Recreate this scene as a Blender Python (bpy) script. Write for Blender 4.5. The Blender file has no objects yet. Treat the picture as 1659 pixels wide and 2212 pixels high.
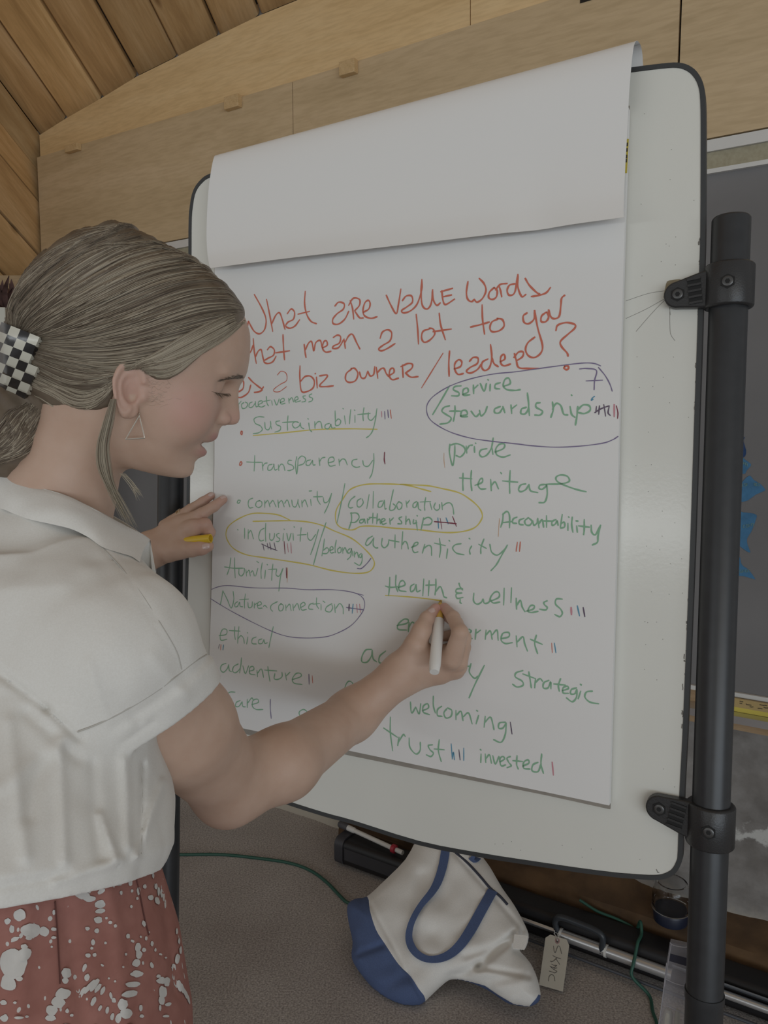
import bpy, math, random
import numpy as np
from mathutils import Vector, Matrix

# ------------------------------------------------------------------ camera, world, lights
SC = bpy.context.scene
COL = SC.collection
F_PX, CX, CY = 1661.0, 829.5, 1106.0
PITCH = math.atan(176.0 / F_PX)
CAM_H = 1.45
CP, SP = math.cos(PITCH), math.sin(PITCH)
CAM = np.array([0.0, 0.0, CAM_H])
RT = np.array([1.0, 0.0, 0.0]); FW = np.array([0.0, CP, -SP]); UP = np.array([0.0, SP, CP])

cd = bpy.data.cameras.new('camera'); cam = bpy.data.objects.new('camera', cd); COL.objects.link(cam)
cd.sensor_fit = 'HORIZONTAL'; cd.sensor_width = 36.0; cd.lens = F_PX * 36.0 / 1659.0
cd.clip_start = 0.02
cam.location = CAM; cam.rotation_euler = (math.pi / 2 - PITCH, 0, 0)
SC.camera = cam
SC.view_settings.view_transform = 'Standard'; SC.view_settings.look = 'None'
SC.view_settings.exposure = -0.07; SC.view_settings.gamma = 1.0

W = bpy.data.worlds.new('world'); SC.world = W; W.use_nodes = True
W.node_tree.nodes['Background'].inputs[0].default_value = (1.0, 0.98, 0.95, 1)
W.node_tree.nodes['Background'].inputs[1].default_value = 0.32

def area_light(name, loc, target, sx, sy, power, color):
    l = bpy.data.lights.new(name, 'AREA'); l.shape = 'RECTANGLE'; l.size = sx; l.size_y = sy
    l.energy = power; l.color = color
    o = bpy.data.objects.new(name, l); COL.objects.link(o); o.location = loc
    o.rotation_euler = (Vector(target) - Vector(loc)).to_track_quat('-Z', 'Y').to_euler()
    return o
# daylight: window bands behind the camera and a long low-lying band to the rear left
area_light('window_daylight', (1.2, -7.0, 2.1), (0.1, 1.6, 1.5), 7.5, 2.0, 50, (1.0, 0.86, 0.66))
area_light('low_window_daylight', (2.2, -6.6, 0.75), (0.3, 1.4, 1.0), 7.0, 1.1, 160, (0.74, 0.87, 1.0))
area_light('side_window_daylight', (-3.7, -1.9, 1.46), (0.1, 1.2, 1.38), 4.6, 0.25, 21, (0.92, 0.97, 1.0))

# ------------------------------------------------------------------ helpers
def pt(px, py, d):
    return CAM + d * (FW + (px - CX) / F_PX * RT - (py - CY) / F_PX * UP)
def ray(px, py):
    v = FW + (px - CX) / F_PX * RT - (py - CY) / F_PX * UP
    return v
def hit(px, py, p0, n):
    r = ray(px, py)
    return CAM + r * (np.dot(p0 - CAM, n) / np.dot(r, n))
def dep(p):
    return float(np.dot(np.asarray(p) - CAM, FW))
def unit(v):
    v = np.asarray(v, float); return v / np.linalg.norm(v)

def catmull(pts, per=6, closed=False):
    P = np.asarray(pts, float); n = len(P)
    if n < 3:
        return P
    out = []
    rng = range(n if closed else n - 1)
    for i in rng:
        p1, p2 = P[i], P[(i + 1) % n]
        p0 = P[(i - 1) % n] if (closed or i > 0) else 2 * p1 - p2
        p3 = P[(i + 2) % n] if (closed or i < n - 2) else 2 * p2 - p1
        for k in range(per):
            t = k / per
            out.append(0.5 * ((2 * p1) + (-p0 + p2) * t + (2 * p0 - 5 * p1 + 4 * p2 - p3) * t * t + (-p0 + 3 * p1 - 3 * p2 + p3) * t ** 3))
    if not closed:
        out.append(P[-1])
    return np.array(out)

class MB:
    def __init__(self):
        self.v = []; self.f = []; self.m = []; self.n = 0
    def add(self, verts, faces, mi=0):
        b = self.n
        self.v.extend([tuple(map(float, p)) for p in verts]); self.n += len(verts)
        for f in faces:
            self.f.append(tuple(b + i for i in f)); self.m.append(mi)
        return self
    def frame_box(self, c, ax, ay, az, hx, hy, hz, mi=0):
        c = np.asarray(c, float); ax, ay, az = unit(ax) * hx, unit(ay) * hy, unit(az) * hz
        vs = [c + sx * ax + sy * ay + sz * az for sz in (-1, 1) for sy in (-1, 1) for sx in (-1, 1)]
        return self.add(vs, [(0, 2, 3, 1), (4, 5, 7, 6), (0, 1, 5, 4), (2, 6, 7, 3), (0, 4, 6, 2), (1, 3, 7, 5)], mi)
    def prism(self, poly, vec, mi=0, side_mi=None):
        """poly: 3-D outline, extruded by vec"""
        P = np.asarray(poly, float); n = len(P); vec = np.asarray(vec, float)
        b = self.n
        self.add(list(P) + list(P + vec), [], mi)
        self.f.append(tuple(b + i for i in range(n))); self.m.append(mi)
        self.f.append(tuple(b + n + i for i in reversed(range(n)))); self.m.append(mi)
        for i in range(n):
            j = (i + 1) % n
            self.f.append((b + j, b + i, b + n + i, b + n + j)); self.m.append(mi if side_mi is None else side_mi)
        return self
    def ring_prism(self, outer, inner, vec, mi=0):
        O = np.asarray(outer, float); I = np.asarray(inner, float); n = len(O); vec = np.asarray(vec, float)
        b = self.n
        self.add(list(O) + list(I) + list(O + vec) + list(I + vec), [], mi)
        for i in range(n):
            j = (i + 1) % n
            for q in ((i, j, n + j, n + i), (2 * n + j, 2 * n + i, 3 * n + i, 3 * n + j), (j, i, 2 * n + i, 2 * n + j), (n + i, n + j, 3 * n + j, 3 * n + i)):
                self.f.append(tuple(b + k for k in q)); self.m.append(mi)
        return self
    def tube(self, pts, r, seg=12, mi=0, caps=True, closed=False):
        P = np.asarray(pts, float); n = len(P)
        R = np.full(n, r, float) if np.isscalar(r) else np.asarray(r, float)
        T = np.gradient(P, axis=0) if not closed else (np.roll(P, -1, 0) - np.roll(P, 1, 0))
        T /= np.linalg.norm(T, axis=1)[:, None] + 1e-12
        a = np.array([0, 0, 1.0]) if abs(T[0][2]) < 0.9 else np.array([1.0, 0, 0])
        u = unit(np.cross(T[0], a)); b = self.n; vs = []
        for i in range(n):
            u = unit(u - T[i] * np.dot(u, T[i])); w = np.cross(T[i], u)
            for k in range(seg):
                an = 2 * math.pi * k / seg
                vs.append(P[i] + R[i] * (math.cos(an) * u + math.sin(an) * w))
        self.add(vs, [], mi)
        for i in range(n if closed else n - 1):
            for k in range(seg):
                k2 = (k + 1) % seg; i2 = (i + 1) % n
                self.f.append((b + i * seg + k, b + i * seg + k2, b + i2 * seg + k2, b + i2 * seg + k)); self.m.append(mi)
        if caps and not closed:
            self.f.append(tuple(b + k for k in reversed(range(seg)))); self.m.append(mi)
            self.f.append(tuple(b + (n - 1) * seg + k for k in range(seg))); self.m.append(mi)
        return self
    def lathe(self, base, axis, prof, seg=32, mi=0):
        """prof: list of (distance along axis, radius)"""
        axis = unit(axis); base = np.asarray(base, float)
        pts = [base + axis * h for h, r in prof]
        a = np.array([0, 0, 1.0]) if abs(axis[2]) < 0.9 else np.array([1.0, 0, 0])
        u = unit(np.cross(axis, a)); w = np.cross(axis, u); b = self.n; vs = []
        for (h, r), p in zip(prof, pts):
            for k in range(seg):
                an = 2 * math.pi * k / seg
                vs.append(p + max(r, 1e-5) * (math.cos(an) * u + math.sin(an) * w))
        self.add(vs, [], mi)
        for i in range(len(prof) - 1):
            for k in range(seg):
                k2 = (k + 1) % seg
                self.f.append((b + i * seg + k, b + i * seg + k2, b + (i + 1) * seg + k2, b + (i + 1) * seg + k)); self.m.append(mi)
        self.f.append(tuple(b + k for k in reversed(range(seg)))); self.m.append(mi)
        self.f.append(tuple(b + (len(prof) - 1) * seg + k for k in range(seg))); self.m.append(mi)
        return self
    def grid(self, G, mi=0, thick=None):
        """G: array rows x cols x 3; thick: optional vector (or array) giving the sheet a back face"""
        G = np.asarray(G, float); r, c, _ = G.shape; b = self.n
        if thick is None:
            self.add(list(G.reshape(-1, 3)), [(i * c + j, i * c + j + 1, (i + 1) * c + j + 1, (i + 1) * c + j) for i in range(r - 1) for j in range(c - 1)], mi)
            return self
        B = G + thick; N = r * c
        F = [(i * c + j, i * c + j + 1, (i + 1) * c + j + 1, (i + 1) * c + j) for i in range(r - 1) for j in range(c - 1)]
        F2 = [tuple(N + k for k in reversed(f)) for f in F]
        E = [i for i in range(c)] + [i * c + c - 1 for i in range(1, r)] + [(r - 1) * c + j for j in range(c - 2, -1, -1)] + [i * c for i in range(r - 2, 0, -1)]
        S = [(E[k], N + E[k], N + E[(k + 1) % len(E)], E[(k + 1) % len(E)]) for k in range(len(E))]
        self.add(list(G.reshape(-1, 3)) + list(B.reshape(-1, 3)), F + F2 + S, mi)
        return self
    def build(self, name, mats, parent=None, smooth=True, angle=40, bevel=0, world=True):
        me = bpy.data.meshes.new(name)
        me.from_pydata(self.v, [], self.f)
        if not isinstance(mats, (list, tuple)):
            mats = [mats]
        for m in mats:
            me.materials.append(m)
        if len(mats) > 1:
            me.polygons.foreach_set('material_index', self.m)
        me.validate(); me.update()
        o = bpy.data.objects.new(name, me); COL.objects.link(o)
        if smooth:
            me.polygons.foreach_set('use_smooth', [True] * len(me.polygons))
            try:
                me.set_sharp_from_angle(angle=math.radians(angle))
            except Exception:
                pass
        if bevel:
            bm = o.modifiers.new('bevel', 'BEVEL'); bm.width = bevel; bm.segments = 2; bm.limit_method = 'ANGLE'; bm.angle_limit = math.radians(35)
        if parent is not None:
            put(o, parent)
        return o

def put(o, parent):
    o.parent = parent
    q = parent; M = Matrix.Identity(4)
    while q is not None:
        M = q.matrix_basis @ M
        if q.parent is not None: M = q.matrix_parent_inverse @ M
        q = q.parent
    o.matrix_parent_inverse = M.inverted()

def tag(o, label=None, cat=None, group=None, kind=None):
    if label: o['label'] = label
    if cat: o['category'] = cat
    if group: o['group'] = group
    if kind: o['kind'] = kind
    return o
def thing(name, label, cat, loc, group=None):
    o = bpy.data.objects.new(name, None); COL.objects.link(o); o.location = [float(x) for x in loc]; o.empty_display_size = 0.05
    return tag(o, label, cat, group)
def center_origin(o):
    """move a single-mesh thing's origin to the middle of its base"""
    me = o.data; n = len(me.vertices); co = np.empty(n * 3, np.float32); me.vertices.foreach_get('co', co); co = co.reshape(-1, 3)
    c = (co.min(0) + co.max(0)) / 2; c[2] = co[:, 2].min()
    me.vertices.foreach_set('co', (co - c).ravel()); o.location = [float(x) for x in c]; me.update(); return o

# ------------------------------------------------------------------ materials
def M(name, col, rough=0.6, metal=0.0, spec=0.5, var=0.0, scale=30.0, bump=0.0, bscale=None, stretch=(1, 1, 1), coat=0.0, sss=0.0, col2=None, detail=4.0, coord='Object', sheen=0.0):
    m = bpy.data.materials.new(name); m.use_nodes = True; nt = m.node_tree; N, L = nt.nodes, nt.links
    b = N['Principled BSDF']
    b.inputs['Base Color'].default_value = (*col, 1); b.inputs['Roughness'].default_value = rough; b.inputs['Metallic'].default_value = metal
    b.inputs['Specular IOR Level'].default_value = spec
    if coat: b.inputs['Coat Weight'].default_value = coat; b.inputs['Coat Roughness'].default_value = 0.25
    if sss: b.inputs['Subsurface Weight'].default_value = sss; b.inputs['Subsurface Radius'].default_value = (0.012, 0.005, 0.003); b.inputs['Subsurface Scale'].default_value = 0.6
    if sheen: b.inputs['Sheen Weight'].default_value = sheen
    tc = N.new('ShaderNodeTexCoord'); mp = N.new('ShaderNodeMapping'); mp.inputs['Scale'].default_value = stretch
    L.new(tc.outputs[coord], mp.inputs['Vector'])
    if var or col2:
        nz = N.new('ShaderNodeTexNoise'); nz.inputs['Scale'].default_value = scale; nz.inputs['Detail'].default_value = detail
        L.new(mp.outputs['Vector'], nz.inputs['Vector'])
        cr = N.new('ShaderNodeValToRGB'); cr.color_ramp.elements[0].position = 0.3; cr.color_ramp.elements[1].position = 0.7
        c2 = col2 if col2 else tuple(min(1, c * (1 + var)) for c in col)
        c1 = col if col2 else tuple(c * (1 - var) for c in col)
        cr.color_ramp.elements[0].color = (*c1, 1); cr.color_ramp.elements[1].color = (*c2, 1)
        L.new(nz.outputs['Fac'], cr.inputs['Fac']); L.new(cr.outputs['Color'], b.inputs['Base Color'])
    if bump:
        nb = N.new('ShaderNodeTexNoise'); nb.inputs['Scale'].default_value = bscale or scale; nb.inputs['Detail'].default_value = 3
        L.new(mp.outputs['Vector'], nb.inputs['Vector'])
        bp = N.new('ShaderNodeBump'); bp.inputs['Strength'].default_value = bump; bp.inputs['Distance'].default_value = 0.002
        L.new(nb.outputs['Fac'], bp.inputs['Height']); L.new(bp.outputs['Normal'], b.inputs['Normal'])
    return m

def ramp(nt, fac, stops):
    cr = nt.nodes.new('ShaderNodeValToRGB'); e = cr.color_ramp.elements
    while len(e) < len(stops): e.new(0.5)
    for k, (p, c) in enumerate(stops):
        e[k].position = p; e[k].color = (*c, 1) if len(c) == 3 else c
    nt.links.new(fac, cr.inputs['Fac']); return cr.outputs['Color']
def mixc(nt, fac, a, b, mode='MIX'):
    x = nt.nodes.new('ShaderNodeMix'); x.data_type = 'RGBA'; x.blend_type = mode
    for s, v in ((0, fac), (6, a), (7, b)):
        if hasattr(v, 'is_output'): nt.links.new(v, x.inputs[s])
        else: x.inputs[s].default_value = v if s == 0 else ((*v, 1) if len(v) == 3 else v)
    return x.outputs[2]

def wood(name, c1, c2, c3, scale=3.0, stretch=(1, 12, 12), rough=0.55, knots=False, island=0.0, coord='Object'):
    m = M(name, c1, rough); nt = m.node_tree; N, L = nt.nodes, nt.links; b = N['Principled BSDF']
    tc = [n for n in N if n.type == 'TEX_COORD'][0]; mp = [n for n in N if n.type == 'MAPPING'][0]; mp.inputs['Scale'].default_value = stretch
    a = N.new('ShaderNodeTexNoise'); a.inputs['Scale'].default_value = scale; a.inputs['Detail'].default_value = 8; a.inputs['Roughness'].default_value = 0.65; a.inputs['Distortion'].default_value = 0.8
    L.new(mp.outputs['Vector'], a.inputs['Vector'])
    col = ramp(nt, a.outputs['Fac'], [(0.28, c1), (0.5, c2), (0.74, c3)])
    g = N.new('ShaderNodeTexNoise'); g.inputs['Scale'].default_value = scale * 14; g.inputs['Detail'].default_value = 3
    L.new(mp.outputs['Vector'], g.inputs['Vector'])
    gr = ramp(nt, g.outputs['Fac'], [(0.35, (0.87, 0.855, 0.83)), (0.6, (1, 1, 1))])
    col = mixc(nt, 0.8, col, gr, 'MULTIPLY')
    if island:
        ge = N.new('ShaderNodeNewGeometry')
        t = ramp(nt, ge.outputs['Random Per Island'], [(0.0, (1 - island, 1 - island, 1 - island * 1.15)), (0.5, (1, 0.97, 0.93)), (1.0, (1 + island, 1 + island, 1 + island * 0.7))])
        col = mixc(nt, 1.0, col, t, 'MULTIPLY')
    if knots:
        vo = N.new('ShaderNodeTexVoronoi'); vo.inputs['Scale'].default_value = 3.2
        m2 = N.new('ShaderNodeMapping'); m2.inputs['Scale'].default_value = (stretch[0] * 1.2, 1.6, 1.6); L.new(tc.outputs[coord], m2.inputs['Vector']); L.new(m2.outputs['Vector'], vo.inputs['Vector'])
        kc = ramp(nt, vo.outputs['Distance'], [(0.03, (0.30, 0.20, 0.12)), (0.10, (1, 1, 1))])
        col = mixc(nt, 0.8, col, kc, 'MULTIPLY')
    L.new(col, b.inputs['Base Color'])
    bp = N.new('ShaderNodeBump'); bp.inputs['Strength'].default_value = 0.15; bp.inputs['Distance'].default_value = 0.002
    L.new(g.outputs['Fac'], bp.inputs['Height']); L.new(bp.outputs['Normal'], b.inputs['Normal'])
    return m

# ------------------------------------------------------------------ planes of the place
WD = np.array([0.8425, -0.5390, 0.0]); WD /= np.linalg.norm(WD)      # along the back wall, to the right
WN = np.array([-WD[1], WD[0], 0.0]); WN = -WN if WN[1] > 0 else WN   # out of the wall, into the room
WP = np.array([0.0, 2.54, 0.0])
ZU = np.array([0, 0, 1.0])
def wall(px, py, off=0.0): return hit(px, py, WP + WN * off, WN)
def wsz(px, py, off=0.0):
    p = wall(px, py, off); return float(np.dot(p - WP, WD)), float(p[2])
def wpt(s, z, off=0.0): return WP + WD * s + WN * off + ZU * z

BV = unit([0.02, 0.0719, 0.997])                                     # up along the whiteboard (it leans back a little)
BU = np.array([0.888, -0.459, 0.0]); BU = unit(BU - BV * np.dot(BU, BV))
BN = np.cross(BU, BV); BN = -BN if BN[1] > 0 else BN                 # out of the board, towards the room
BP = np.array([0.0, 1.15, CAM_H])                                    # a point of the top page
def page(px, py, off=0.0): return hit(px, py, BP + BN * off, BN)
def page_d(px, py): return dep(page(px, py))
BOARD = -0.014                                                        # board face behind the page
# ------------------------------------------------------------------ setting
mat_concrete = M('concrete', (0.30, 0.285, 0.27), 0.9)
nt = mat_concrete.node_tree; N, L = nt.nodes, nt.links
tc = [n for n in N if n.type == 'TEX_COORD'][0]
n1 = N.new('ShaderNodeTexNoise'); n1.inputs['Scale'].default_value = 3.5; n1.inputs['Detail'].default_value = 9; n1.inputs['Roughness'].default_value = 0.65
n2 = N.new('ShaderNodeTexNoise'); n2.inputs['Scale'].default_value = 22; n2.inputs['Detail'].default_value = 6
for n_ in (n1, n2): L.new(tc.outputs['Object'], n_.inputs['Vector'])
c = ramp(nt, n1.outputs['Fac'], [(0.30, (0.16, 0.15, 0.14)), (0.5, (0.255, 0.243, 0.232)), (0.72, (0.35, 0.34, 0.325))])
c = mixc(nt, 0.7, c, ramp(nt, n2.outputs['Fac'], [(0.35, (0.72, 0.70, 0.68)), (0.6, (1, 1, 1))]), 'MULTIPLY')
sx = N.new('ShaderNodeSeparateXYZ'); L.new(tc.outputs['Object'], sx.inputs[0])
ad = N.new('ShaderNodeMath'); ad.operation = 'MULTIPLY_ADD'; L.new(n1.outputs['Fac'], ad.inputs[0]); ad.inputs[1].default_value = 0.35; L.new(sx.outputs['Z'], ad.inputs[2])
band = ramp(nt, ad.outputs[0], [(0.505, (0, 0, 0)), (0.515, (1, 1, 1)), (0.535, (1, 1, 1)), (0.545, (0, 0, 0))])
c = mixc(nt, band, c, (0.50, 0.50, 0.48))
low = ramp(nt, ad.outputs[0], [(0.30, (1, 1, 1)), (0.36, (0, 0, 0))])
c = mixc(nt, low, c, (0.46, 0.42, 0.35))
L.new(c, N['Principled BSDF'].inputs['Base Color'])
bp = N.new('ShaderNodeBump'); bp.inputs['Strength'].default_value = 0.6; bp.inputs['Distance'].default_value = 0.01
L.new(n1.outputs['Fac'], bp.inputs['Height']); L.new(bp.outputs['Normal'], N['Principled BSDF'].inputs['Normal'])

mat_ply = wood('plywood', (0.66, 0.465, 0.235), (0.76, 0.55, 0.29), (0.83, 0.63, 0.36), 1.6, (0.7, 5, 9))
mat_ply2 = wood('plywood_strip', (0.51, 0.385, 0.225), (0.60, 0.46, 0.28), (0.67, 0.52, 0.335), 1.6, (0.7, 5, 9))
mat_plank = wood('ceiling_planks', (0.389, 0.232, 0.102), (0.612, 0.399, 0.195), (0.797, 0.576, 0.334), 1.5, (0.6, 5, 5), knots=True, island=0.30)
mat_dark = M('dark_gap', (0.02, 0.016, 0.012), 0.9)

S_L = wsz(95, 600)[0]; S_R = 2.6
# back wall: rough concrete, a gentle relief of its own
rng = np.random.RandomState(3)
def vnoise(p, seed=0):
    """value noise, numpy; p (N,3)"""
    p = np.asarray(p, np.float32); i = np.floor(p).astype(np.int64); f = p - i; f = f * f * (3 - 2 * f)
    def h(ix, iy, iz):
        n = (ix * 374761393 + iy * 668265263 + iz * 2147483647 + seed * 974711) & 0x7fffffff
        n = ((n ^ (n >> 13)) * 1274126177) & 0x7fffffff
        return ((n ^ (n >> 16)) & 0xffff).astype(np.float32) / 65535.0
    r = 0
    for dx in (0, 1):
        for dy in (0, 1):
            for dz in (0, 1):
                w = (f[:, 0] if dx else 1 - f[:, 0]) * (f[:, 1] if dy else 1 - f[:, 1]) * (f[:, 2] if dz else 1 - f[:, 2])
                r = r + w * h(i[:, 0] + dx, i[:, 1] + dy, i[:, 2] + dz)
    return r * 2 - 1
ss = np.linspace(S_L - 0.3, S_R, 150); zz = np.linspace(-0.02, 3.6, 120)
SS, ZZ = np.meshgrid(ss, zz)
q = np.stack([SS.ravel() * 4, ZZ.ravel() * 4, np.zeros(SS.size)], 1)
rel = (0.010 * vnoise(q) + 0.006 * vnoise(q * 3.1, 5)).reshape(SS.shape) - 0.028
rel = np.where(ZZ < 0.8, rel, -0.03)
G = WP + SS[..., None] * WD + rel[..., None] * WN + ZZ[..., None] * ZU
tag(MB().grid(G, thick=-WN * 0.15).build('wall_back', mat_concrete), kind='structure')

# rough footing along the wall
mat_foot = M('stained_footing', (0.045, 0.026, 0.014), 0.95, var=0.6, scale=9, col2=(0.13, 0.075, 0.035), bump=0.5, bscale=40)
ss = np.linspace(wsz(760, 1810)[0], S_R, 90)
rows = []
for k, (o_, z_) in enumerate([(-0.03, 0.16), (0.0, 0.125), (0.035, 0.118), (0.062, 0.110), (0.078, 0.085), (0.085, 0.0)]):
    w_ = 0.008 * vnoise(np.stack([ss * 7, np.full_like(ss, k * 3.3), ss * 0], 1))
    rows.append([wpt(s, max(0.0, z_ + (w[0] if k < 5 else 0)), o_ + w[0] * 0.5) for s, w in zip(ss, np.stack([w_, w_], 1))])
tag(MB().grid(rows, thick=-WN * 0.04).build('baseboard_back', mat_foot), kind='structure')

# floor
mat_carpet = M('carpet', (0.24, 0.215, 0.20), 0.95, col2=(0.60, 0.565, 0.535), scale=190, detail=3, bump=0.9, bscale=340, sheen=0.2)
nt = mat_carpet.node_tree; N, L = nt.nodes, nt.links
nz = N.new('ShaderNodeTexNoise'); nz.inputs['Scale'].default_value = 2.2; nz.inputs['Detail'].default_value = 4
tc = [n for n in N if n.type == 'TEX_COORD'][0]; L.new(tc.outputs['Object'], nz.inputs['Vector'])
src = N['Principled BSDF'].inputs['Base Color'].links[0].from_socket
L.new(mixc(nt, 1.0, src, ramp(nt, nz.outputs['Fac'], [(0.35, (0.80, 0.76, 0.74)), (0.65, (1.05, 1.03, 1.02))]), 'MULTIPLY'), N['Principled BSDF'].inputs['Base Color'])
tag(MB().frame_box((0, 0.3, -0.05), (1, 0, 0), (0, 1, 0), (0, 0, 1), 4.2, 4.2, 0.05).build('floor', mat_carpet, smooth=False), kind='structure')

# ceiling: sloping planks that come down to meet the back wall along an arch
VPV = unit(ray(1250, 1850))
Jp = [(2300, -520), (2000, -425), (1700, -330), (1420, -238), (1250, -182), (1090, -132), (960, -92), (850, -60), (745, -30), (648, -2), (559, 34), (470, 77), (381, 123), (294, 166), (219, 212), (142, 256), (88, 303), (80, 380), (89, 458), (92, 574), (94, 690), (95, 800), (96, 900)]
mb = MB()
Wp = [wall(x, y, -0.02) for x, y in Jp]
for i in range(len(Wp) - 1):
    a, b = Wp[i], Wp[i + 1]
    e = b - a; n_ = unit(np.cross(e, VPV)); n_ = n_ if np.dot(n_, [0.5, 0, 1]) > 0 else -n_
    gap = min(0.05, 0.006 / np.linalg.norm(e)) if i < len(Wp) - 2 else 0
    drop = 0.004 * ((i * 7) % 3 - 1)
    a2, b2 = a + e * gap - n_ * drop, b - e * gap - n_ * drop
    A2, B2 = a2 - VPV * 4.2, b2 - VPV * 4.2
    th = n_ * 0.03
    ch = min(0.12, 0.012 / np.linalg.norm(e)) * (b2 - a2)
    sec = [a2 + n_ * 0.010, a2 + ch, b2 - ch, b2 + n_ * 0.010, b2 + th, a2 + th]
    sec = [s - VPV * 0.0 for s in sec]
    mb.prism(sec, -VPV * 4.2)
# backing sheet closing the gaps
bk = np.array([[p + ZU * 0.032 + np.array([-0.02, 0, 0]), p - VPV * 4.2 + ZU * 0.032 + np.array([-0.02, 0, 0])] for p in Wp])
mb.grid(bk, 1, thick=ZU * 0.02 + np.array([-0.02, 0, 0]))
co = mb.build('ceiling', [mat_plank, mat_dark], smooth=False)
# grain along the planks: turn the object space so that its x runs down the slope
xa = VPV; za = unit(np.cross(xa, [1, 0.2, 0])); ya = np.cross(za, xa)
RM = Matrix(((xa[0], ya[0], za[0]), (xa[1], ya[1], za[1]), (xa[2], ya[2], za[2]))).to_4x4()
co.data.transform(RM.inverted()); co.matrix_world = RM
tag(co, kind='structure')

def rot_to(o, xa, za):
    """re-express a mesh in a frame whose x axis is xa and z axis za (so object-space grain follows it)"""
    xa = unit(xa); za = unit(np.asarray(za) - xa * np.dot(za, xa)); ya = np.cross(za, xa)
    R = Matrix(((xa[0], ya[0], za[0]), (xa[1], ya[1], za[1]), (xa[2], ya[2], za[2]))).to_4x4()
    o.data.transform(R.inverted()); o.matrix_world = R @ o.matrix_world if False else R
    return o

# side wall under the springing of the ceiling, with a board along its top
corner = pt(118, 597, 2.88); zt = corner[2]
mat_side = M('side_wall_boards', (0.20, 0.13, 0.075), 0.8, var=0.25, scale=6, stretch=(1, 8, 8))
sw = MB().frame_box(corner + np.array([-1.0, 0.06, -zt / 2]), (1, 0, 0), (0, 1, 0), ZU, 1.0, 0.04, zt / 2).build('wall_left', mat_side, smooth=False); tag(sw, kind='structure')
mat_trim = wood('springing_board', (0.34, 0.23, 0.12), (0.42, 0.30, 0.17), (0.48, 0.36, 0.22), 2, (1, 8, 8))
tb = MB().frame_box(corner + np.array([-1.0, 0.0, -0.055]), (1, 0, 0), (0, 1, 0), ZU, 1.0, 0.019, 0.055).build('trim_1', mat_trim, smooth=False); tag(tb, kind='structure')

# plywood sheets on the wall
def panel(px_poly, off, thick, name, label, mat):
    P = [wall(x, y, off) for x, y in px_poly]
    o = MB().prism(P, -WN * thick).build(name, mat, smooth=False)
    o = rot_to(o, WD, WN); tag(o, label, 'plywood panel', 'plywood cladding on the back wall'); return o
top_curve = [(85, 292), (142, 256), (219, 212), (294, 166), (381, 123), (470, 77), (559, 34), (648, -2), (745, -30), (850, -60), (1015, -110)]
top_curve2 = [(1017, -111), (1250, -182), (1420, -238), (1700, -330), (2000, -425), (2300, -520)]
def strip_top(x): return float(np.interp(x, [80, 627, 1178, 2300], [340, 178, 3, -352]))
panel(top_curve + [(1015, strip_top(1015) + 60), (90, strip_top(90) + 60)], 0.016, 0.02, 'plywood_panel', 'upper plywood sheet cut to the sloping ceiling at the left end', mat_ply)
panel(top_curve2 + [(2300, strip_top(2300) + 60), (1017, strip_top(1017) + 60)], 0.016, 0.02, 'plywood_panel', 'upper plywood sheet along the top edge, right of the faint vertical joint', mat_ply)
def strip_bot(x): return wpx_rail(x)
s_top, z_rail = wsz(1527, 303, 0.03)
def px_of(p):
    v = np.asarray(p) - CAM; d = np.dot(v, FW)
    return CX + F_PX * np.dot(v, RT) / d, CY - F_PX * np.dot(v, UP) / d
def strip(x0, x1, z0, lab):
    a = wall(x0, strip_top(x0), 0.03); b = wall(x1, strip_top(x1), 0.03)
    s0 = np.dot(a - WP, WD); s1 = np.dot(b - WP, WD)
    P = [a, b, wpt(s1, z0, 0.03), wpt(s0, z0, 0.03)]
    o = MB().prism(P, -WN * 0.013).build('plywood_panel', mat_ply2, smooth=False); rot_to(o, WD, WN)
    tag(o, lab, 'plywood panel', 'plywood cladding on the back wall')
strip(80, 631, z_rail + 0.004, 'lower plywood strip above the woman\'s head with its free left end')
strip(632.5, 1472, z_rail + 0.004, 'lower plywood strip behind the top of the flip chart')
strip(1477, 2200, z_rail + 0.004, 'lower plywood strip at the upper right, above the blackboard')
mat_blk = wood('cleat_wood', (0.558, 0.388, 0.186), (0.651, 0.465, 0.248), (0.728, 0.542, 0.310), 2, (2, 8, 8))
for (x, y, w, h, lab) in [(163, 322, 26, 15, 'small wooden block on the plywood joint nearest the sloping ceiling'), (508, 224, 30, 27, 'small wooden block on the plywood joint, middle of the three'), (757, 150, 33, 30, 'small wooden block on the plywood joint nearest the flip chart')]:
    a = wall(x - w / 2, y + h * 0.42, 0.03); b = wall(x + w / 2, y + h * 0.42 - w * 0.3, 0.03); c_ = wall(x, y - h / 2, 0.03); d_ = wall(x, y + h / 2, 0.03)
    ctr = (a + b) / 2; hh = abs(c_[2] - d_[2]) / 2
    s_ = np.dot(wall(x, y, 0.03) - WP, WD); z_ = wall(x, y, 0.03)[2]
    o = MB().frame_box(wpt(s_, z_, 0.0412), WD, ZU, WN, np.linalg.norm(b - a) / 2, hh, 0.011).build('wood_block', mat_blk, bevel=0.0015)
    tag(o, lab, 'wood block', 'wood blocks along the plywood joint'); center_origin(o)
# dark notch with wires at the top edge
s_, z_ = wsz(1267, 0, 0.03)
o = MB().frame_box(wpt(s_, z_ + 0.02, 0.0305), WD, ZU, WN, 0.017, 0.024, 0.0012).build('cable_hole', mat_dark, smooth=False)
tag(o, 'dark square cable hole in the plywood at the top edge of the photo', 'hole')

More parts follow.
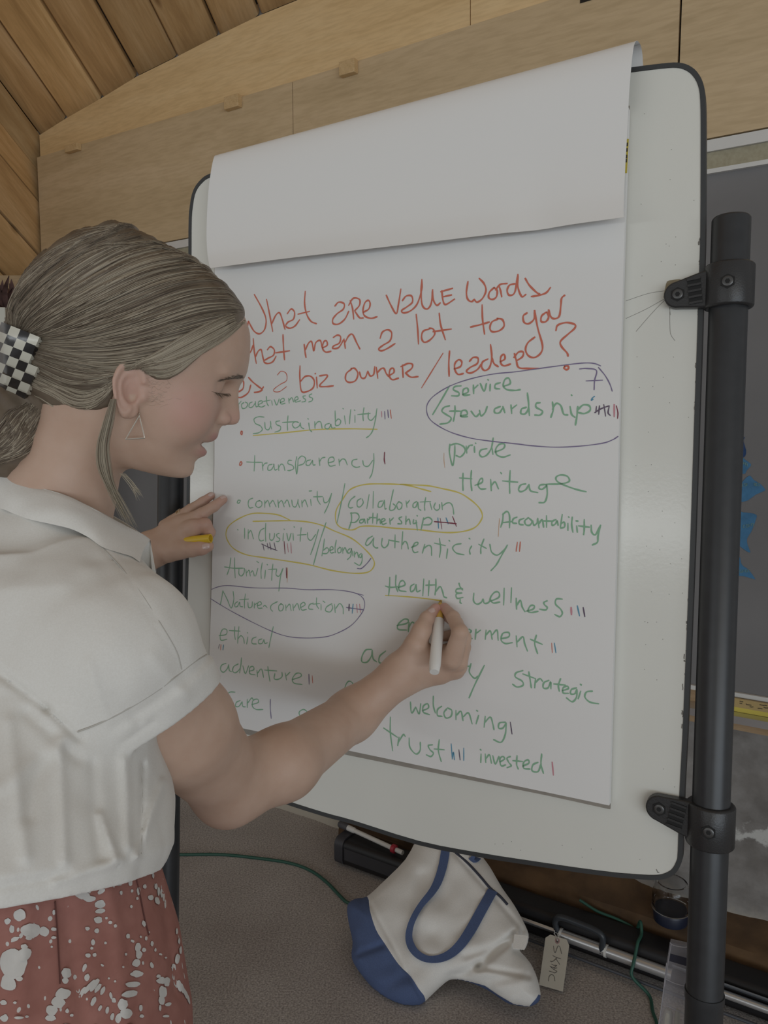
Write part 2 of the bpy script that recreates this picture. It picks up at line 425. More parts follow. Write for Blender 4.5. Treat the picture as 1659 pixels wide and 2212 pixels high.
# ------------------------------------------------------------------ blackboard
mat_white_rail = M('white_rail', (0.66, 0.66, 0.64), 0.45, var=0.03, scale=20)
mat_cork = M('cork_strip', (0.40, 0.37, 0.27), 0.9, col2=(0.33, 0.30, 0.21), scale=90)
mat_slate = M('slate', (0.19, 0.188, 0.192), 0.55, var=0.12, scale=2.5, detail=6)
mat_alu = M('aluminium', (0.62, 0.63, 0.64), 0.32, metal=0.9)
mat_ledge = wood('ledge_wood', (0.30, 0.20, 0.11), (0.38, 0.26, 0.15), (0.44, 0.32, 0.2), 2, (1, 10, 10))
def zat(px, py, off=0.03): return wsz(px, py, off)[1]
z1, z2, z3, z4 = zat(1527, 303), zat(1527, 328), zat(1527, 365), zat(1527, 375)
t1, t2, t3, t4, t5 = zat(1620, 1502), zat(1620, 1512), zat(1620, 1540), zat(1620, 1556), zat(1620, 1575)
s0, s1 = wsz(118, 800)[0], S_R - 0.1
bb = thing('blackboard', 'dark grey wall blackboard with white top rail, behind the whiteboard', 'blackboard', wpt((s0 + s1) / 2, t4, 0.0))
def wbox(sa, sb, za, zb, oa, ob, name, mat, parent, bevel=0.001):
    o = MB().frame_box(wpt((sa + sb) / 2, (za + zb) / 2, (oa + ob) / 2), WD, ZU, WN, (sb - sa) / 2, (zb - za) / 2, abs(ob - oa) / 2).build(name, mat, smooth=False)
    rot_to(o, WD, WN)
    if parent is not None: put(o, parent)
    return o
wbox(s0, s1, t1, z4, -0.012, 0.016, 'slate_surface', mat_slate, bb)
wbox(s0, s1, z2, z1, -0.012, 0.030, 'top_rail', mat_white_rail, bb)
tag(wbox(s0, s1, z3, z2 - 0.0005, -0.012, 0.022, 'cork_strip', mat_cork, bb), 'tan cork strip in the top rail')
wbox(s0, s1, z4, z3 - 0.0005, -0.012, 0.028, 'lower_rail', mat_white_rail, bb)
wbox(s0, s1, t2, t1 - 0.0005, -0.012, 0.026, 'bottom_rail', mat_white_rail, bb)
tag(wbox(s0, s1, t4, t3, -0.012, 0.075, 'chalk_tray', mat_alu, bb), 'aluminium chalk tray')
tag(wbox(s0, s1, t3, t2 - 0.0005, -0.012, 0.018, 'tray_back', mat_ledge, bb), 'brown wooden back of the tray')
tag(wbox(s0, s1, t5, t4 - 0.0005, -0.012, 0.055, 'wood_ledge', mat_ledge, bb), 'plain wooden ledge under the tray')
# ruler in the tray
mat_rul = M('ruler_yellow', (0.62, 0.52, 0.10), 0.4, var=0.05, scale=10)
mat_rul2 = M('ruler_tan', (0.46, 0.34, 0.15), 0.5, var=0.06, scale=10)
mat_ink_dark = M('dark_print', (0.05, 0.04, 0.03), 0.7)
sa, sb = wsz(1576, 1515)[0], wsz(1760, 1545)[0]
rl = thing('ruler', 'yellow and tan wooden ruler standing in the blackboard tray', 'ruler', wpt((sa + sb) / 2, t3, 0.04))
zr = t3 + (t2 - t3) * 0.36
for (za_, zb_, nm, mt, lb) in [(t3 + 0.0005, zr, 'yellow_edge', mat_rul, 'bright yellow lower edge'), (zr, t2 + 0.001, 'printed_face', mat_rul2, None)]:
    o = MB().frame_box(wpt((sa + sb) / 2, (za_ + zb_) / 2, 0.036), WD, ZU, WN, (sb - sa) / 2, (zb_ - za_) / 2, 0.004).build(nm, mt, rl, smooth=False)
    if lb: o['label'] = lb
mb = MB(); rr = random.Random(4)
for row, z_f in ((0, 0.80), (1, 0.55), (2, 0.35)):
    s_ = sa + 0.03
    while s_ < sb - 0.02:
        w_ = rr.uniform(0.006, 0.022)
        if rr.random() < 0.6:
            n = int(w_ / 0.0022)
            for k in range(n):
                zc = zr + (t2 - zr) * z_f + rr.uniform(-0.0006, 0.0006)
                mb.frame_box(wpt(s_ + k * 0.0022, zc, 0.0403), WD, ZU, WN, 0.0008, 0.0012, 0.0002)
        s_ += w_ + 0.008
mb.build('print', mat_ink_dark, rl, smooth=False)
# chalk mark on the slate
# painter's tape pieces
mat_tape = M('painters_tape', (0.055, 0.19, 0.36), 0.6, var=0.14, scale=40, bump=0.25, bscale=120)
mat_tape_d = M('painters_tape_dark', (0.012, 0.05, 0.16), 0.6)
mat_tape_t = M('tape_print', (0.22, 0.36, 0.30), 0.6)
def tp(x, y): return 1570 + x / 6.315, 920 + y / 6.315
tapes = [
 ([(150, 140), (245, 155), (225, 200), (262, 330), (255, 400), (225, 430), (190, 380), (150, 260)], 'darkest torn blue tape scrap, topmost on the blackboard', mat_tape_d, None),
 ([(205, 345), (225, 440), (330, 520), (305, 570), (270, 610), (245, 655), (190, 635), (175, 540), (190, 470)], 'small torn blue tape scrap just under the dark one', mat_tape, [(225, 500, 300, 540)]),
 ([(130, 830), (205, 770), (265, 705), (320, 680), (365, 735), (455, 790), (515, 855), (515, 885), (390, 940), (290, 1015), (180, 1040), (130, 1020)], 'widest torn blue tape piece with a pointed top on the blackboard', mat_tape, [(180, 820, 290, 795), (370, 800, 450, 800)]),
 ([(110, 1180), (220, 1180), (330, 1190), (405, 1215), (400, 1265), (375, 1340), (330, 1450), (275, 1540), (285, 1630), (320, 1715), (300, 1725), (215, 1670), (110, 1540)], 'tall blue tape piece tapering to a hooked tail', mat_tape, [(220, 1375, 370, 1345)]),
 ([(130, 1800), (180, 1795), (190, 1860), (225, 1915), (300, 1965), (385, 2085), (370, 2090), (230, 2050), (130, 2020)], 'lowest torn blue tape piece, fin shaped, near the tray', mat_tape, [(170, 1985, 320, 1975)])]
def stroke_letters(word): return word
for k, (poly, lab, mt, txt) in enumerate(tapes):
    P2 = [tp(x, y) for x, y in poly]
    P = catmull([wall(x, y, 0.0175) for x, y in P2], 2, True)
    t = thing('tape_scrap', lab, 'tape', wpt(*wsz(*P2[len(P2) // 2], 0.0175)[:2], 0.0175), 'torn blue tape scraps on the blackboard')
    MB().prism(P, -WN * 0.0008).build('tape', mt, t, smooth=False)
    if txt:
        mb = MB()
        for (xa_, ya_, xb_, yb_) in txt:
            # a short pale word, cut off by the tear
            nl = 4 if xb_ - xa_ > 100 else 3
            for i in range(nl):
                u0 = xa_ + (xb_ - xa_) * (i + 0.12) / nl; u1 = xa_ + (xb_ - xa_) * (i + 0.82) / nl
                v0 = ya_ + (yb_ - ya_) * (i + 0.5) / nl; h_ = 17
                gl = [[(u1, v0 - h_), (u0, v0 - h_), (u0, v0), (u1, v0), (u1, v0 + h_), (u0, v0 + h_)], [(u0, v0 + h_), (u0, v0 - h_), (u1, v0 - h_ * .5), (u0, v0), (u1, v0 + h_ * .5), (u0, v0 + h_)], [(u0, v0 - h_), (u1, v0 - h_), (u1, v0 + h_), (u0, v0 + h_), (u0, v0 - h_)], [(u1, v0 - h_), (u0, v0 - h_), (u0, v0 + h_), (u1, v0 + h_)]][(i + k) % 4]
                mb.tube([wall(*tp(a, b), 0.0180) for a, b in gl], 0.0006, 5)
        mb.build('printed_word', mat_tape_t, t)
# ------------------------------------------------------------------ whiteboard on its stand
mat_board = M('whiteboard_enamel', (0.735, 0.735, 0.68), 0.17, spec=0.5, var=0.012, scale=6, bump=0.04, bscale=220)
mat_edge = M('edge_band', (0.045, 0.048, 0.05), 0.45)
mat_black = M('black_powder_coat', (0.030, 0.032, 0.035), 0.38, var=0.1, scale=60)
mat_clamp = M('black_clamp_plastic', (0.028, 0.028, 0.029), 0.36, bump=0.15, bscale=500)
mat_recess = M('clamp_recess', (0.006, 0.006, 0.006), 0.7)
mat_bolt = M('dark_steel', (0.10, 0.10, 0.10), 0.35, metal=0.7)
board_px = [(1525, 300), (1524, 500), (1521, 600), (1516, 760), (1511, 900), (1501, 1200), (1491, 1450), (1484.6, 1600), (1478.5, 1716), (1475, 1840), (1471, 1866), (1460, 1885), (1446, 1894), (1430, 1899), (1405, 1900), (1361, 1897), (1327, 1894), (1250, 1884), (1150, 1869), (1036, 1851), (905, 1825), (762, 1780), (700, 1763), (607, 1733), (540, 1706), (480, 1672), (435, 1635), (408, 1590), (397, 1530), (396, 1480), (398, 1350), (402, 1200), (405, 1000), (408, 700), (408, 500), (411, 445), (419, 410), (437, 386), (458, 374), (520, 350), (620, 316), (760, 274), (900, 238), (1040, 204), (1150, 180), (1260, 160), (1366, 146), (1430, 138), (1465, 136), (1488, 142), (1506, 156), (1519, 180), (1524, 215)]
OUT = np.array([page(x, y, BOARD) for x, y in board_px])
OUT = catmull(OUT, 3, True)
ctr = OUT.mean(0)
def inset(P, d):
    n = len(P); T = np.roll(P, -1, 0) - np.roll(P, 1, 0); T /= np.linalg.norm(T, axis=1)[:, None]
    NN = np.cross(T, BN); s = np.sign(np.sum(NN * (ctr - P), 1))[:, None]
    return P + NN * s * d
rb = hit(1580, 470, BP + BN * BOARD, BN); lb_ = hit(374, 560, BP + BN * BOARD, BN)
def foot_of(p): return p - BV * ((p[2] - 0.06) / BV[2])
rf_, lf_ = foot_of(rb), foot_of(lb_)
st = thing('mobile_whiteboard', 'white dry erase board with rounded corners on black tube stand', 'whiteboard', ((rf_ + lf_) / 2) * np.array([1, 1, 0]))
INN = inset(OUT, 0.006)
bo = MB().prism(INN, -BN * 0.014).build('board', mat_board, st, smooth=False)
tag(MB().ring_prism(OUT + BN * 0.0012, inset(OUT, 0.0058) + BN * 0.0012, -BN * 0.017).build('edge_band', mat_edge, st, angle=50), 'dark grey rubber edge band')
# marks worn into the enamel by the upper clamp and along the edge
mb = MB(); rr = random.Random(8)
for pl in [[(1352, 650), (1400, 634), (1437, 628)], [(1352, 688), (1395, 668), (1436, 645)], [(1374, 716), (1398, 688), (1420, 664), (1436, 648)], [(1447, 660), (1447, 700), (1449, 722), (1458, 736)], [(1446, 662), (1448, 680)]]:
    mb.tube(catmull([page(x, y, BOARD + 0.0002) for x, y in pl], 5), 0.00022, 4)
for k in range(46):
    y = rr.uniform(410, 1600); xe = np.interp(y, [400, 600, 900, 1200, 1600], [1516, 1513, 1503, 1493, 1472]) - rr.uniform(0, 6) * rr.random()
    h_ = rr.uniform(2, 14)
    mb.tube([page(xe + rr.uniform(-1, 1), y + j * h_ / 3, BOARD + 0.0002) for j in range(4)], rr.uniform(0.0003, 0.0010), 4)
for k in range(50):
    x, y = rr.uniform(1365, 1500), rr.uniform(200, 1850)
    if x > np.interp(y, [200, 600, 900, 1200, 1850], [1510, 1505, 1495, 1485, 1450]): continue
    p = page(x, y, BOARD + 0.0001); mb.frame_box(p, BU, BV, BN, 0.0004, 0.0004, 0.0001)
for k in range(9):
    p = page(rr.uniform(800, 1400), rr.uniform(1790, 1860), BOARD + 0.0001)
    mb.frame_box(p, BU, BV, BN, 0.0004, 0.0004, 0.0001)
mb.tube([page(1418, 1878, BOARD + .0002), page(1421, 1885, BOARD + .0002), page(1424, 1884, BOARD + .0002)], 0.0006, 4)
tag(mb.build('scuff_marks', M('scuffs', (0.22, 0.21, 0.19), 0.8), st, smooth=False), kind='stuff')
# peeling paint around the upper clamp
MB().prism(catmull([page(x, y, BOARD + 0.0004) for x, y in [(1437, 622), (1441, 608), (1452, 605), (1468, 603), (1474, 608), (1470, 616), (1452, 640), (1448, 664), (1440, 650), (1433, 642)]], 2, True), -BN * 0.0004).build('bare_patch', M('bare_board_core', (0.30, 0.25, 0.16), 0.8, var=0.3, scale=80), st, smooth=False)
# posts
def post(top, parent):
    ft = foot_of(top); Lp = np.linalg.norm(top - ft); r = 0.0223
    prof = [(0, r - 0.002), (0.002, r)]
    o = MB().lathe(ft, BV, [(0, r), (Lp - 0.003, r), (Lp - 0.0015, r - 0.0006), (Lp, r - 0.0018), (Lp, r - 0.0035), (Lp - 0.004, r - 0.004)], 48).build('post', mat_black, parent)
    return ft
post(rb, st); post(lb_, st)
# lower, slightly wider sleeve of the right post (its rim shows near the bottom of the photo)
pj = rb - BV * (np.dot(rb - hit(1518, 2140, BP + BN * BOARD, BN), BV))
lj = np.linalg.norm(pj - rf_)
tag(MB().lathe(rf_, BV, [(0, 0.0226), (lj - 0.012, 0.0226), (lj - 0.010, 0.0236), (lj, 0.0236), (lj, 0.0222)], 48).build('post_sleeve', mat_black, st), 'lower sleeve with a raised rim')
# feet with castors
for ft in (rf_, lf_):
    MB().frame_box(ft + np.array([0, 0, 0.012]), BN * [1, 1, 0], BU * [1, 1, 0], ZU, 0.28, 0.025, 0.018).build('foot', mat_black, st, bevel=0.004)
    for s_ in (-1, 1):
        c_ = ft + unit(BN * [1, 1, 0]) * 0.25 * s_; c_[2] = 0.026
        ax = unit(BU * [1, 1, 0])
        MB().lathe(c_ - ax * 0.012, ax, [(0, 0.020), (0.003, 0.026), (0.021, 0.026), (0.024, 0.020)], 24).build('castor', mat_black, st)
# clamps
def clamp(top, y_px, arm_px, side, parent):
    """collar round the post plus a ribbed arm with a bolt reaching on to the board"""
    ax0 = hit(*px_of(top), BP + BN * BOARD, BN)
    c0 = None
    for t in np.linspace(0, 1.6, 3200):
        if px_of(top - BV * t)[1] >= y_px: c0 = top - BV * t; break
    cl = MB()
    hh = 0.0265
    cl.lathe(c0 - BV * hh, BV, [(0, 0.0238), (0.0, 0.0275), (0.003, 0.0288), (2 * hh - 0.003, 0.0288), (2 * hh, 0.0275), (2 * hh, 0.0238)], 48)
    A = hit(*arm_px, BP + BN * (BOARD + 0.008), BN)              # bolt centre
    d = unit(c0 - A - BN * np.dot(c0 - A, BN)); v = unit(np.cross(BN, d)); v = v if np.dot(v, BV) > 0 else -v
    Ln = float(np.dot(c0 - A, d))
    r0 = 0.0165; out = []
    for k in range(13):
        an = math.pi / 2 + math.pi * k / 12
        out.append(A + d * r0 * math.cos(an) + v * r0 * math.sin(an))
    out += [A + d * (Ln * 0.45) - v * 0.0215, A + d * Ln - v * hh, A + d * Ln + v * hh, A + d * (Ln * 0.45) + v * 0.0215]
    cl.prism(np.array(out) + BN * 0.006, -BN * 0.0135)
    # front of the collar bulges forward
    o = cl.build('clamp', mat_clamp, parent, bevel=0.002)
    # recessed ribs
    rec = MB(); x0, x1 = r0 * 0.75, Ln - 0.030
    rec.frame_box(A + d * (x0 + x1) / 2 + BN * 0.0062, d, v, BN, (x1 - x0) / 2, 0.0155, 0.0006)
    put(rec.build('rib_recess', mat_recess, None, smooth=False), o)
    for k in range(5):
        vv = (k - 2) * 0.0072
        rb_ = MB().frame_box(A + d * (x0 + x1) / 2 + v * vv + BN * 0.0072, d, v, BN, (x1 - x0) / 2, 0.0013, 0.0012).build('rib', mat_clamp, None, smooth=False)
        put(rb_, o)
    def bolt(p, n):
        u = unit(np.cross(n, BV)); w = np.cross(n, u)
        hx = [p + 0.0088 * (math.cos(a) * u + math.sin(a) * w) + n * 0.0006 for a in [math.pi / 6 + i * math.pi / 3 for i in range(6)]]
        b = MB().prism(hx, -n * 0.002, 0)
        b.lathe(p, n, [(0, 0.0062), (0.0012, 0.0062), (0.0016, 0.0056), (0.0016, 0.0034)], 24, 1)
        b.lathe(p, n, [(0.0006, 0.0030), (0.0018, 0.0030)], 6, 0)
        put(b.build('bolt', [mat_recess, mat_bolt], None), o)
    bolt(A + BN * 0.0062, BN)
    bolt(c0 + BN * 0.0288, BN)
    return o
clamp(rb, 619, (1465, 638), 1, st)
clamp(rb, 1778, (1425, 1744), 1, st)
def lclamp(frac):
    p = lb_ - BV * frac
    q = p + BU * 0.06
    clamp(lb_, px_of(p)[1], px_of(q), -1, st)
lclamp(0.30); lclamp(0.80)

# ------------------------------------------------------------------ flip chart pad
mat_paper = M('paper', (0.80, 0.795, 0.78), 0.75, spec=0.25)
mat_card = M('grey_cardboard', (0.33, 0.30, 0.26), 0.9, var=0.1, scale=40)
PAD = [(464, 430), (1358, 232), (1350, 475), (1340, 800), (1331, 1200), (1316, 1740), (447, 1557), (456, 1300), (463, 1000)]
fc = thing('flip_chart_pad', 'big white flip chart pad covered in coloured handwriting, mounted on the whiteboard', 'flip chart', page(880, 1650, BOARD))
MB().prism([page(x, y, 0) for x, y in PAD], -BN * 0.0105).build('page_block', mat_paper, fc, smooth=False)
CARD = [(464, 425), (1360, 228), (1352, 475), (1342, 800), (1333, 1200), (1318, 1748), (1314, 1747.5), (1180, 1718), (1000, 1682), (750, 1631), (600, 1601), (446, 1567), (455, 1300), (462, 1000)]
tag(MB().prism([page(x, y, -0.0108) for x, y in CARD], -BN * 0.0028).build('cardboard_backing', mat_card, fc, smooth=False), 'torn brownish cardboard backing edge')
# yellow sticker strip on the binding
yl = MB().prism([page(x, y, 0.0003) for x, y in [(1352, 300), (1358.5, 300), (1354.5, 374), (1347, 374)]], -BN * 0.0003).build('binding_label', M('label_yellow', (0.60, 0.48, 0.07), 0.6), fc, smooth=False)
tag(yl, 'yellow label on the binding edge')
mb = MB()
for y in (312, 324, 338, 347): mb.frame_box(page(1355.5 - (y - 300) * 0.055, y, 0.0004), BU, BV, BN, 0.0009, 0.0022, 0.0002)
put(mb.build('label_print', mat_ink_dark, None, smooth=False), yl)
# page thrown over the top: comes up from behind the board, over and down the front
prof = [  # left px, right px, distance from page plane
 ((470, 470), (1393, 200), -0.046), ((470, 420), (1389, 140), -0.046), ((469, 372), (1387, 112), -0.040), ((468, 350), (1383, 96), -0.028), ((466, 337), (1376, 88), -0.012), ((463, 338), (1370, 96), 0.002),
 ((459, 352), (1366, 120), 0.010), ((455, 376), (1363, 150), 0.014), ((451, 410), (1359, 200), 0.015), ((448, 460), (1355, 280), 0.013), ((447, 510), (1351, 350), 0.013), ((449, 545), (1348, 410), 0.017), ((452, 565), (1347, 445), 0.024), ((455, 580), (1347, 469), 0.031)]
Lr = catmull([page(*a, n) for a, b, n in prof], 4); Rr = catmull([page(*b, n) for a, b, n in prof], 4)
NC = 40; Gf = np.zeros((len(Lr), NC, 3))
for j in range(NC):
    t = j / (NC - 1)
    Gf[:, j] = Lr * (1 - t) + Rr * t
    # gentle cockle and a small dent in the hanging edge
    for i in range(len(Lr)):
        vv = max(0.0, (i - len(Lr) * 0.45) / (len(Lr) * 0.55))
        Gf[i, j] += BN * (0.0035 * vv * math.sin(t * 5.5 + 0.6) - 0.006 * vv ** 3 * math.exp(-((t - 0.83) / 0.05) ** 2))
tag(MB().grid(Gf, thick=-BN * 0.0006).build('turned_page', mat_paper, fc, angle=80), 'blank page thrown over the top of the board')

# ------------------------------------------------------------------ handwriting
CROPS = {'A': (450, 560, 3.0164), 'B': (900, 560, 3.0164), 'C': (450, 840, 3.6867), 'D': (900, 900, 3.6867), 'E': (440, 1240, 3.6065), 'F': (750, 1220, 2.765), 'G': (700, 1020, 3.95)}
def ink(name, col): return M('ink_' + name, col, 0.7, spec=0.2)
INK = {'red': (0.64, 0.19, 0.13), 'green': (0.275, 0.485, 0.325), 'yellow': (0.70, 0.59, 0.16), 'purple': (0.235, 0.195, 0.32), 'black': (0.155, 0.12, 0.17), 'maroon': (0.24, 0.06, 0.085), 'pink': (0.62, 0.30, 0.34), 'blue': (0.13, 0.33, 0.47), 'orange': (0.62, 0.35, 0.18)}
INKM = {k: ink(k, v) for k, v in INK.items()}
TXT = {}
def wr(cr, words, color, width):
    TXT.setdefault(color, []).append((cr, width, words))
wr('A', '''300,230 350,320 376,390 368,455 335,486 300,470 275,430 262,405 256,440 242,490|380,262 400,360 420,470|412,425 440,365 465,350 483,395 500,456|515,355 540,325 562,345 555,390 520,410 505,435 530,450 565,435 595,395|632,210 628,290 642,360 670,405 705,420|585,358 660,340
825,305 850,280 885,290 880,325 840,355 812,390 815,420 850,422 890,390 915,340|925,270 940,320 948,390|915,300 945,255 985,262 985,300 955,335|955,338 985,380 1010,383|1012,345 1045,325 1055,290 1043,268 1020,285 1008,335 1020,370 1060,385 1100,375
1160,235 1190,300 1225,355 1240,290 1255,195|1265,270 1290,240 1325,240 1330,280 1295,310 1260,335 1275,350 1320,335 1362,290 1390,200 1392,132|1392,132 1387,220 1395,300 1425,325 1452,290 1462,200|1462,200 1465,260 1488,300 1512,285|1522,205 1530,270 1548,295 1605,260|1515,212 1592,190|1530,245 1585,233
240,560 246,640 255,710|293,518 300,600 313,678|240,640 275,605 292,560|306,640 325,600 345,590 354,630 364,670|385,590 405,570 430,590 425,625 390,645 362,665 385,680 420,668 442,632|487,492 490,570 497,655|440,610 530,597
625,555 630,600 637,640|630,595 655,545 675,540 687,598 700,545 730,530 742,575|745,578 775,560 770,532 752,540 745,580 765,605 800,600|815,510 840,495 862,505 855,545 818,565 812,582 850,575 882,525|885,520 893,580|890,545 915,500 940,490 965,540 988,585
1120,515 1135,475 1170,460 1195,480 1185,530 1140,560 1110,585 1130,597 1170,580 1217,550
1355,360 1365,460 1370,552|1440,455 1400,470 1390,510 1405,540 1440,530 1475,490 1465,455 1440,450|1505,352 1515,430 1545,525|1465,472 1583,455
185,790 210,780 230,800 225,845 190,870 188,895 215,900 260,870 277,820|262,770 290,800 330,832 352,850 325,865 300,868|300,868 335,862 360,832
598,695 597,770 608,860 650,860 685,835 690,790 665,762 630,765 603,795|705,768 710,838|725,760 775,755 765,780 725,825 770,830 815,825
935,715 900,745 895,785 920,803 960,790 975,745 955,712 930,712|985,735 998,772 1022,772 1040,730|1040,730 1055,760 1078,750 1085,700|1095,705 1105,775|1100,742 1125,715 1145,712 1160,745 1178,765|1180,758 1210,737 1205,710 1185,720 1180,760 1200,785 1240,775|1265,690 1270,770|1255,700 1300,680 1330,685 1325,712 1285,742|1285,742 1320,768 1367,765''', 'red', 3.9)
wr('A', '697,744 698,747', 'red', 4)
wr('A', '450,755 475,730 508,745 510,790 470,815 430,845 430,862 465,862 510,830', 'red', 2.0)
wr('A', '1530,612 1460,725 1390,838', 'red', 2.6)
wr('B', '''335,145 325,215 333,260 358,277 375,262|375,262 395,280 430,255 452,205 440,160 408,125|505,185 475,215 470,250 495,262 520,245 525,205 505,185|540,180 548,210 555,245|515,200 545,165 590,158|640,160 605,170 590,205 605,235 640,215 660,100|660,100 660,180 685,243 712,230|708,125 735,170 780,215 802,230 775,240 748,243|748,243 800,235 845,218 872,185
427,298 430,390 443,488|352,442 410,428 473,410|530,390 490,410 478,450 495,473 540,465 570,435 560,395 525,385
720,350 695,370 700,410 730,420 765,390 770,335|768,335 790,450 820,560 810,610 770,640 730,630 710,590 725,545 770,508|845,345 815,370 812,405 840,408 860,380 850,345|860,330 875,375 900,388 930,370 940,300 945,255 965,235
908,465 920,430 975,413 1030,425 1030,450 985,490 938,535 945,570 980,610 987,632|965,698 985,696 991,712 975,720 962,710 965,698
215,598 210,680 212,762|245,715 285,700 295,670 275,655 250,680 250,720 270,750 305,745|345,665 370,640 400,645 395,680 350,705 325,730 350,742 395,720 425,680|465,650 430,670 425,705 445,725 475,705 490,640 482,557|490,640 505,680 532,700|545,668 575,650 570,620 550,635 548,675 570,695 612,683|638,615 650,660 665,705 720,712 802,712|635,640 665,605 695,605 690,635 655,660''', 'red', 3.9)
wr('C', '262,337 272,342 268,363 259,358 262,337|252,590 262,580 268,590 261,607 250,606 252,590', 'red', 3.2)
G_C = '''238,110 241,135 243,160|240,125 262,98|285,108 265,125 272,155 300,150 315,120 295,105|350,105 330,115 325,145 350,145 375,112|375,100 380,140 395,140|400,125 430,110 425,95 400,105 400,135 425,145 452,133|462,60 468,115 480,135|440,100 495,90|505,95 510,130|525,85 545,128 565,80|572,110 605,95 598,75 575,90 580,120 612,115|640,75 645,115|645,92 665,70 680,105|690,95 715,80 708,62 690,75 695,105 735,95|775,55 755,60 760,75 775,85 770,100 745,105|825,40 805,50 808,65 830,75 825,95 800,105
445,225 400,222 365,240 375,275 415,295 430,325 400,350 357,357|450,265 455,315 480,325 497,290 495,258|497,290 505,320|570,255 540,262 545,285 575,300 570,330 530,345|635,215 630,280 632,330|590,268 690,262 715,265|720,270 690,262 670,285 690,312 725,295 732,270|732,270 740,305 762,318|800,272 808,322 825,342|793,236 797,242|848,262 850,315|850,292 870,265 895,265 907,315|965,275 935,285 930,310 955,318 975,290 975,280 985,310 1010,310|1010,175 1012,240 1015,290 1045,285 1055,255 1035,240 1015,260|1085,215 1092,280|1072,156 1077,160|1135,165 1128,225 1125,278|1168,210 1168,268|1163,168 1168,172|1240,150 1232,210 1235,255|1190,205 1290,195|1275,190 1275,235 1300,250 1335,210|1343,158 1330,250 1310,330 1285,370 1258,390
370,530 368,600 365,655|305,582 370,585 430,585|430,590 435,650|432,620 450,595 470,590|510,600 480,610 475,645 500,645 520,615 522,600 530,645 552,638|558,605 562,650|560,628 580,600 600,610 610,650|665,570 640,570 635,595 670,610 680,635 650,650 632,650|705,540 695,600 704,680 712,620 715,560|715,560 745,535 775,555 760,595 720,610|815,565 785,575 780,605 805,608 825,580 830,570 835,605 852,605|882,550 888,610|885,582 905,552 930,545|955,590 1000,575 995,545 965,550 955,585 970,615 1012,608|1040,560 1045,610|1042,587 1065,560 1090,565 1107,605|1185,560 1150,570 1145,605 1175,625 1207,620|1230,570 1240,610 1275,615 1310,570|1318,515 1318,590 1305,670 1285,712
240,885 255,890 245,910 230,905 240,885|355,870 325,885 318,920 330,948 357,943|410,890 385,900 378,930 400,945 425,930 425,900 405,890|450,890 450,945|452,912 475,890 492,940|492,917 515,890 540,940|555,885 560,945|560,912 585,890 605,940|608,912 630,885 650,940|665,885 672,930 695,940 712,905 715,880|715,905 727,945|745,890 748,940|748,912 770,885 792,940|815,880 820,930|803,814 825,812|868,815 870,880 892,920|838,860 910,858|915,865 925,905 955,895 980,840|982,832 960,915 925,990
1088,755 1065,880 1025,1070
233,1120 238,1124|290,1110 290,1190|318,1120 318,1195|320,1152 340,1130 360,1195|445,1110 415,1130 402,1180 415,1210 442,1205|458,1070 455,1140 458,1215|490,1150 490,1195 510,1205 525,1180 528,1150|565,1150 545,1160 550,1180 570,1195 560,1215 540,1215|598,1150 595,1210|603,1116 607,1120|625,1150 640,1210 660,1150|675,1150 678,1205|682,1098 688,1102|740,1105 735,1160 732,1215|710,1165 780,1160|790,1145 795,1190 820,1205 855,1160|878,1120 850,1220 815,1320
938,1065 890,1210 838,1400
180,1345 170,1420 150,1480|210,1345 210,1420 215,1505|130,1418 200,1428 280,1428|245,1430 245,1475 265,1490 285,1465 288,1430|300,1440 305,1490|308,1462 325,1445 335,1490|340,1462 355,1450 367,1490|395,1430 378,1490|386,1373 402,1385|430,1385 420,1450 422,1510|455,1445 450,1510|468,1398 472,1402|515,1395 508,1460 505,1525|480,1438 545,1435|545,1440 540,1480 565,1490 595,1430|595,1430 575,1500 562,1610'''
wr('C', G_C, 'green', 2.5)
wr('C', '925,1195 917,1260 905,1330|918,1285 945,1265 960,1285 945,1310 912,1312|970,1287 995,1275 985,1255 970,1270 975,1305 1002,1303|1020,1205 1010,1260 1012,1305|1045,1265 1030,1280 1035,1305 1055,1300 1058,1270 1045,1260|1070,1265 1072,1310|1075,1287 1090,1265 1107,1310|1130,1270 1110,1290 1120,1310 1138,1290 1140,1270 1135,1330 1108,1360|1150,1290 1152,1330|1165,1295 1165,1340|1168,1317 1185,1300 1197,1345|1218,1310 1200,1330 1215,1345 1225,1315|1225,1315 1225,1370 1205,1405 1165,1385', 'green', 2.5)
wr('C', '357,372 600,350 850,325 1100,318 1345,322', 'yellow', 3.0)
wr('C', '650,1045 560,1005 460,992 350,993 250,1030 170,1085 142,1140 150,1200 200,1270 300,1320 450,1345 620,1370 800,1400 980,1445 1150,1468 1270,1460 1320,1410 1310,1350 1240,1270 1140,1190 1000,1130 900,1085 780,1058 640,1050 500,1052 355,1055', 'yellow', 3.2)
wr('C', '1187,1430 1220,1430 1265,1390 1297,1348', 'purple', 2.2)
wr('C', '1380,180 1382,225|630,1232 638,1300|658,1225 662,1308', 'pink', 2.4)
wr('C', '1405,180 1408,240|1430,168 1435,228', 'purple', 2.8)
wr('C', '1450,168 1458,235', 'red', 2.2)
wr('C', '1405,505 1402,560 1408,598|605,1215 612,1312|622,1425 625,1505', 'maroon', 2.8)
wr('C', '435,1235 445,1285|470,1230 478,1275|490,1225 500,1280|525,1225 538,1285|425,1235 490,1265 550,1288', 'black', 2.3)
wr('C', '632,1425 628,1540', 'orange', 2.0)
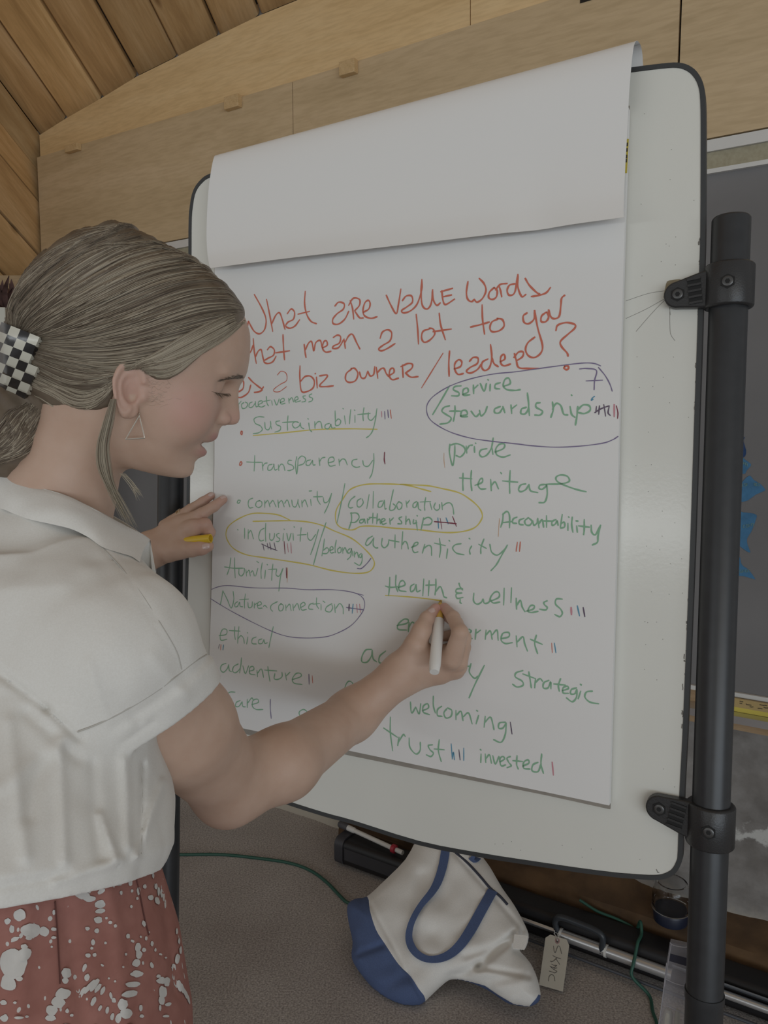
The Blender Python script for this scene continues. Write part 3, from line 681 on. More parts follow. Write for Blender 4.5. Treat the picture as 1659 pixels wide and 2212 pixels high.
wr('B', '215,825 160,920 105,1012|290,825 250,830 240,850 275,870 270,890 228,890|300,882 335,865 330,840 305,850 305,885 347,883|370,820 372,875|372,847 400,820|415,810 440,860 455,810|480,815 478,858|464,784 468,788|545,805 515,815 512,840 542,845|570,827 610,810 600,775 575,785 565,825 590,850 640,855 675,850|215,955 180,965 165,990 190,1010 225,1035 205,1065 152,1075|250,955 250,1000 240,1055|215,990 290,990|285,1022 330,1010 320,985 295,990 290,1025 332,1025|355,990 385,1025 410,1005|410,985 420,1020 445,1000 460,960|545,960 510,975 510,1000 540,1000 560,970|562,960 575,1000|615,950 620,1005|617,977 652,950|715,965 685,975 680,1005 710,1005 730,960 722,872|730,960 735,1018|805,935 780,940 780,965 820,990 805,1015 770,1015|885,930 890,980 875,1030|885,977 910,940 940,955 958,1008 985,1015|1000,960 1010,1010 1032,1030|1008,884 1012,888|1050,960 1045,1020 1035,1080|1050,982 1085,950 1125,955 1130,985 1095,1005 1055,1000', 'green', 3.5)
wr('B', '1160,893 1145,905 1138,920 1150,912', 'blue', 2.4)
wr('B', '1172,960 1168,1000|1192,955 1187,1010|1220,948 1232,1022|1255,960 1248,1000 1262,1018|1160,1000 1205,973 1255,955', 'black', 2.8)
wr('B', '1288,948 1288,1025', 'pink', 4.2)
wr('B', '1302,955 1312,1000 1310,1038', 'maroon', 2.2)
wr('B', '1062,715 1110,712 1172,725 1160,790 1157,850|1105,793 1212,788', 'purple', 2.6)
wr('B', '1200,695 1160,680 1100,676 1000,685 850,705 650,733 500,748 350,780 220,825 120,885 75,935 65,985 85,1040 140,1085 230,1130 350,1165 480,1185 600,1198 700,1208|1185,705 1230,760 1260,815 1275,860', 'purple', 2.3)
wr('D', '700,205 900,230 1100,243 1300,235 1480,212 1560,185 1605,157', 'purple', 2.3)
wr('D', '265,220 262,290 287,390 302,310 305,230|268,228 320,215 375,240 385,280 350,320 315,310|395,235 400,290|400,262 420,232 445,227|460,238 462,285|468,210 472,214|560,255 515,265 500,295 520,320 560,305 595,250 610,170|600,245 608,300|625,282 690,255 700,220 660,220 630,260 640,305 690,322 745,305|370,450 368,520 370,588|437,430 432,510 440,590|342,488 440,495|465,547 520,525 525,495 505,500 490,545 510,575 552,575|590,500 595,590|595,552 625,520 652,575|670,445 676,455|745,430 740,520 742,610|685,512 805,522|870,535 830,545 812,580 830,598 870,580 895,540|895,540 908,590 965,605|1030,540 985,545 975,570 1000,578 1030,555 1035,540 1040,620 1020,680 975,685|1035,538 1150,535 1215,515 1200,475 1145,465 1110,485 1125,520 1200,555 1280,582 1350,598', 'green', 3.3)
wr('D', '690,770 685,830 670,880|685,780 720,755 740,790 740,885|680,845 765,835|800,800 770,815 765,845 797,850|855,810 820,825 818,855 850,862|890,805 862,830 870,860 900,865 920,835 895,808|925,830 935,865 960,845 965,810|965,812 975,885|975,852 1000,820 1012,880|1035,790 1035,880|995,830 1080,832|1110,820 1080,835 1080,865 1105,855 1120,830 1127,865|1160,780 1145,880|1150,852 1175,840 1178,878 1147,888|1205,850 1205,905|1210,798 1214,802|1240,800 1235,860 1245,920|1275,870 1280,920|1270,830 1285,832|1335,820 1335,900 1330,940|1290,870 1375,880|1390,865 1395,920 1425,940 1465,865|1465,865 1445,950 1440,1000 1400,1022', 'green', 3.3)
wr('D', '218,290 218,350 225,408|660,810 655,880 650,955', 'orange', 1.3)
wr('D', '803,1000 793,1072|826,998 820,1073', 'red', 2.4)
wr('G', '912,165 820,140 740,118 650,105 500,100 380,102 290,118 215,155 160,230 110,310 97,380 110,440 150,475 215,492 260,488 320,462 450,462 600,478 800,490 950,508 1080,515 1200,503 1290,470 1340,410 1350,360 1320,300 1250,235 1150,175 1000,138 880,115 740,108 650,103', 'yellow', 3.2)
wr('G', '265,205 225,240 208,290 225,305 247,300|315,225 285,245 285,290 310,295 335,260 325,228|385,192 365,310|422,165 418,305|500,245 470,255 462,295 490,295 510,255 515,240|515,240 520,310 532,310|592,150 575,230 560,318 595,320 610,290 590,270|640,250 620,280 635,318 660,305 665,270 640,252|700,245 708,300|705,272 730,240|790,250 762,270 762,300 785,295 800,255 807,310 827,325|868,215 858,280 860,325|820,255 910,250|905,260 920,320|950,262 938,300 960,325 985,310 985,275|1005,260 1010,320|1008,292 1045,265 1080,265 1100,300 1107,358', 'green', 2.6)
wr('G', '232,345 235,410 212,485|225,350 280,350 300,385 270,425 225,430|335,400 308,410 305,430 330,430 345,400 352,435|370,395 372,435|372,412 395,390|418,350 415,435|385,385 450,390|455,355 450,440|452,417 475,400 482,440|490,427 520,410 510,395 490,410 500,445 532,435|560,395 565,445|562,422 592,390|665,380 640,395 660,420 660,440 630,440|700,375 698,445|700,422 725,400 737,445|765,405 762,438 792,430|785,410 797,495|850,390 828,495|850,402 890,385 922,410 905,445 850,450|793,370 798,374', 'green', 3.0)
wr('G', '972,390 978,478|1042,390 1060,440', 'blue', 3.0)
wr('G', '992,392 1000,440 1007,485', 'maroon', 1.4)
wr('G', '1098,378 1130,462|942,422 1040,430 1130,440', 'maroon', 2.6)
wr('G', '415,545 375,570 355,610 370,625 400,600 425,560|425,560 420,620 440,645 460,645|497,565 492,620 515,645 545,620 555,575|607,535 605,645|555,580 640,595|672,508 662,655|665,622 690,590 710,610 720,655|745,642 795,620 800,600 775,605 755,650 770,685 802,680|860,615 840,690|850,652 890,625 915,640 918,710|985,565 995,650 985,725|942,605 1035,627|1055,655 1045,735|1066,582 1074,588|1170,610 1120,620 1098,650 1130,690 1195,705|1260,630 1242,665 1247,700|1238,564 1246,570|1365,570 1340,640 1338,695|1320,615 1385,650|1415,615 1430,680 1475,708 1520,680 1555,640|1565,622 1510,720 1470,790 1425,840', 'green', 2.9)
wr('E', '60,120 120,98 200,90 400,108 650,110 800,122 1000,122 1150,140 1230,175 1255,230 1235,300 1150,400 1030,465 930,492 780,498 650,485 530,445 380,375 200,280 55,192|1170,145 1245,165', 'purple', 1.9)
wr('E', '150,130 142,180 130,240|150,130 185,200 215,265 235,200 230,135|265,215 245,230 245,255 265,250 280,220 285,250 305,255|325,155 318,220 320,265|280,200 350,195|345,220 350,260 375,255 380,215|395,225 395,265|398,242 415,225|420,247 450,235 440,215 420,230 425,265 457,265|465,252 478,245 495,262|575,215 530,240 522,270 537,290|605,230 585,250 590,285 615,280 620,245 600,230|640,240 642,285|645,262 670,235 682,285|695,235 700,285|705,262 730,230 747,280|755,262 790,240 780,220 755,240 765,280 802,275|855,225 825,240 820,270 852,275|880,185 880,240 897,270|850,235 905,230|915,235 915,280|930,210 945,222|1000,230 960,255 950,285 985,295 1005,265 1000,240|1020,235 1025,300|1030,267 1060,230 1085,260 1088,310|120,480 175,470 180,435 150,430 130,470 135,515 182,508|243,410 240,460 247,510|200,440 285,445|275,410 268,480 265,540|270,502 290,480 310,500 317,540|345,490 335,545|340,456 344,460|410,490 380,505 378,540 412,545|455,505 430,515 430,540 455,540 470,510|470,510 477,540 497,535|543,410 525,490 508,572', 'green', 2.4)
wr('E', '175,695 140,710 132,745 155,765 185,735 195,705|195,705 200,750 217,760|270,700 235,720 225,755 250,768 285,730 295,652|287,730 280,770|305,715 325,775 350,715|355,757 390,745 385,720 360,730 360,775 402,785|415,750 420,800|420,772 450,740 467,805|500,720 505,770 517,835|475,748 570,755|555,775 550,815 580,820 610,800 610,765|635,770 645,825|640,797 672,765|690,822 755,800 755,775 720,775 692,815 705,850 767,860|245,920 205,920 180,945 190,985 227,1005|285,985 255,1000 250,1030 275,1030 300,995|300,995 305,1030 327,1035|340,975 340,1040|345,1002 375,965 387,985|375,1017 425,1000 420,975 385,985 380,1030 410,1055 462,1055|815,1080 780,1055 745,1075 755,1110 800,1140 790,1170 740,1180|860,1130 830,1140 830,1170 870,1150|890,1180 895,1110 915,1090 937,1105|1180,905 1160,850 1130,835 1105,870 1095,940 1122,1005|1080,955 1120,972 1172,970', 'green', 2.6)
wr('E', '1135,235 1132,285', 'black', 3.2)
wr('E', '1165,235 1158,305|155,552 150,590', 'blue', 3.0)
wr('E', '1192,235 1198,300|1215,235 1222,300', 'pink', 2.6)
wr('E', '1112,260 1180,270 1245,278|820,780 822,858|520,975 520,1050 527,1125', 'purple', 2.4)
wr('E', '125,545 115,580', 'black', 1.2)
wr('E', '135,548 132,592|845,790 850,848', 'red', 1.8)
wr('F', '298,362 355,350 365,330 340,325 305,355 305,385 357,390|370,345 365,400|368,375 385,345 400,350 405,385|730,410 742,395 728,385|718,440 747,440|770,385 765,445|768,412 797,390|830,390 825,445|828,422 855,395 866,445|866,420 895,390 902,450|920,442 965,430 965,405 930,410 920,450 945,470 987,465|1010,425 1015,490|1015,462 1050,430 1060,470 1077,515|1130,420 1120,470 1137,530|1095,445 1165,475|255,75 253,130 248,185|292,62 290,120 302,160|228,127 262,135 322,128|305,137 345,120 335,95 315,105 310,150 352,160|400,115 380,130 380,160 400,150 412,118|412,118 417,160 437,153|458,85 452,185|490,95 485,185|470,122 530,120|530,85 530,130 525,180|528,162 555,130 570,160 578,190 595,197|668,110 675,132 690,150|690,142 655,145 652,165 685,170|685,168 652,175 657,200 692,195|675,207 675,225 683,230|757,170 755,215 775,235 800,225 812,205|812,205 820,230 845,225 855,200|845,222 905,195 905,165 880,165 855,200 872,228 912,222|938,140 935,240|982,138 978,225|1010,200 1012,265|1014,242 1035,212 1045,250 1062,280|1070,277 1110,265 1118,245 1095,245 1080,275 1100,285 1140,278|1195,215 1175,225 1180,240 1195,255 1185,270 1150,265|1285,205 1250,205 1245,235 1275,265 1285,290 1270,310 1240,297', 'green', 3.2)
wr('F', '145,505 110,510 88,550 90,580 120,580 145,545 150,510|150,510 155,560 177,580|230,515 195,545 190,580 207,590|270,530 235,560 230,600 267,605|280,570 310,548 300,528 280,545 282,580|700,608 737,605|740,590 730,640 760,678 780,665|820,600 770,700 728,795|681,640 678,655|1050,632 1010,645 1005,670 1045,695 1050,720 1015,730 988,713|1085,640 1095,700 1100,735|1050,652 1125,680|1125,680 1120,735|1122,707 1150,680 1167,695|1205,690 1175,705 1172,735 1200,735 1215,700 1217,740|1275,680 1262,720 1267,755|1235,712 1302,718|1285,752 1320,740 1315,725 1290,735 1290,765 1322,768|1370,735 1340,745 1335,770 1360,770 1372,745|1372,745 1370,790 1345,818 1310,795|1395,755 1380,800|1393,713 1399,718|1465,755 1430,760 1420,790 1450,820 1502,830|378,820 385,885 410,850|410,850 430,890 440,830|450,872 485,855 480,830 455,845 455,880 492,895|515,785 515,840 527,885|565,845 540,865 540,900 567,905|595,860 578,885 590,915 620,905 625,870 600,855|650,870 650,925|655,897 680,875 692,930|695,907 725,885 747,950|785,900 770,950|773,870 780,874|825,905 818,970|822,942 855,910 870,950 877,985|945,940 910,945 905,975 930,975 950,945|950,945 945,1010 920,1060 875,1045|258,910 258,1000 272,1110|218,975 300,1030|310,1030 302,1080|305,1062 335,1015 347,1025|370,1035 375,1090 410,1130 435,1110 437,1060|510,1075 485,1080 495,1105 515,1125 500,1145 473,1135|550,1045 545,1110 562,1175|520,1100 580,1105|800,1130 798,1180|795,1103 800,1107|825,1130 828,1180|830,1157 850,1135 862,1185|870,1140 885,1190 907,1145|915,1177 940,1160 930,1145 912,1160 920,1200 947,1195|975,1145 955,1155 965,1180 980,1200 955,1212|1015,1140 1012,1190 1022,1220|990,1170 1047,1175|1050,1202 1085,1185 1080,1165 1055,1180 1055,1215 1092,1220|1140,1180 1110,1195 1105,1230 1140,1235 1158,1190|1162,1130 1158,1190 1172,1245', 'green', 3.2)
wr('F', '228,183 350,190 480,203 565,215', 'yellow', 2.8)
wr('F', '1222,468 1225,525', 'red', 2.0)
wr('F', '1238,468 1247,525|1375,245 1388,305|622,1070 628,1160|628,1160 635,1120 641,1165|697,1095 697,1168', 'blue', 2.8)
wr('F', '1338,255 1340,298|1225,1180 1232,1255', 'pink', 4.0)
wr('F', '1410,255 1420,310|975,940 985,1010|668,1105 675,1165', 'black', 2.8)
PXM = 1.10 / F_PX
part_names = {'red': ('red_heading', 'red marker handwriting of the question'), 'green': ('green_word_list', 'green marker handwriting of the word list'), 'yellow': ('yellow_loops', 'yellow marker loops and underlines'), 'purple': ('purple_loops', 'thin purple loops, a seven and tally strokes'), 'black': ('dark_tallies', 'dark tally strokes'), 'maroon': ('maroon_tallies', 'maroon tally strokes'), 'pink': ('pink_tallies', 'pink tally strokes'), 'blue': ('blue_tallies', 'blue tally strokes'), 'orange': ('pale_orange_lines', 'thin pale orange lines')}
lift = {'yellow': 0.00012, 'green': 0.00020, 'red': 0.00028, 'purple': 0.00036, 'orange': 0.00016, 'pink': 0.00030, 'blue': 0.00034, 'black': 0.00042, 'maroon': 0.00048}
WORD = {'red': ('red_word', 24), 'green': ('green_word', 15), 'yellow': ('yellow_loop', 12), 'purple': ('purple_line', 9), 'black': ('dark_tally_mark', 14), 'maroon': ('maroon_tally_mark', 14), 'pink': ('pink_tally_mark', 14), 'blue': ('blue_tally_mark', 14), 'orange': ('pale_orange_line', 10)}
for colr, lst in TXT.items():
    strokes = []; k = 0; rr = random.Random(11)
    for cr, wd, words in lst:
        wd *= {'green': 1.12, 'red': 1.06}.get(colr, 1.0); x0, y0, s = CROPS[cr]
        for stx in words.replace('\n', '|').split('|'):
            pts = np.array([tuple(map(float, p.split(','))) for p in stx.split()])
            if len(pts) < 2: continue
            px = pts / s + [x0, y0]
            P = np.array([page(x, y, 0) for x, y in px])
            dense = catmull(px, 6) if len(px) > 2 else px[0] + (px[1] - px[0]) * np.linspace(0, 1, 7)[:, None]
            P = catmull(P, 6) if len(P) > 2 else np.array([P[0] + (P[1] - P[0]) * t for t in np.linspace(0, 1, 4)])
            T = np.gradient(P, axis=0); T /= np.linalg.norm(T, axis=1)[:, None] + 1e-12
            Sd = np.cross(BN, T); n = len(P)
            P[0] -= T[0] * wd * PXM * 0.3; P[-1] += T[-1] * wd * PXM * 0.3
            w = wd * PXM * 0.5 * (0.92 + 0.14 * np.sin(np.arange(n) * 0.7 + rr.random() * 6))
            w[0] *= 0.7; w[-1] *= 0.7
            z = lift[colr] + (k % 5) * 0.000012; k += 1
            strokes.append((dense, np.stack([P - Sd * w[:, None], P + Sd * w[:, None]], 1) + BN * z))
    nm, th_ = WORD[colr]; n = len(strokes); lab_ = list(range(n))
    def find(i):
        while lab_[i] != i: i = lab_[i]
        return i
    for i in range(n):
        for j in range(i):
            a_, b_ = strokes[i][0], strokes[j][0]
            if find(i) != find(j):
                d_ = a_[:, None, :] - b_[None]
                if np.sqrt((d_ * [1.0, 1.5]) ** 2 @ [1, 1]).min() < th_: lab_[find(i)] = find(j)
    for g_ in sorted(set(find(i) for i in range(n))):
        mb = MB()
        for i in range(n):
            if find(i) == g_: mb.grid(strokes[i][1])
        mb.build(nm, INKM[colr], fc, smooth=False)
def floor_pt(x, y, z=0.0):
    r = ray(x, y); t = (z - CAM_H) / r[2]; return CAM + r * t
# ------------------------------------------------------------------ things on the floor by the wall
mat_case = M('black_case', (0.010, 0.010, 0.012), 0.5)
mat_case_end = M('case_end_cap', (0.045, 0.045, 0.052), 0.5)
mat_white_pl = M('white_plastic', (0.62, 0.61, 0.58), 0.4)
mat_red_pl = M('red_plastic', (0.42, 0.03, 0.05), 0.35)
mat_grey_pl = M('grey_rubber', (0.07, 0.07, 0.075), 0.6)
WO = 0.135   # how far out from the wall the projection screen lies
sL = wsz(738, 1880, WO)[0]; sR = 1.75
ps = thing('projection_screen', 'black and silver roll-up projection screen lying along the wall foot', 'projection screen', wpt((sL + sR) / 2, 0, WO))
def rounded(cx, cz, w, h, r, n=5):
    out = []
    for (sx_, sz_, a0) in ((1, 1, 0), (-1, 1, 90), (-1, -1, 180), (1, -1, 270)):
        for k in range(n + 1):
            a = math.radians(a0 + 90 * k / n); out.append((cx + sx_ * (w / 2 - r) + r * math.cos(a), cz + sz_ * (h / 2 - r) + r * math.sin(a)))
    return out
def along(sec, sa, sb, name, mat, parent, mi=None):
    P = [wpt(sa, z, o_) for o_, z in sec]
    return MB().prism(P, WD * (sb - sa)).build(name, mat, parent, angle=45)
along(rounded(WO - 0.005, 0.050, 0.088, 0.085, 0.02), sL + 0.03, sR - 0.02, 'case', mat_case, ps)
for a, b in ((sL, sL + 0.034), (sR - 0.03, sR)):
    along(rounded(WO - 0.005, 0.052, 0.094, 0.092, 0.024), a, b, 'end_cap', mat_case_end, ps)
# dull grey flat panel on the case near the left end
tag(MB().frame_box(wpt(sL + 0.17, 0.052, WO + 0.0395), WD, ZU, WN, 0.13, 0.02, 0.0006).build('end_panel', mat_case_end, ps, smooth=False), 'charcoal flat panel on the left end')
# silver tube and slats
zS = wsz(1400, 2086, WO + 0.05)[1]
sS = wsz(1120, 1985, WO + 0.05)[0]
mat_silver = M('silver_tube', (0.62, 0.63, 0.64), 0.30, metal=0.75)
sB = wsz(1452, 2105, WO + 0.05)[0]; sT = wsz(1400, 2085, WO + 0.03)[0]
def sat(x, y): return wsz(x, y, WO + 0.05)[0]
sh1, sh2 = sat(1203, 2015), sat(1300, 2055)
MB().frame_box(wpt((sS - 0.3 + sh1) / 2, zS + 0.003, WO + 0.052), WD, unit(ZU + WN), unit(WN - ZU), (sh1 - sS + 0.3) / 2, 0.014, 0.004).build('slat', mat_silver, ps, bevel=0.001)
MB().tube([wpt(sh1 + 0.006, zS, WO + 0.052), wpt(sB, zS, WO + 0.052)], 0.0145, 20).build('leg_tube', mat_silver, ps)
MB().tube([wpt(sB, zS - 0.004, WO + 0.052), wpt(sB + 0.05, zS - 0.004, WO + 0.052)], 0.017, 20).build('tube_collar', mat_case, ps)
MB().tube([wpt(sB + 0.05, zS, WO + 0.052), wpt(sR, zS, WO + 0.052)], 0.0095, 20).build('leg_tube', mat_silver, ps)
MB().frame_box(wpt((sB + sR) / 2, zS + 0.022, WO + 0.048), WD, unit(ZU + WN), unit(WN - ZU), (sR - sB) / 2, 0.010, 0.002).build('slat', M('grey_blue_slat', (0.14, 0.15, 0.165), 0.4), ps, bevel=0.0006)
MB().tube([wpt(sS, 0.020, WO + 0.072), wpt(sR, 0.020, WO + 0.072)], 0.0045, 10).build('lower_rod', M('blued_rod', (0.10, 0.11, 0.13), 0.35, metal=0.5), ps)
# carrying handle
hp = [wpt(sh1 + 0.004, zS + 0.006, WO + 0.056), wpt(sh1 - 0.003, zS + 0.036, WO + 0.058), wpt(sh1 + 0.012, zS + 0.054, WO + 0.058), wpt((sh1 + sh2) / 2, zS + 0.055, WO + 0.058), wpt(sh2 - 0.010, zS + 0.050, WO + 0.058), wpt(sh2 + 0.004, zS + 0.034, WO + 0.058), wpt(sh2, zS - 0.004, WO + 0.058)]
MB().tube(catmull(hp, 6), 0.0085, 14).build('handle', M('handle_plastic', (0.030, 0.035, 0.042), 0.4), ps)
for s_ in (sh1 + 0.012, sh2 + 0.012):
    MB().lathe(wpt(s_ - 0.003, zS, WO + 0.052), WD, [(0, 0.0165), (0.006, 0.0165)], 24).build('tube_ring', mat_white_pl, ps)
# white extension pole with a red knob, lying on top of the case
pA = hit(742, 1812, WP + WN * (WO - 0.02), WN); pB = hit(870, 1872, WP + WN * (WO + 0.015), WN)
pA[2] = max(pA[2], 0.112); pB[2] = 0.111
pd = unit(pB - pA)
pk = thing('extension_pole', 'short white pole with a red ring, behind the canvas tote', 'pole', pA)
MB().tube([pA + pd * 0.03, pB], 0.0075, 14).build('shaft', mat_white_pl, pk)
MB().lathe(pA + pd * 0.02, pd, [(0, 0.0095), (0.03, 0.0095), (0.034, 0.008)], 18).build('collar', mat_white_pl, pk)
tag(MB().lathe(pA - pd * 0.018, pd, [(0, 0.010), (0.003, 0.0115), (0.036, 0.0115), (0.04, 0.010)], 18).build('foot', mat_grey_pl, pk), 'grey rubber foot')
rp = pA + pd * np.linalg.norm(hit(848, 1862, WP + WN * (WO + 0.01), WN) - pA)
tag(MB().lathe(rp - pd * 0.009, pd, [(0, 0.010), (0.003, 0.0135), (0.015, 0.0135), (0.018, 0.010)], 22).build('ring', mat_red_pl, pk), 'glossy red ring')
# paper tag tied to the handle
mat_manila = M('manila', (0.60, 0.575, 0.50), 0.8, var=0.03, scale=30)
TG0 = hit(1203, 2030, WP + WN * (WO + 0.085), WN)
_fb = floor_pt(1190, 2146, 0.004); _ax = unit(WD + RT * 0.3); tn = unit(np.cross(_ax, TG0 - _fb)); tn = tn if tn[1] < 0 else -tn
def tgp(x, y, off=0.0): return hit(1160 + x / 9.217, 1960 + y / 9.217, TG0 + tn * off, tn)
tgt = thing('paper_tag', 'hand-lettered manila paper tag tied to the black screen handle', 'tag', tgp(280, 1650))
MB().prism([tgp(*q) for q in [(265, 543), (170, 605), (40, 1540), (515, 1675), (642, 760), (590, 640)]], -tn * 0.0006).build('card', mat_manila, tgt, smooth=False)
mb = MB(); P = [tgp(405 + 48 * math.cos(a), 668 + 60 * math.sin(a), 0.0003) for a in np.linspace(0, 2 * math.pi, 24, endpoint=False)]
tag(mb.prism(P, -tn * 0.0003).build('reinforcing_ring', M('ring_patch', (0.40, 0.27, 0.26), 0.8), tgt, smooth=False), 'dull pink reinforcing ring')
MB().prism([tgp(405 + 18 * math.cos(a), 675 + 24 * math.sin(a), 0.0005) for a in np.linspace(0, 2 * math.pi, 16, endpoint=False)], -tn * 0.0002).build('eyelet_hole', mat_recess, tgt, smooth=False)
mb = MB()
for stx in ['330,770 345,880 370,895 405,800 430,770 460,800 492,930', '312,960 390,1000 475,1025|400,1005 330,1070 280,1085 278,1065|375,1020 455,1140', '290,1130 335,1155 395,1155|395,1155 345,1200 260,1175|335,1230 400,1205|265,1180 330,1235|330,1235 400,1275|240,1270 310,1290 355,1308 400,1280', '232,1470 240,1390 275,1345 320,1350 350,1400 358,1468']:
    for s1_ in stx.split('|'):
        q = [tuple(map(float, p.split(','))) for p in s1_.split()]
        mb.tube(catmull([tgp(x, y, 0.0003) for x, y in q], 5), 0.0007, 5)
mb.build('lettering', M('pencil_ink', (0.10, 0.10, 0.10), 0.8), tgt)
mb = MB(); mb.tube(catmull([tgp(405, 675, 0.001), tgp(420, 590, 0.004), tgp(430, 540, 0.002), wpt(sh1 + 0.002, zS + 0.0, WO + 0.068), wpt(sh1, zS + 0.018, WO + 0.070)], 5), 0.0008, 6)
mb.tube(catmull([tgp(405, 675, 0.001), tgp(370, 560, 0.004), tgp(335, 520, 0.003), tgp(380, 505, 0.0), tgp(430, 545, 0.002)], 5), 0.0007, 6)
mb.build('string', mat_white_pl, tgt)
# scrap of paper on the footing
sp = [hit(x, y, WP + WN * 0.05, WN) for x, y in [(1232, 1979), (1262, 1986), (1328, 2009), (1322, 2019), (1300, 2014), (1262, 1997)]]
o = MB().prism(sp, -WN * 0.0008).build('paper_scrap', M('scrap_paper', (0.36, 0.31, 0.27), 0.9), smooth=False); tag(o, 'dusty torn paper strip behind the black handle', 'paper')
# cords
mat_cord = M('green_cord', (0.020, 0.085, 0.060), 0.5)
c1_ = [floor_pt(x, y, 0.005) for x, y in [(240, 1850), (330, 1846), (400, 1846), (480, 1846), (560, 1854), (625, 1864), (670, 1880), (705, 1905), (735, 1936), (752, 1950), (790, 1962), (850, 1972)]]
tag(MB().tube(catmull(c1_, 6), 0.005, 10).build('power_cable', mat_cord), 'green cord curving over the carpet towards the tote', 'cord')
sc_ = wsz(1384, 2034, WO)[0]
c2_ = [hit(x, y, WP + WN * 0.088, WN) for x, y in [(1252, 1944), (1290, 1968), (1330, 1984), (1362, 2000), (1374, 2010)]]
c2_ += [wpt(sc_ - 0.01, 0.118, 0.105), wpt(sc_, 0.101, WO - 0.005), wpt(sc_, 0.098, WO + 0.030), wpt(sc_, zS + 0.0205, WO + 0.054), wpt(sc_, zS + 0.004, WO + 0.073), wpt(sc_ + 0.002, 0.035, WO + 0.086), floor_pt(1402, 2150, 0.006), floor_pt(1410, 2185, 0.0045), floor_pt(1420, 2215, 0.0045), floor_pt(1440, 2300, 0.0045)]
tag(MB().tube(catmull(c2_, 8), 0.0042, 10).build('power_cable', mat_cord), 'green cord dropping over the silver tube near the black post', 'cord')

# clear jar on the footing
mat_clear = bpy.data.materials.new('clear_plastic'); mat_clear.use_nodes = True
b = mat_clear.node_tree.nodes['Principled BSDF']; b.inputs['Base Color'].default_value = (0.93, 0.93, 0.93, 1); b.inputs['Roughness'].default_value = 0.06; b.inputs['Transmission Weight'].default_value = 1.0; b.inputs['IOR'].default_value = 1.25
mat_navy_pl = M('navy_plastic', (0.012, 0.016, 0.035), 0.4)
jb = hit(1447, 2012, WP + WN * 0.060, WN); jb[2] = 0.120
jr = thing('jar', 'clear plastic jar standing on its dark blue lid beside the black post', 'jar', jb)
MB().lathe(jb, ZU, [(0, 0.040), (0.003, 0.044), (0.030, 0.046), (0.034, 0.044)], 40).build('lid', mat_navy_pl, jr)
MB().lathe(jb + ZU * 0.0345, ZU, [(0, 0.044), (0.004, 0.051), (0.010, 0.0515), (0.014, 0.050), (0.05, 0.0485), (0.07, 0.046), (0.078, 0.040), (0.0785, 0.036), (0.0765, 0.036), (0.068, 0.0435), (0.05, 0.0465), (0.014, 0.048), (0.004, 0.046), (0.003, 0.0)], 40).build('bowl', mat_clear, jr)

# clear pouch hanging behind the post, with pens in it
mat_pouch = bpy.data.materials.new('pouch_film'); mat_pouch.use_nodes = True
b = mat_pouch.node_tree.nodes['Principled BSDF']; b.inputs['Base Color'].default_value = (0.55, 0.55, 0.60, 1); b.inputs['Roughness'].default_value = 0.18; b.inputs['Alpha'].default_value = 0.30
pn = unit(BN * 0.9 + RT * 0.1)
P0 = hit(1460, 2100, BP + BN * (BOARD - 0.035), BN)
def pp(x, y, off=0.0): return hit(x, y, P0 + BN * off, BN)
po = thing('clear_pouch', 'clear plastic pouch of pens hanging behind the right post', 'pouch', pp(1460, 2330))
PO = [(1447, 2036), (1492, 2046), (1540, 2056), (1530, 2330), (1402, 2310), (1424, 2212), (1440, 2080)]
MB().prism([pp(x, y) for x, y in PO], -BN * 0.010).build('film', mat_pouch, po, smooth=False)
mb = MB()
for seg in ([(1447, 2036), (1455, 2042), (1475, 2046), (1494, 2047), (1540, 2057)], [(1440, 2080), (1432, 2150), (1420, 2230), (1402, 2310)], [(1438, 2115), (1470, 2128), (1535, 2140)], [(1450, 2040), (1444, 2075), (1436, 2130)], [(1440, 2172), (1480, 2190), (1535, 2200)]):
    mb.tube(catmull([pp(x, y, 0.0008) for x, y in seg], 4), 0.0007, 5)
mb.build('welded_seam', M('film_seam', (0.42, 0.42, 0.46), 0.3), po)
MB().prism([pp(x, y, 0.0004) for x, y in [(1448, 2060), (1495, 2073), (1540, 2080), (1538, 2105), (1492, 2090), (1446, 2076)]], -BN * 0.0003).build('printed_band', M('film_band', (0.025, 0.027, 0.05), 0.5), po, smooth=False)
for (x0_, y0_, x1_, y1_, r_, nm, cl_, lab) in [(1444, 2180, 1434, 2300, 0.006, 'pen', (0.50, 0.49, 0.44), 'fat grey-white pen at the left of the pouch'), (1464, 2180, 1456, 2300, 0.0032, 'pen', (0.50, 0.50, 0.42), 'slim pale pen in the pouch beside the post')]:
    a_, b_ = pp(x0_, y0_, -0.005), pp(x1_, y1_, -0.005)
    t_ = thing(nm, lab, 'pen', b_, 'pens in the clear pouch')
    dd = unit(b_ - a_); ln = np.linalg.norm(b_ - a_)
    MB().lathe(a_, dd, [(0, r_ * 0.5), (0.003, r_ * 0.9), (0.01, r_), (ln - 0.03, r_)], 16).build('barrel', M('pen_barrel', cl_, 0.5), t_)
    MB().lathe(a_ + dd * (ln - 0.03), dd, [(0, r_ * 1.04), (0.03, r_ * 0.8)], 16).build('cap', mat_grey_pl, t_)

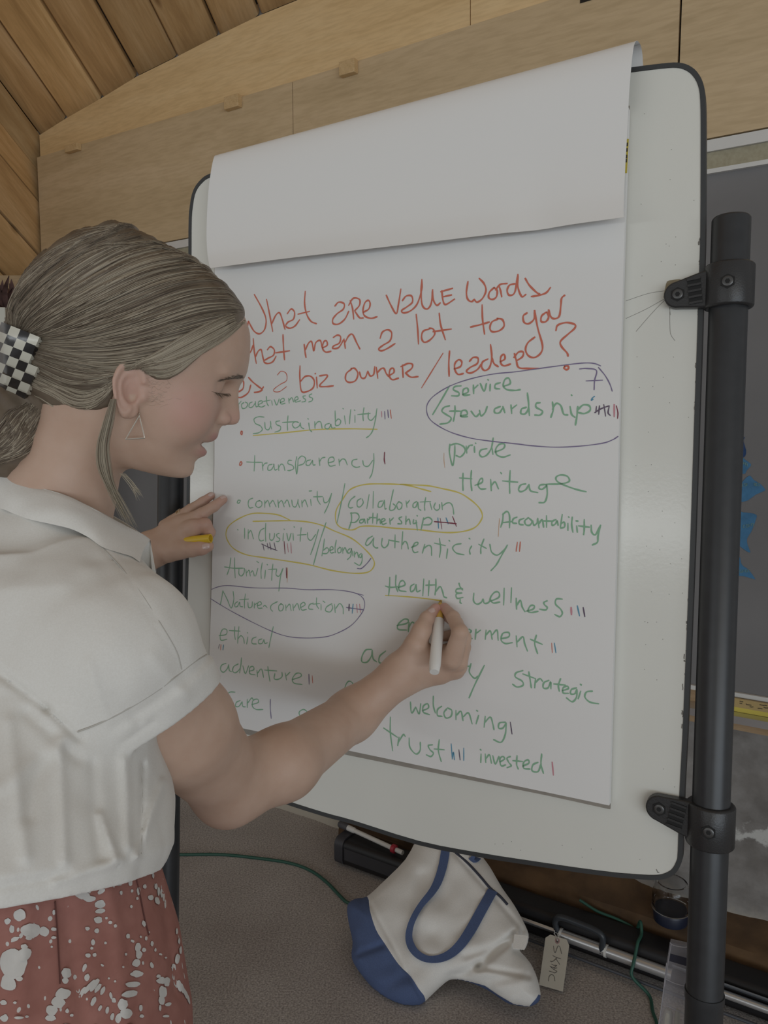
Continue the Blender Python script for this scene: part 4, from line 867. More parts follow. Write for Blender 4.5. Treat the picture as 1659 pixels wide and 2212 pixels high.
# dried plant and white box far left, on a shelf of the side wall
mat_dry = M('dried_leaf', (0.10, 0.055, 0.05), 0.8, var=0.5, scale=25)
sh = MB().frame_box(pt(-90, 728, 2.74), (1, 0, 0), (0, 1, 0), ZU, 0.42, 0.115, 0.012).build('shelf', mat_trim, smooth=False)
tag(sh, 'narrow wooden shelf on the left wall behind the woman\'s head', 'shelf'); 
zs = pt(-90, 728, 2.74)[2] + 0.012
bxp = pt(-14, 690, 2.69); hb = pt(0, 668, 2.69)[2] - zs
bx = MB().frame_box(np.array([pt(-17, 690, 2.69)[0], pt(-17, 690, 2.69)[1], zs + hb / 2]), (1, 0.12, 0), (-0.12, 1, 0), ZU, 0.062, 0.05, hb / 2).build('white_box', M('white_card', (0.60, 0.61, 0.55), 0.7, var=0.05, scale=9), bevel=0.002)
tag(bx, 'white cardboard box at the left edge, behind the woman\'s hair', 'box'); center_origin(bx)
pl0 = np.array([pt(22, 690, 2.77)[0], pt(22, 690, 2.77)[1], zs])
dp = thing('dried_plant', 'purple-brown dried plant at the left edge behind the hair', 'plant', pl0)
MB().lathe(pl0, ZU, [(0, 0.03), (0.06, 0.04), (0.062, 0.036), (0.05, 0.03)], 20).build('pot', mat_side, dp)
mb = MB(); rr = random.Random(5); zt_ = pt(0, 605, 2.77)[2]
for k in range(60):
    a = rr.uniform(0, 2 * math.pi); e = rr.uniform(0.02, 0.17); base = pl0 + ZU * rr.uniform(0.04, 0.08)
    tip = pl0 + np.array([math.cos(a) * e, math.sin(a) * e * 0.6, 0.04 + rr.uniform(0.3, 1.0) * (zt_ - zs - 0.04)])
    mid_ = (base + tip) / 2 + np.array([rr.uniform(-.02, .02), 0, 0.02])
    P = catmull([base, mid_, tip], 4); w = 0.009 * np.sin(np.linspace(0.15, math.pi * 0.95, len(P)))
    sd = unit(np.cross(tip - base, [rr.uniform(-1, 1), rr.uniform(-1, 1), rr.uniform(-1, 1)]))
    mb.grid(np.stack([P - sd * w[:, None], P + ZU * 0.003, P + sd * w[:, None]], 1), thick=np.array([0, 0.0008, 0]))
mb.build('leaves', mat_dry, dp)

# ------------------------------------------------------------------ canvas tote
mat_canvas = M('cream_canvas', (0.74, 0.725, 0.69), 0.85, col2=(0.82, 0.80, 0.76), scale=500, bump=0.25, bscale=700)
mat_navy = M('navy_canvas', (0.080, 0.118, 0.24), 0.85, var=0.10, scale=400, bump=0.25, bscale=700)
mat_zip = M('zipper_tape', (0.030, 0.034, 0.055), 0.6)
def tcx(x, y): return 700 + x / 2.676, 1780 + y / 2.676
O_t = [(560, 60), (470, 205), (330, 345), (245, 420), (180, 432), (135, 470), (140, 560), (165, 680), (160, 775), (215, 870), (320, 985), (440, 1050), (550, 1052), (600, 1010), (680, 935), (738, 898), (830, 912), (945, 960), (1050, 1030), (1100, 1045), (1190, 1055), (1250, 1010), (1235, 900), (1190, 800), (1125, 725), (1160, 725), (1183, 655), (1165, 590), (1100, 470), (1030, 370), (960, 250), (905, 170), (850, 40), (700, 20)]
NAVY_t = [(110, 425), (180, 425), (250, 420), (265, 500), (300, 610), (350, 690), (430, 810), (500, 880), (545, 950), (585, 1010), (560, 1080), (420, 1090), (200, 960), (100, 700)]
NAVY2_t = [(770, 895), (835, 908), (930, 935), (1010, 990), (1095, 1040), (1185, 1055), (1225, 1010), (1240, 985), (1270, 1000), (1220, 1090), (1050, 1080), (900, 980)]
BACK_t = [(735, 150), (800, 190), (850, 250), (945, 355), (1040, 455), (1140, 590), (1160, 600), (1150, 560), (1060, 420), (1000, 300), (900, 130), (800, 90)]
O = np.array([tcx(*p) for p in O_t], float); O = catmull(O, 3, True)
navy = np.array([tcx(*p) for p in NAVY_t]); navy2 = np.array([tcx(*p) for p in NAVY2_t])
# the bag slumps against the screen: its plane leans back from the carpet
tb0 = floor_pt(880, 2172, 0.0); ttop = hit(960, 1826, WP + WN * (WO + 0.075), WN)
td = unit(ttop - tb0); tr = unit(WD + RT * 0.55); TN = unit(np.cross(tr, td)); TN = TN if TN[1] < 0 else -TN
def tote(x, y, off=0.0): return hit(x, y, tb0 + TN * off, TN)
def inpoly(pts, poly):
    x, y = pts[:, 0], pts[:, 1]; r = np.zeros(len(pts), bool); n = len(poly)
    for i in range(n):
        x1, y1 = poly[i]; x2, y2 = poly[(i + 1) % n]
        c_ = ((y1 > y) != (y2 > y)) & (x < (x2 - x1) * (y - y1) / (y2 - y1 + 1e-12) + x1); r ^= c_
    return r
def segdist(pts, a, b):
    a = np.asarray(a, float); b = np.asarray(b, float); d = b - a; t = np.clip(((pts - a) @ d) / (d @ d + 1e-12), 0, 1)
    return np.linalg.norm(pts - (a + t[:, None] * d), axis=1)
def polydist(pts, poly, closed=True):
    n = len(poly); r = np.full(len(pts), 1e9)
    for i in range(n if closed else n - 1): r = np.minimum(r, segdist(pts, poly[i], poly[(i + 1) % n]))
    return r
def nearest(pts, poly):
    best = np.full(len(pts), 1e9); out = pts.copy(); n = len(poly)
    for i in range(n):
        a, b_ = poly[i], poly[(i + 1) % n]; d = b_ - a; t = np.clip(((pts - a) @ d) / (d @ d + 1e-12), 0, 1); q_ = a + t[:, None] * d
        e = np.linalg.norm(pts - q_, axis=1); m_ = e < best; best[m_] = e[m_]; out[m_] = q_[m_]
    return out
st_ = 2.6
gx = np.arange(O[:, 0].min() - 6, O[:, 0].max() + 6, st_); gy = np.arange(O[:, 1].min() - 6, O[:, 1].max() + 6, st_)
GX, GY = np.meshgrid(gx, gy); pts = np.stack([GX.ravel(), GY.ravel()], 1)
ins = inpoly(pts, O); nx, ny = len(gx), len(gy)
idx = np.arange(nx * ny).reshape(ny, nx)
Q = np.stack([idx[:-1, :-1], idx[:-1, 1:], idx[1:, 1:], idx[1:, :-1]], -1).reshape(-1, 4)
keep = ins[Q].any(1); Q = Q[keep]
out_used = np.unique(Q[~ins[Q]])
pts2 = pts.copy(); pts2[out_used] = nearest(pts[out_used], O)
dist = polydist(pts2, O); dist[out_used] = 0
def creases(p):
    h = np.zeros(len(p))
    def line(a, b, w, amt):
        nonlocal h
        h = h + amt * np.exp(-(segdist(p, tcx(*a), tcx(*b)) / w) ** 2)
    line((890, 822), (1100, 640), 9, -0.016); line((890, 822), (740, 895), 12, -0.014); line((895, 825), (1180, 880), 8, -0.008)
    line((245, 420), (570, 1020), 5, -0.004); line((540, 740), (860, 700), 26, 0.008); line((600, 520), (760, 560), 40, 0.010)
    line((560, 300), (540, 480), 14, -0.006); line((640, 640), (720, 720), 20, -0.008); line((820, 760), (1060, 690), 10, -0.007)
    line((860, 850), (1150, 880), 9, 0.005); line((180, 760), (330, 700), 8, -0.008); line((170, 620), (190, 780), 8, 0.006)
    line((750, 160), (1150, 610), 6, -0.006); line((330, 960), (470, 880), 14, -0.006); line((1000, 950), (1180, 900), 12, 0.006)
    line((470, 205), (250, 420), 22, 0.006); line((1160, 600), (1120, 720), 7, -0.008)
    return h
navy = catmull(navy, 3, True)
cent = pts2[Q].mean(1); isn = inpoly(cent, navy); isn2 = inpoly(cent, navy2)
for flag, poly in ((isn, navy), (isn2, navy2)):       # the seam runs smoothly along its own line
    sv = np.intersect1d(np.unique(Q[flag]), np.unique(Q[~flag])); sv = sv[dist[sv] > 1.5]
    pts2[sv] = nearest(pts2[sv], poly)
R_, T_ = 55.0, 0.060
hgt = T_ * np.sqrt(np.clip(1 - (1 - np.minimum(dist / R_, 1)) ** 2, 0, 1))
hgt = hgt + creases(pts2) * np.minimum(dist / 14, 1) + 0.004 * vnoise(np.c_[pts2 / 38.0, np.zeros(len(pts2))], 2) * np.minimum(dist / 20, 1)
used = np.unique(Q); rem = -np.ones(nx * ny, int); rem[used] = np.arange(len(used))
front = np.array([tote(pts2[i, 0], pts2[i, 1], hgt[i] - 0.012) for i in used])
front[:, 2] = np.maximum(front[:, 2], 0.004)
bag = thing('tote_bag', 'cream canvas tote with navy base and navy handles, slumped on carpet', 'tote bag', (front.mean(0) * [1, 1, 0]))

def back_of(i): return tote(pts2[i, 0], pts2[i, 1], -0.012 - 0.35 * max(hgt[i], 0))
back = np.array([back_of(i) for i in used]); back[:, 2] = np.maximum(back[:, 2], 0.002)
for nm, sel, mt, lb in (('body', ~(isn | isn2), mat_canvas, None), ('base_panel', isn, mat_navy, 'navy canvas base panel'), ('base_corner', isn2, mat_navy, 'navy strip under the right side')):
    q_ = rem[Q[sel]]; u_ = np.unique(q_); rm = -np.ones(len(used), int); rm[u_] = np.arange(len(u_)); q_ = rm[q_]
    m_ = MB(); n = len(u_)
    m_.add(list(front[u_]) + list(back[u_]), [tuple(f[::-1]) for f in q_] + [tuple(n + k for k in f) for f in q_])
    # close the rim
    E_ = {}
    for f in q_:
        for k in range(4):
            a, b_ = int(f[k]), int(f[(k + 1) % 4])
            if (b_, a) in E_: del E_[(b_, a)]
            else: E_[(a, b_)] = 1
    m_.add([], [])
    for (a, b_) in E_: m_.f.append((a, b_, n + b_, n + a)); m_.m.append(0)
    o = m_.build(nm, mt, bag, angle=75)
    if lb: o['label'] = lb
def bag_h(x, y):
    p = np.array([[x, y]], float)
    if not inpoly(p, O)[0]: return 0.0
    d_ = polydist(p, O)[0]; return float(T_ * math.sqrt(max(0, 1 - (1 - min(d_ / R_, 1)) ** 2)) + creases(p)[0] * min(d_ / 14, 1))
def strap(path, width, lifts, name, label):
    P2 = catmull([tcx(*p) for p in path], 6); lf = np.interp(np.linspace(0, 1, len(P2)), np.linspace(0, 1, len(lifts)), lifts)
    C_ = np.array([tote(x, y, bag_h(x, y) - 0.012 + l_) for (x, y), l_ in zip(P2, lf)])
    for _ in range(4): C_[1:-1] = (C_[:-2] + 2 * C_[1:-1] + C_[2:]) / 4
    T2 = np.gradient(C_, axis=0); T2 /= np.linalg.norm(T2, axis=1)[:, None]; S2 = np.cross(T2, TN); S2 /= np.linalg.norm(S2, axis=1)[:, None]
    wv = np.interp(np.linspace(0, 1, len(P2)), np.linspace(0, 1, len(width)), width)[:, None]
    o = MB().grid(np.stack([C_ - S2 * wv, C_, C_ + S2 * wv], 1), thick=TN * 0.0022).build(name, mat_navy, bag, angle=60); o['label'] = label
strap([(705, 130), (690, 230), (660, 330), (620, 400), (560, 470), (510, 560), (490, 640), (500, 700), (540, 755), (610, 785), (700, 770), (780, 710), (850, 610), (910, 500), (975, 385)], [0.0125, 0.0125, 0.012, 0.010, 0.008, 0.008, 0.009, 0.010, 0.009, 0.008, 0.010, 0.012, 0.0135, 0.0135, 0.0135], [0.002, 0.004, 0.008, 0.012, 0.014, 0.014, 0.012, 0.009, 0.006, 0.006, 0.006, 0.006, 0.004, 0.003, 0.002], 'handle', 'navy web handle hanging over the front')
strap([(850, 190), (872, 210), (890, 195)], [0.010, 0.008, 0.010], [0.004, 0.004, 0.004], 'handle', 'rear navy handle, only its end showing')
P2 = [(760, 165), (830, 225), (900, 300), (960, 370), (1015, 415), (1060, 465)]
MB().tube(catmull([tote(*tcx(x, y), bag_h(*tcx(x, y)) - 0.010) for x, y in P2], 4), 0.0035, 8).build('zipper', mat_zip, bag)
MB().grid(np.array([[tote(*tcx(x, y), 0.045) for x, y in r_] for r_ in [[(1100, 640), (1180, 650)], [(1095, 690), (1172, 690)], [(1092, 722), (1158, 728)]]]), thick=TN * 0.003).build('zipper_end', mat_canvas, bag)
# ------------------------------------------------------------------ implicit-surface modelling for the figure
f32 = np.float32
def smin(a, b, k):
    h = np.clip(0.5 + 0.5 * (b - a) / k, 0, 1); return b * (1 - h) + a * h - k * h * (1 - h)
def smax(a, b, k): return -smin(-a, -b, k)
def cone(p, a, b, ra, rb):
    a = np.asarray(a, f32); b = np.asarray(b, f32); d = b - a; t = np.clip((p - a) @ d / float(d @ d), 0, 1)
    return np.linalg.norm(p - a - t[:, None] * d, axis=1) - (ra + (rb - ra) * t)
def chain(p, pts, rad, k=0.004):
    r = None
    for i in range(len(pts) - 1):
        c = cone(p, pts[i], pts[i + 1], rad[i], rad[i + 1]); r = c if r is None else smin(r, c, k)
    return r
def ell(p, c, ax, R=None):
    q = p - np.asarray(c, f32)
    if R is not None: q = q @ np.asarray(R, f32)
    ax = np.asarray(ax, f32); k0 = np.linalg.norm(q / ax, axis=1); k1 = np.linalg.norm(q / ax ** 2, axis=1) + 1e-9
    return k0 * (k0 - 1) / k1
def group(p, fn, pts, marg):
    """evaluate fn only near its bounding box"""
    P = np.asarray(pts); lo, hi = P.min(0) - marg, P.max(0) + marg
    m = np.all((p > lo) & (p < hi), axis=1); out = np.full(len(p), 0.5, f32)
    if m.any(): out[m] = fn(p[m])
    return out

def mesh_sdf(fn, lo, hi, h, B=8, slack=1.9):
    lo = np.asarray(lo, float); hi = np.asarray(hi, float); H = h * B
    nb = np.ceil((hi - lo) / H).astype(int)
    bi = np.stack(np.meshgrid(*[np.arange(n) for n in nb], indexing='ij'), -1).reshape(-1, 3)
    c = (lo + (bi + 0.5) * H).astype(f32)
    v = np.concatenate([fn(c[i:i + 60000]) for i in range(0, len(c), 60000)])
    bi = bi[np.abs(v) < H * 0.87 * slack]
    n1 = B + 1
    loc = np.stack(np.meshgrid(*[np.arange(n1)] * 3, indexing='ij'), -1).reshape(-1, 3)
    N = nb * B + 2
    key = lambda ijk: (ijk[..., 0] * N[1] + ijk[..., 1]) * N[2] + ijk[..., 2]
    cells_k, cells_v, edges = [], [], []
    corner = [(0, 0, 0), (1, 0, 0), (0, 1, 0), (1, 1, 0), (0, 0, 1), (1, 0, 1), (0, 1, 1), (1, 1, 1)]
    E = [(0, 1), (2, 3), (4, 5), (6, 7), (0, 2), (1, 3), (4, 6), (5, 7), (0, 4), (1, 5), (2, 6), (3, 7)]
    for s in range(0, len(bi), 250):
        bb = bi[s:s + 250]; g = bb[:, None, :] * B + loc[None]
        val = fn((lo + g.reshape(-1, 3) * h).astype(f32)).reshape(len(bb), n1, n1, n1)
        cv = np.stack([val[:, dx:dx + B, dy:dy + B, dz:dz + B] for dx, dy, dz in corner], -1)
        sg = cv < 0; act = sg.any(-1) & ~sg.all(-1)
        ai = np.argwhere(act)
        if len(ai):
            va = cv[act]; sa = sg[act]; acc = np.zeros((len(ai), 3)); cnt = np.zeros(len(ai))
            for e0, e1 in E:
                m = sa[:, e0] != sa[:, e1]; t = va[m, e0] / (va[m, e0] - va[m, e1])
                p0 = np.array(corner[e0], float); p1 = np.array(corner[e1], float)
                acc[m] += p0 + t[:, None] * (p1 - p0); cnt[m] += 1
            gi = bb[ai[:, 0]] * B + ai[:, 1:]
            cells_k.append(key(gi)); cells_v.append(lo + (gi + acc / cnt[:, None]) * h)
        for ax in range(3):
            sl0 = [slice(None), slice(0, B), slice(0, B), slice(0, B)]; sl1 = list(sl0); sl1[ax + 1] = slice(1, B + 1)
            a, b = val[tuple(sl0)] < 0, val[tuple(sl1)] < 0
            w = np.argwhere(a != b)
            if len(w): edges.append(np.c_[bb[w[:, 0]] * B + w[:, 1:], np.full(len(w), ax), a[tuple(w.T)]])
    K = np.concatenate(cells_k); V = np.concatenate(cells_v); o = np.argsort(K); K, V = K[o], V[o]
    Ed = np.concatenate(edges); F = []
    for ax in range(3):
        e = Ed[Ed[:, 3] == ax]; g = e[:, :3]; u, w = [(1, 2), (2, 0), (0, 1)][ax]
        q = []
        for du, dw in ((0, 0), (1, 0), (1, 1), (0, 1)):
            gg = g.copy(); gg[:, u] -= du; gg[:, w] -= dw; q.append(key(gg))
        q = np.stack(q, 1); pos = np.clip(np.searchsorted(K, q), 0, len(K) - 1); ok = (K[pos] == q).all(1) & (g[:, u] > 0) & (g[:, w] > 0)
        pos = pos[ok]; ins = e[ok, 4] == 1
        F.append(np.where(ins[:, None], pos, pos[:, ::-1]))
    F = np.concatenate(F)
    return V, F
def relax(V, F, it=2, lam=0.5):
    n = len(V)
    a = np.concatenate([F[:, 0], F[:, 1], F[:, 2], F[:, 3]]); b = np.concatenate([F[:, 1], F[:, 2], F[:, 3], F[:, 0]])
    deg = np.bincount(a, minlength=n) + np.bincount(b, minlength=n)
    for _ in range(it):
        S = np.stack([np.bincount(a, V[b, k], n) + np.bincount(b, V[a, k], n) for k in range(3)], 1)
        V = V + lam * (S / np.maximum(deg, 1)[:, None] - V)
    return V
def np_mesh(name, V, F, mats, parent, colors=None, mi=None):
    me = bpy.data.meshes.new(name)
    me.vertices.add(len(V)); me.vertices.foreach_set('co', np.asarray(V, f32).ravel())
    me.loops.add(F.size); me.loops.foreach_set('vertex_index', F.ravel().astype(np.int32))
    me.polygons.add(len(F)); me.polygons.foreach_set('loop_start', np.arange(0, F.size, 4, dtype=np.int32))
    for m in (mats if isinstance(mats, (list, tuple)) else [mats]): me.materials.append(m)
    if mi is not None: me.polygons.foreach_set('material_index', mi.astype(np.int32))
    me.update(calc_edges=True); me.validate()
    me.polygons.foreach_set('use_smooth', [True] * len(me.polygons))
    if colors is not None:
        at = me.color_attributes.new('tone', 'FLOAT_COLOR', 'POINT'); at.data.foreach_set('color', np.asarray(colors, f32).ravel())
    o = bpy.data.objects.new(name, me); COL.objects.link(o)
    if parent is not None: put(o, parent)
    return o

def PP(x, y, d): return pt(x, y, d)
def off(x, y, o_):
    """a point seen at (x, y), o_ metres in front of the page along the view ray"""
    return pt(x, y, page_d(x, y) - o_)

# ---- head frame
yaw = math.radians(12); th_ = math.radians(19.3)
_c = lambda v: v[0] * RT + v[1] * UP + v[2] * FW
HF = _c((math.cos(th_) * math.cos(yaw), -math.sin(th_) * math.cos(yaw), math.sin(yaw)))
HA = _c((math.sin(th_), math.cos(th_), 0.0))
HR = np.cross(HA, HF); HR = HR / np.linalg.norm(HR); HR = -HR if np.dot(HR, FW) > 0 else HR
HO = pt(300, 850, 0.78)
HM = np.stack([HF, HA, HR], 1)                       # columns
def tohead(p): return (p - HO.astype(f32)) @ HM.astype(f32)
def fromhead(q): return HO + np.asarray(q, float) @ HM.T
def headpx(x, y, r=0.0):
    """(f, a) of the pixel on the head-frame plane at distance r towards the viewer"""
    v = hit(x, y, HO + HR * r, HR); w = v - HO
    return float(np.dot(w, HF)), float(np.dot(w, HA))

PROF = [(0.125, 0.064), (0.1082, 0.0735), (0.0961, 0.0797), (0.0747, 0.0862), (0.0610, 0.0892), (0.0556, 0.0894), (0.0500, 0.0880), (0.0451, 0.0862), (0.0400, 0.0858), (0.0366, 0.0876), (0.0245, 0.0950), (0.0163, 0.1003), (0.0106, 0.1028), (0.0060, 0.1025), (0.0030, 0.0995), (0.0008, 0.0940), (-0.0010, 0.0880), (-0.0040, 0.0860), (-0.0090, 0.0862), (-0.0135, 0.0874), (-0.0175, 0.0868), (-0.0210, 0.0840), (-0.0250, 0.0790), (-0.0275, 0.0767), (-0.0300, 0.0795), (-0.0334, 0.0829), (-0.0376, 0.0819), (-0.0423, 0.0764), (-0.0476, 0.0742), (-0.0541, 0.0758), (-0.0609, 0.0755), (-0.0671, 0.0708), (-0.0700, 0.0640), (-0.075, 0.05)]
BASE = [(0.125, 0.062), (0.1082, 0.0735), (0.0961, 0.0797), (0.0747, 0.0862), (0.0600, 0.0875), (0.0500, 0.0845), (0.0400, 0.0800), (0.0300, 0.0775), (0.0200, 0.0770), (0.0100, 0.0775), (0.0000, 0.0785), (-0.0100, 0.0785), (-0.0200, 0.0765), (-0.0300, 0.0735), (-0.0400, 0.0700), (-0.0500, 0.0685), (-0.0600, 0.0670), (-0.0671, 0.0630), (-0.075, 0.05)]
SIG = [(0.11, 0.05), (0.06, 0.030), (0.05, 0.016), (0.042, 0.0100), (0.03, 0.0098), (0.018, 0.0112), (0.010, 0.0125), (0.003, 0.0120), (-0.001, 0.0110), (-0.006, 0.013), (-0.012, 0.020), (-0.02, 0.0215), (-0.0275, 0.022), (-0.035, 0.020), (-0.042, 0.016), (-0.05, 0.017), (-0.06, 0.019), (-0.07, 0.019)]
WID = [(-0.076, 0.020), (-0.070, 0.0300), (-0.060, 0.0410), (-0.050, 0.0490), (-0.035, 0.0560), (-0.020, 0.0610), (0.0, 0.0650), (0.02, 0.0675), (0.04, 0.0690), (0.06, 0.0700), (0.10, 0.066), (0.125, 0.055)]
def itp(tab, a):
    t = sorted(tab); return np.interp(a, [x for x, _ in t], [y for _, y in t])
AG = np.linspace(-0.08, 0.13, 421)
def smooth_tab(tab, n=5):
    v = itp(tab, AG); k = np.hanning(n + 2)[1:-1]; k /= k.sum(); return np.convolve(np.pad(v, n // 2, mode='edge'), k, 'valid')
PG, BG, SG_, WG = smooth_tab(PROF, 5), smooth_tab(BASE, 25), smooth_tab(SIG, 15), smooth_tab(WID, 25)
def head_base(q):
    """skull and face without the small features; q in head frame"""
    f, a, r = q[:, 0], q[:, 1], np.abs(q[:, 2])
    P = np.interp(a, AG, PG); Bs = np.interp(a, AG, BG); S = np.interp(a, AG, SG_); Wd = np.interp(a, AG, WG)
    bump = (P - Bs) * np.exp(-(r / S) ** 2.2)
    fs = f - bump
    cf = 0.012; ext = Bs - cf
    # front of the face is rounder below, flatter across the forehead
    n_ = 2.25
    u = np.where(fs > cf, np.maximum(fs - cf, 0) / ext, np.maximum(cf - fs, 0) / 0.075)
    g = (u ** n_ + (r / Wd) ** n_) ** (1 / n_)
    face = (g - 1) * np.minimum(ext, Wd) * 0.95
    under = -(a + 0.0715 + 0.06 * np.clip(0.055 - f, 0, 0.1))
    face = smax(face, under, 0.012)
    face = smax(face, a - 0.115, 0.03)
    as_ = a + 0.11 * np.maximum(0, -0.02 - f)
    skull = ((np.abs((f + 0.020) / 0.1055) ** 2.2 + np.abs((as_ - 0.052) / 0.0935) ** 2.2 + (r / 0.0765) ** 2.2) ** (1 / 2.2) - 1) * 0.085
    return smin(face, skull, 0.022)
EYE = (0.0690, 0.0300, 0.0300)
_e = headpx(279, 838, 0.073); EARC = (_e[0], _e[1])
def ear(q):
    """right ear; the left one mirrors it"""
    r = np.abs(q[:, 2]); f, a = q[:, 0], q[:, 1]
    cf, ca = EARC
    ct, st2 = math.cos(math.radians(8)), math.sin(math.radians(8))
    x = (f - cf) * ct + (a - ca) * st2; y = -(f - cf) * st2 + (a - ca) * ct
    # the plate flares outwards to the back
    rz = r - (0.0705 - 0.28 * np.minimum(x, 0.006) + 0.02 * y)
    ex, ey = 0.0138, 0.0258
    nar = np.interp(y, [-0.026, -0.012, 0.004, 0.026], [0.55, 0.80, 1.0, 1.0])
    rho = np.sqrt((x / (ex * nar)) ** 2 + (y / ey) ** 2)
    plate = smax((rho - 1) * 0.014, np.abs(rz + 0.0006) - 0.0022, 0.003)
    rim = np.sqrt(((rho - 0.93) * 0.0165) ** 2 + (rz - 0.0030) ** 2) - np.interp(y, [-0.02, 0.0, 0.024], [0.0024, 0.0031, 0.0036])
    rim = np.where((x > 0.006) & (y < 0.006), 0.02, rim)
    anti = np.sqrt(((rho - 0.56) * 0.0165) ** 2 + (rz - 0.0020) ** 2) - 0.0024
    anti = np.where((x > 0.001), np.maximum(anti, (x - 0.001)), anti)
    e = smin(plate, rim, 0.0014); e = smin(e, anti, 0.0016)
    lobe = ell(np.stack([x - 0.003, y + 0.0195, rz], 1), (0, 0, 0), (0.0085, 0.0085, 0.0042)); e = smin(e, lobe, 0.004)
    bowl = ell(np.stack([x - 0.0035, y + 0.003, rz - 0.003], 1), (0, 0, 0), (0.0066, 0.0108, 0.0080)); e = smax(e, -bowl, 0.0015)
    trag = ell(np.stack([x - 0.0135, y + 0.0045, rz + 0.0015], 1), (0, 0, 0), (0.0042, 0.0062, 0.0048)); e = smin(e, trag, 0.003)
    root = ell(np.stack([f - cf - 0.0055, a - ca + 0.0005, r - 0.064], 1), (0, 0, 0), (0.0105, 0.020, 0.0075)); e = smin(e, smax(root, -bowl, 0.0015), 0.003)
    crus = cone(np.stack([x, y, rz], 1), (0.012, 0.012, 0.001), (0.004, 0.001, -0.001), 0.0022, 0.0018); e = smin(e, crus, 0.003)
    return e
def head_full(q):
    h = head_base(q)
    f, a, r = q[:, 0], q[:, 1], np.abs(q[:, 2]); qq = np.stack([f, a, r], 1)
    # eye socket, brow, closed lid
    sock = ell(qq, (0.0830, 0.0330, 0.0300), (0.0135, 0.0105, 0.0175)); h = smax(h, -sock, 0.012)
    h = smin(h, ell(qq, (0.0655, 0.0315, 0.0305), (0.0125, 0.0118, 0.0140)), 0.004)
    h = smin(h, ell(qq, (0.0745, 0.0465, 0.0300), (0.0075, 0.0050, 0.0200)), 0.010)
    lidslit = ell(qq, (0.0775, 0.0243, 0.0305), (0.0040, 0.0010, 0.0125)); h = smax(h, -lidslit, 0.002)
    # cheek
    h = smin(h, ell(qq, (0.0500, -0.0050, 0.0400), (0.0245, 0.0260, 0.0195)), 0.020)
    # nose wing, nostril
    h = smin(h, ell(qq, (0.0850, 0.0050, 0.0115), (0.0098, 0.0074, 0.0062)), 0.0035)
    h = smax(h, -ell(qq, (0.0905, -0.0010, 0.0075), (0.0058, 0.0030, 0.0034)), 0.002)
    # mouth slit
    h = smax(h, -ell(qq, (0.0800, -0.0268, 0.0), (0.0105, 0.0024, 0.0180)), 0.003)
    h = smin(h, ear(q), 0.0035)
    return h

# ---- joints
NK0 = fromhead((-0.034, -0.030, 0.0)); NK1 = PP(118, 1092, 0.795); NK2 = PP(95, 1190, 0.79)
SHR = PP(288, 1400, 0.70); ELR = PP(497, 1692, 0.885)
UPM = PP(388, 1570, 0.782)
def wr_(x, y): return off(x, y, 0.068)
WRR = off(862, 1461, 0.066)
FOM = PP(612, 1648, 0.925)
FO2 = off(760, 1545, 0.105)
SHL = PP(16, 1180, 0.94); ELL = PP(95, 1440, 1.07); WRL = off(322, 1186, 0.072)
TOR = PP(60, 1500, 0.76)

def right_arm(p):
    a = chain(p, [SHR, UPM, ELR], [0.040, 0.0530, 0.0425], 0.02)
    b = chain(p, [ELR, FOM, FO2, WRR], [0.0425, 0.0410, 0.0330, 0.0265], 0.02)
    a = smin(a, b, 0.022)
    return smin(a, ell(p, PP(487, 1728, 0.875), (0.022, 0.022, 0.022)), 0.02)
# right hand holding the marker
RH = {
 'palm': [(off(880, 1442, 0.055), 0.021), (off(925, 1425, 0.046), 0.020), (off(958, 1420, 0.043), 0.018)],
 'heel': [(off(900, 1462, 0.045), 0.019), (off(950, 1450, 0.034), 0.017), (off(978, 1442, 0.030), 0.015)],
 'thenar': [(off(874, 1432, 0.066), 0.019), (off(898, 1392, 0.066), 0.0150), (off(911, 1362, 0.058), 0.0120)],
 'thumb': [(off(911, 1362, 0.058), 0.0118), (off(922, 1337, 0.042), 0.0103), (off(941, 1314, 0.020), 0.0072)],
 'index': [(off(977, 1424, 0.052), 0.0140), (off(994, 1366, 0.060), 0.0108), (off(979, 1334, 0.036), 0.0092), (off(960, 1312, 0.016), 0.0068)],
 'middle': [(off(990, 1428, 0.040), 0.0135), (off(1001, 1378, 0.038), 0.0105), (off(986, 1345, 0.018), 0.0088), (off(962, 1330, 0.010), 0.0068)],
 'ring': [(off(990, 1438, 0.030), 0.0125), (off(1001, 1398, 0.018), 0.0100), (off(980, 1372, 0.010), 0.0085), (off(955, 1375, 0.009), 0.0070)],
 'little': [(off(986, 1448, 0.024), 0.0110), (off(992, 1420, 0.012), 0.0090), (off(972, 1400, 0.008), 0.0075), (off(950, 1402, 0.008), 0.0062)],
}
def hand(p, H, fingers, base, kb=0.010, wrist=None):
    r = None
    for n in base:
        c = chain(p, [q for q, _ in H[n]], [s for _, s in H[n]], 0.006); r = c if r is None else smin(r, c, kb)
    if wrist is not None: r = smin(r, chain(p, *wrist, 0.008), 0.016)
    fs = None
    for n in fingers:
        c = chain(p, [q for q, _ in H[n]], [s for _, s in H[n]], 0.0035)
        fs = c if fs is None else smin(fs, c, 0.0016)
    return smin(r, fs, 0.009)
def right_hand(p): return hand(p, RH, ['thumb', 'index', 'middle', 'ring', 'little'], ['palm', 'heel', 'thenar'], 0.012, ([WRR, off(885, 1443, 0.058)], [0.0262, 0.022]))
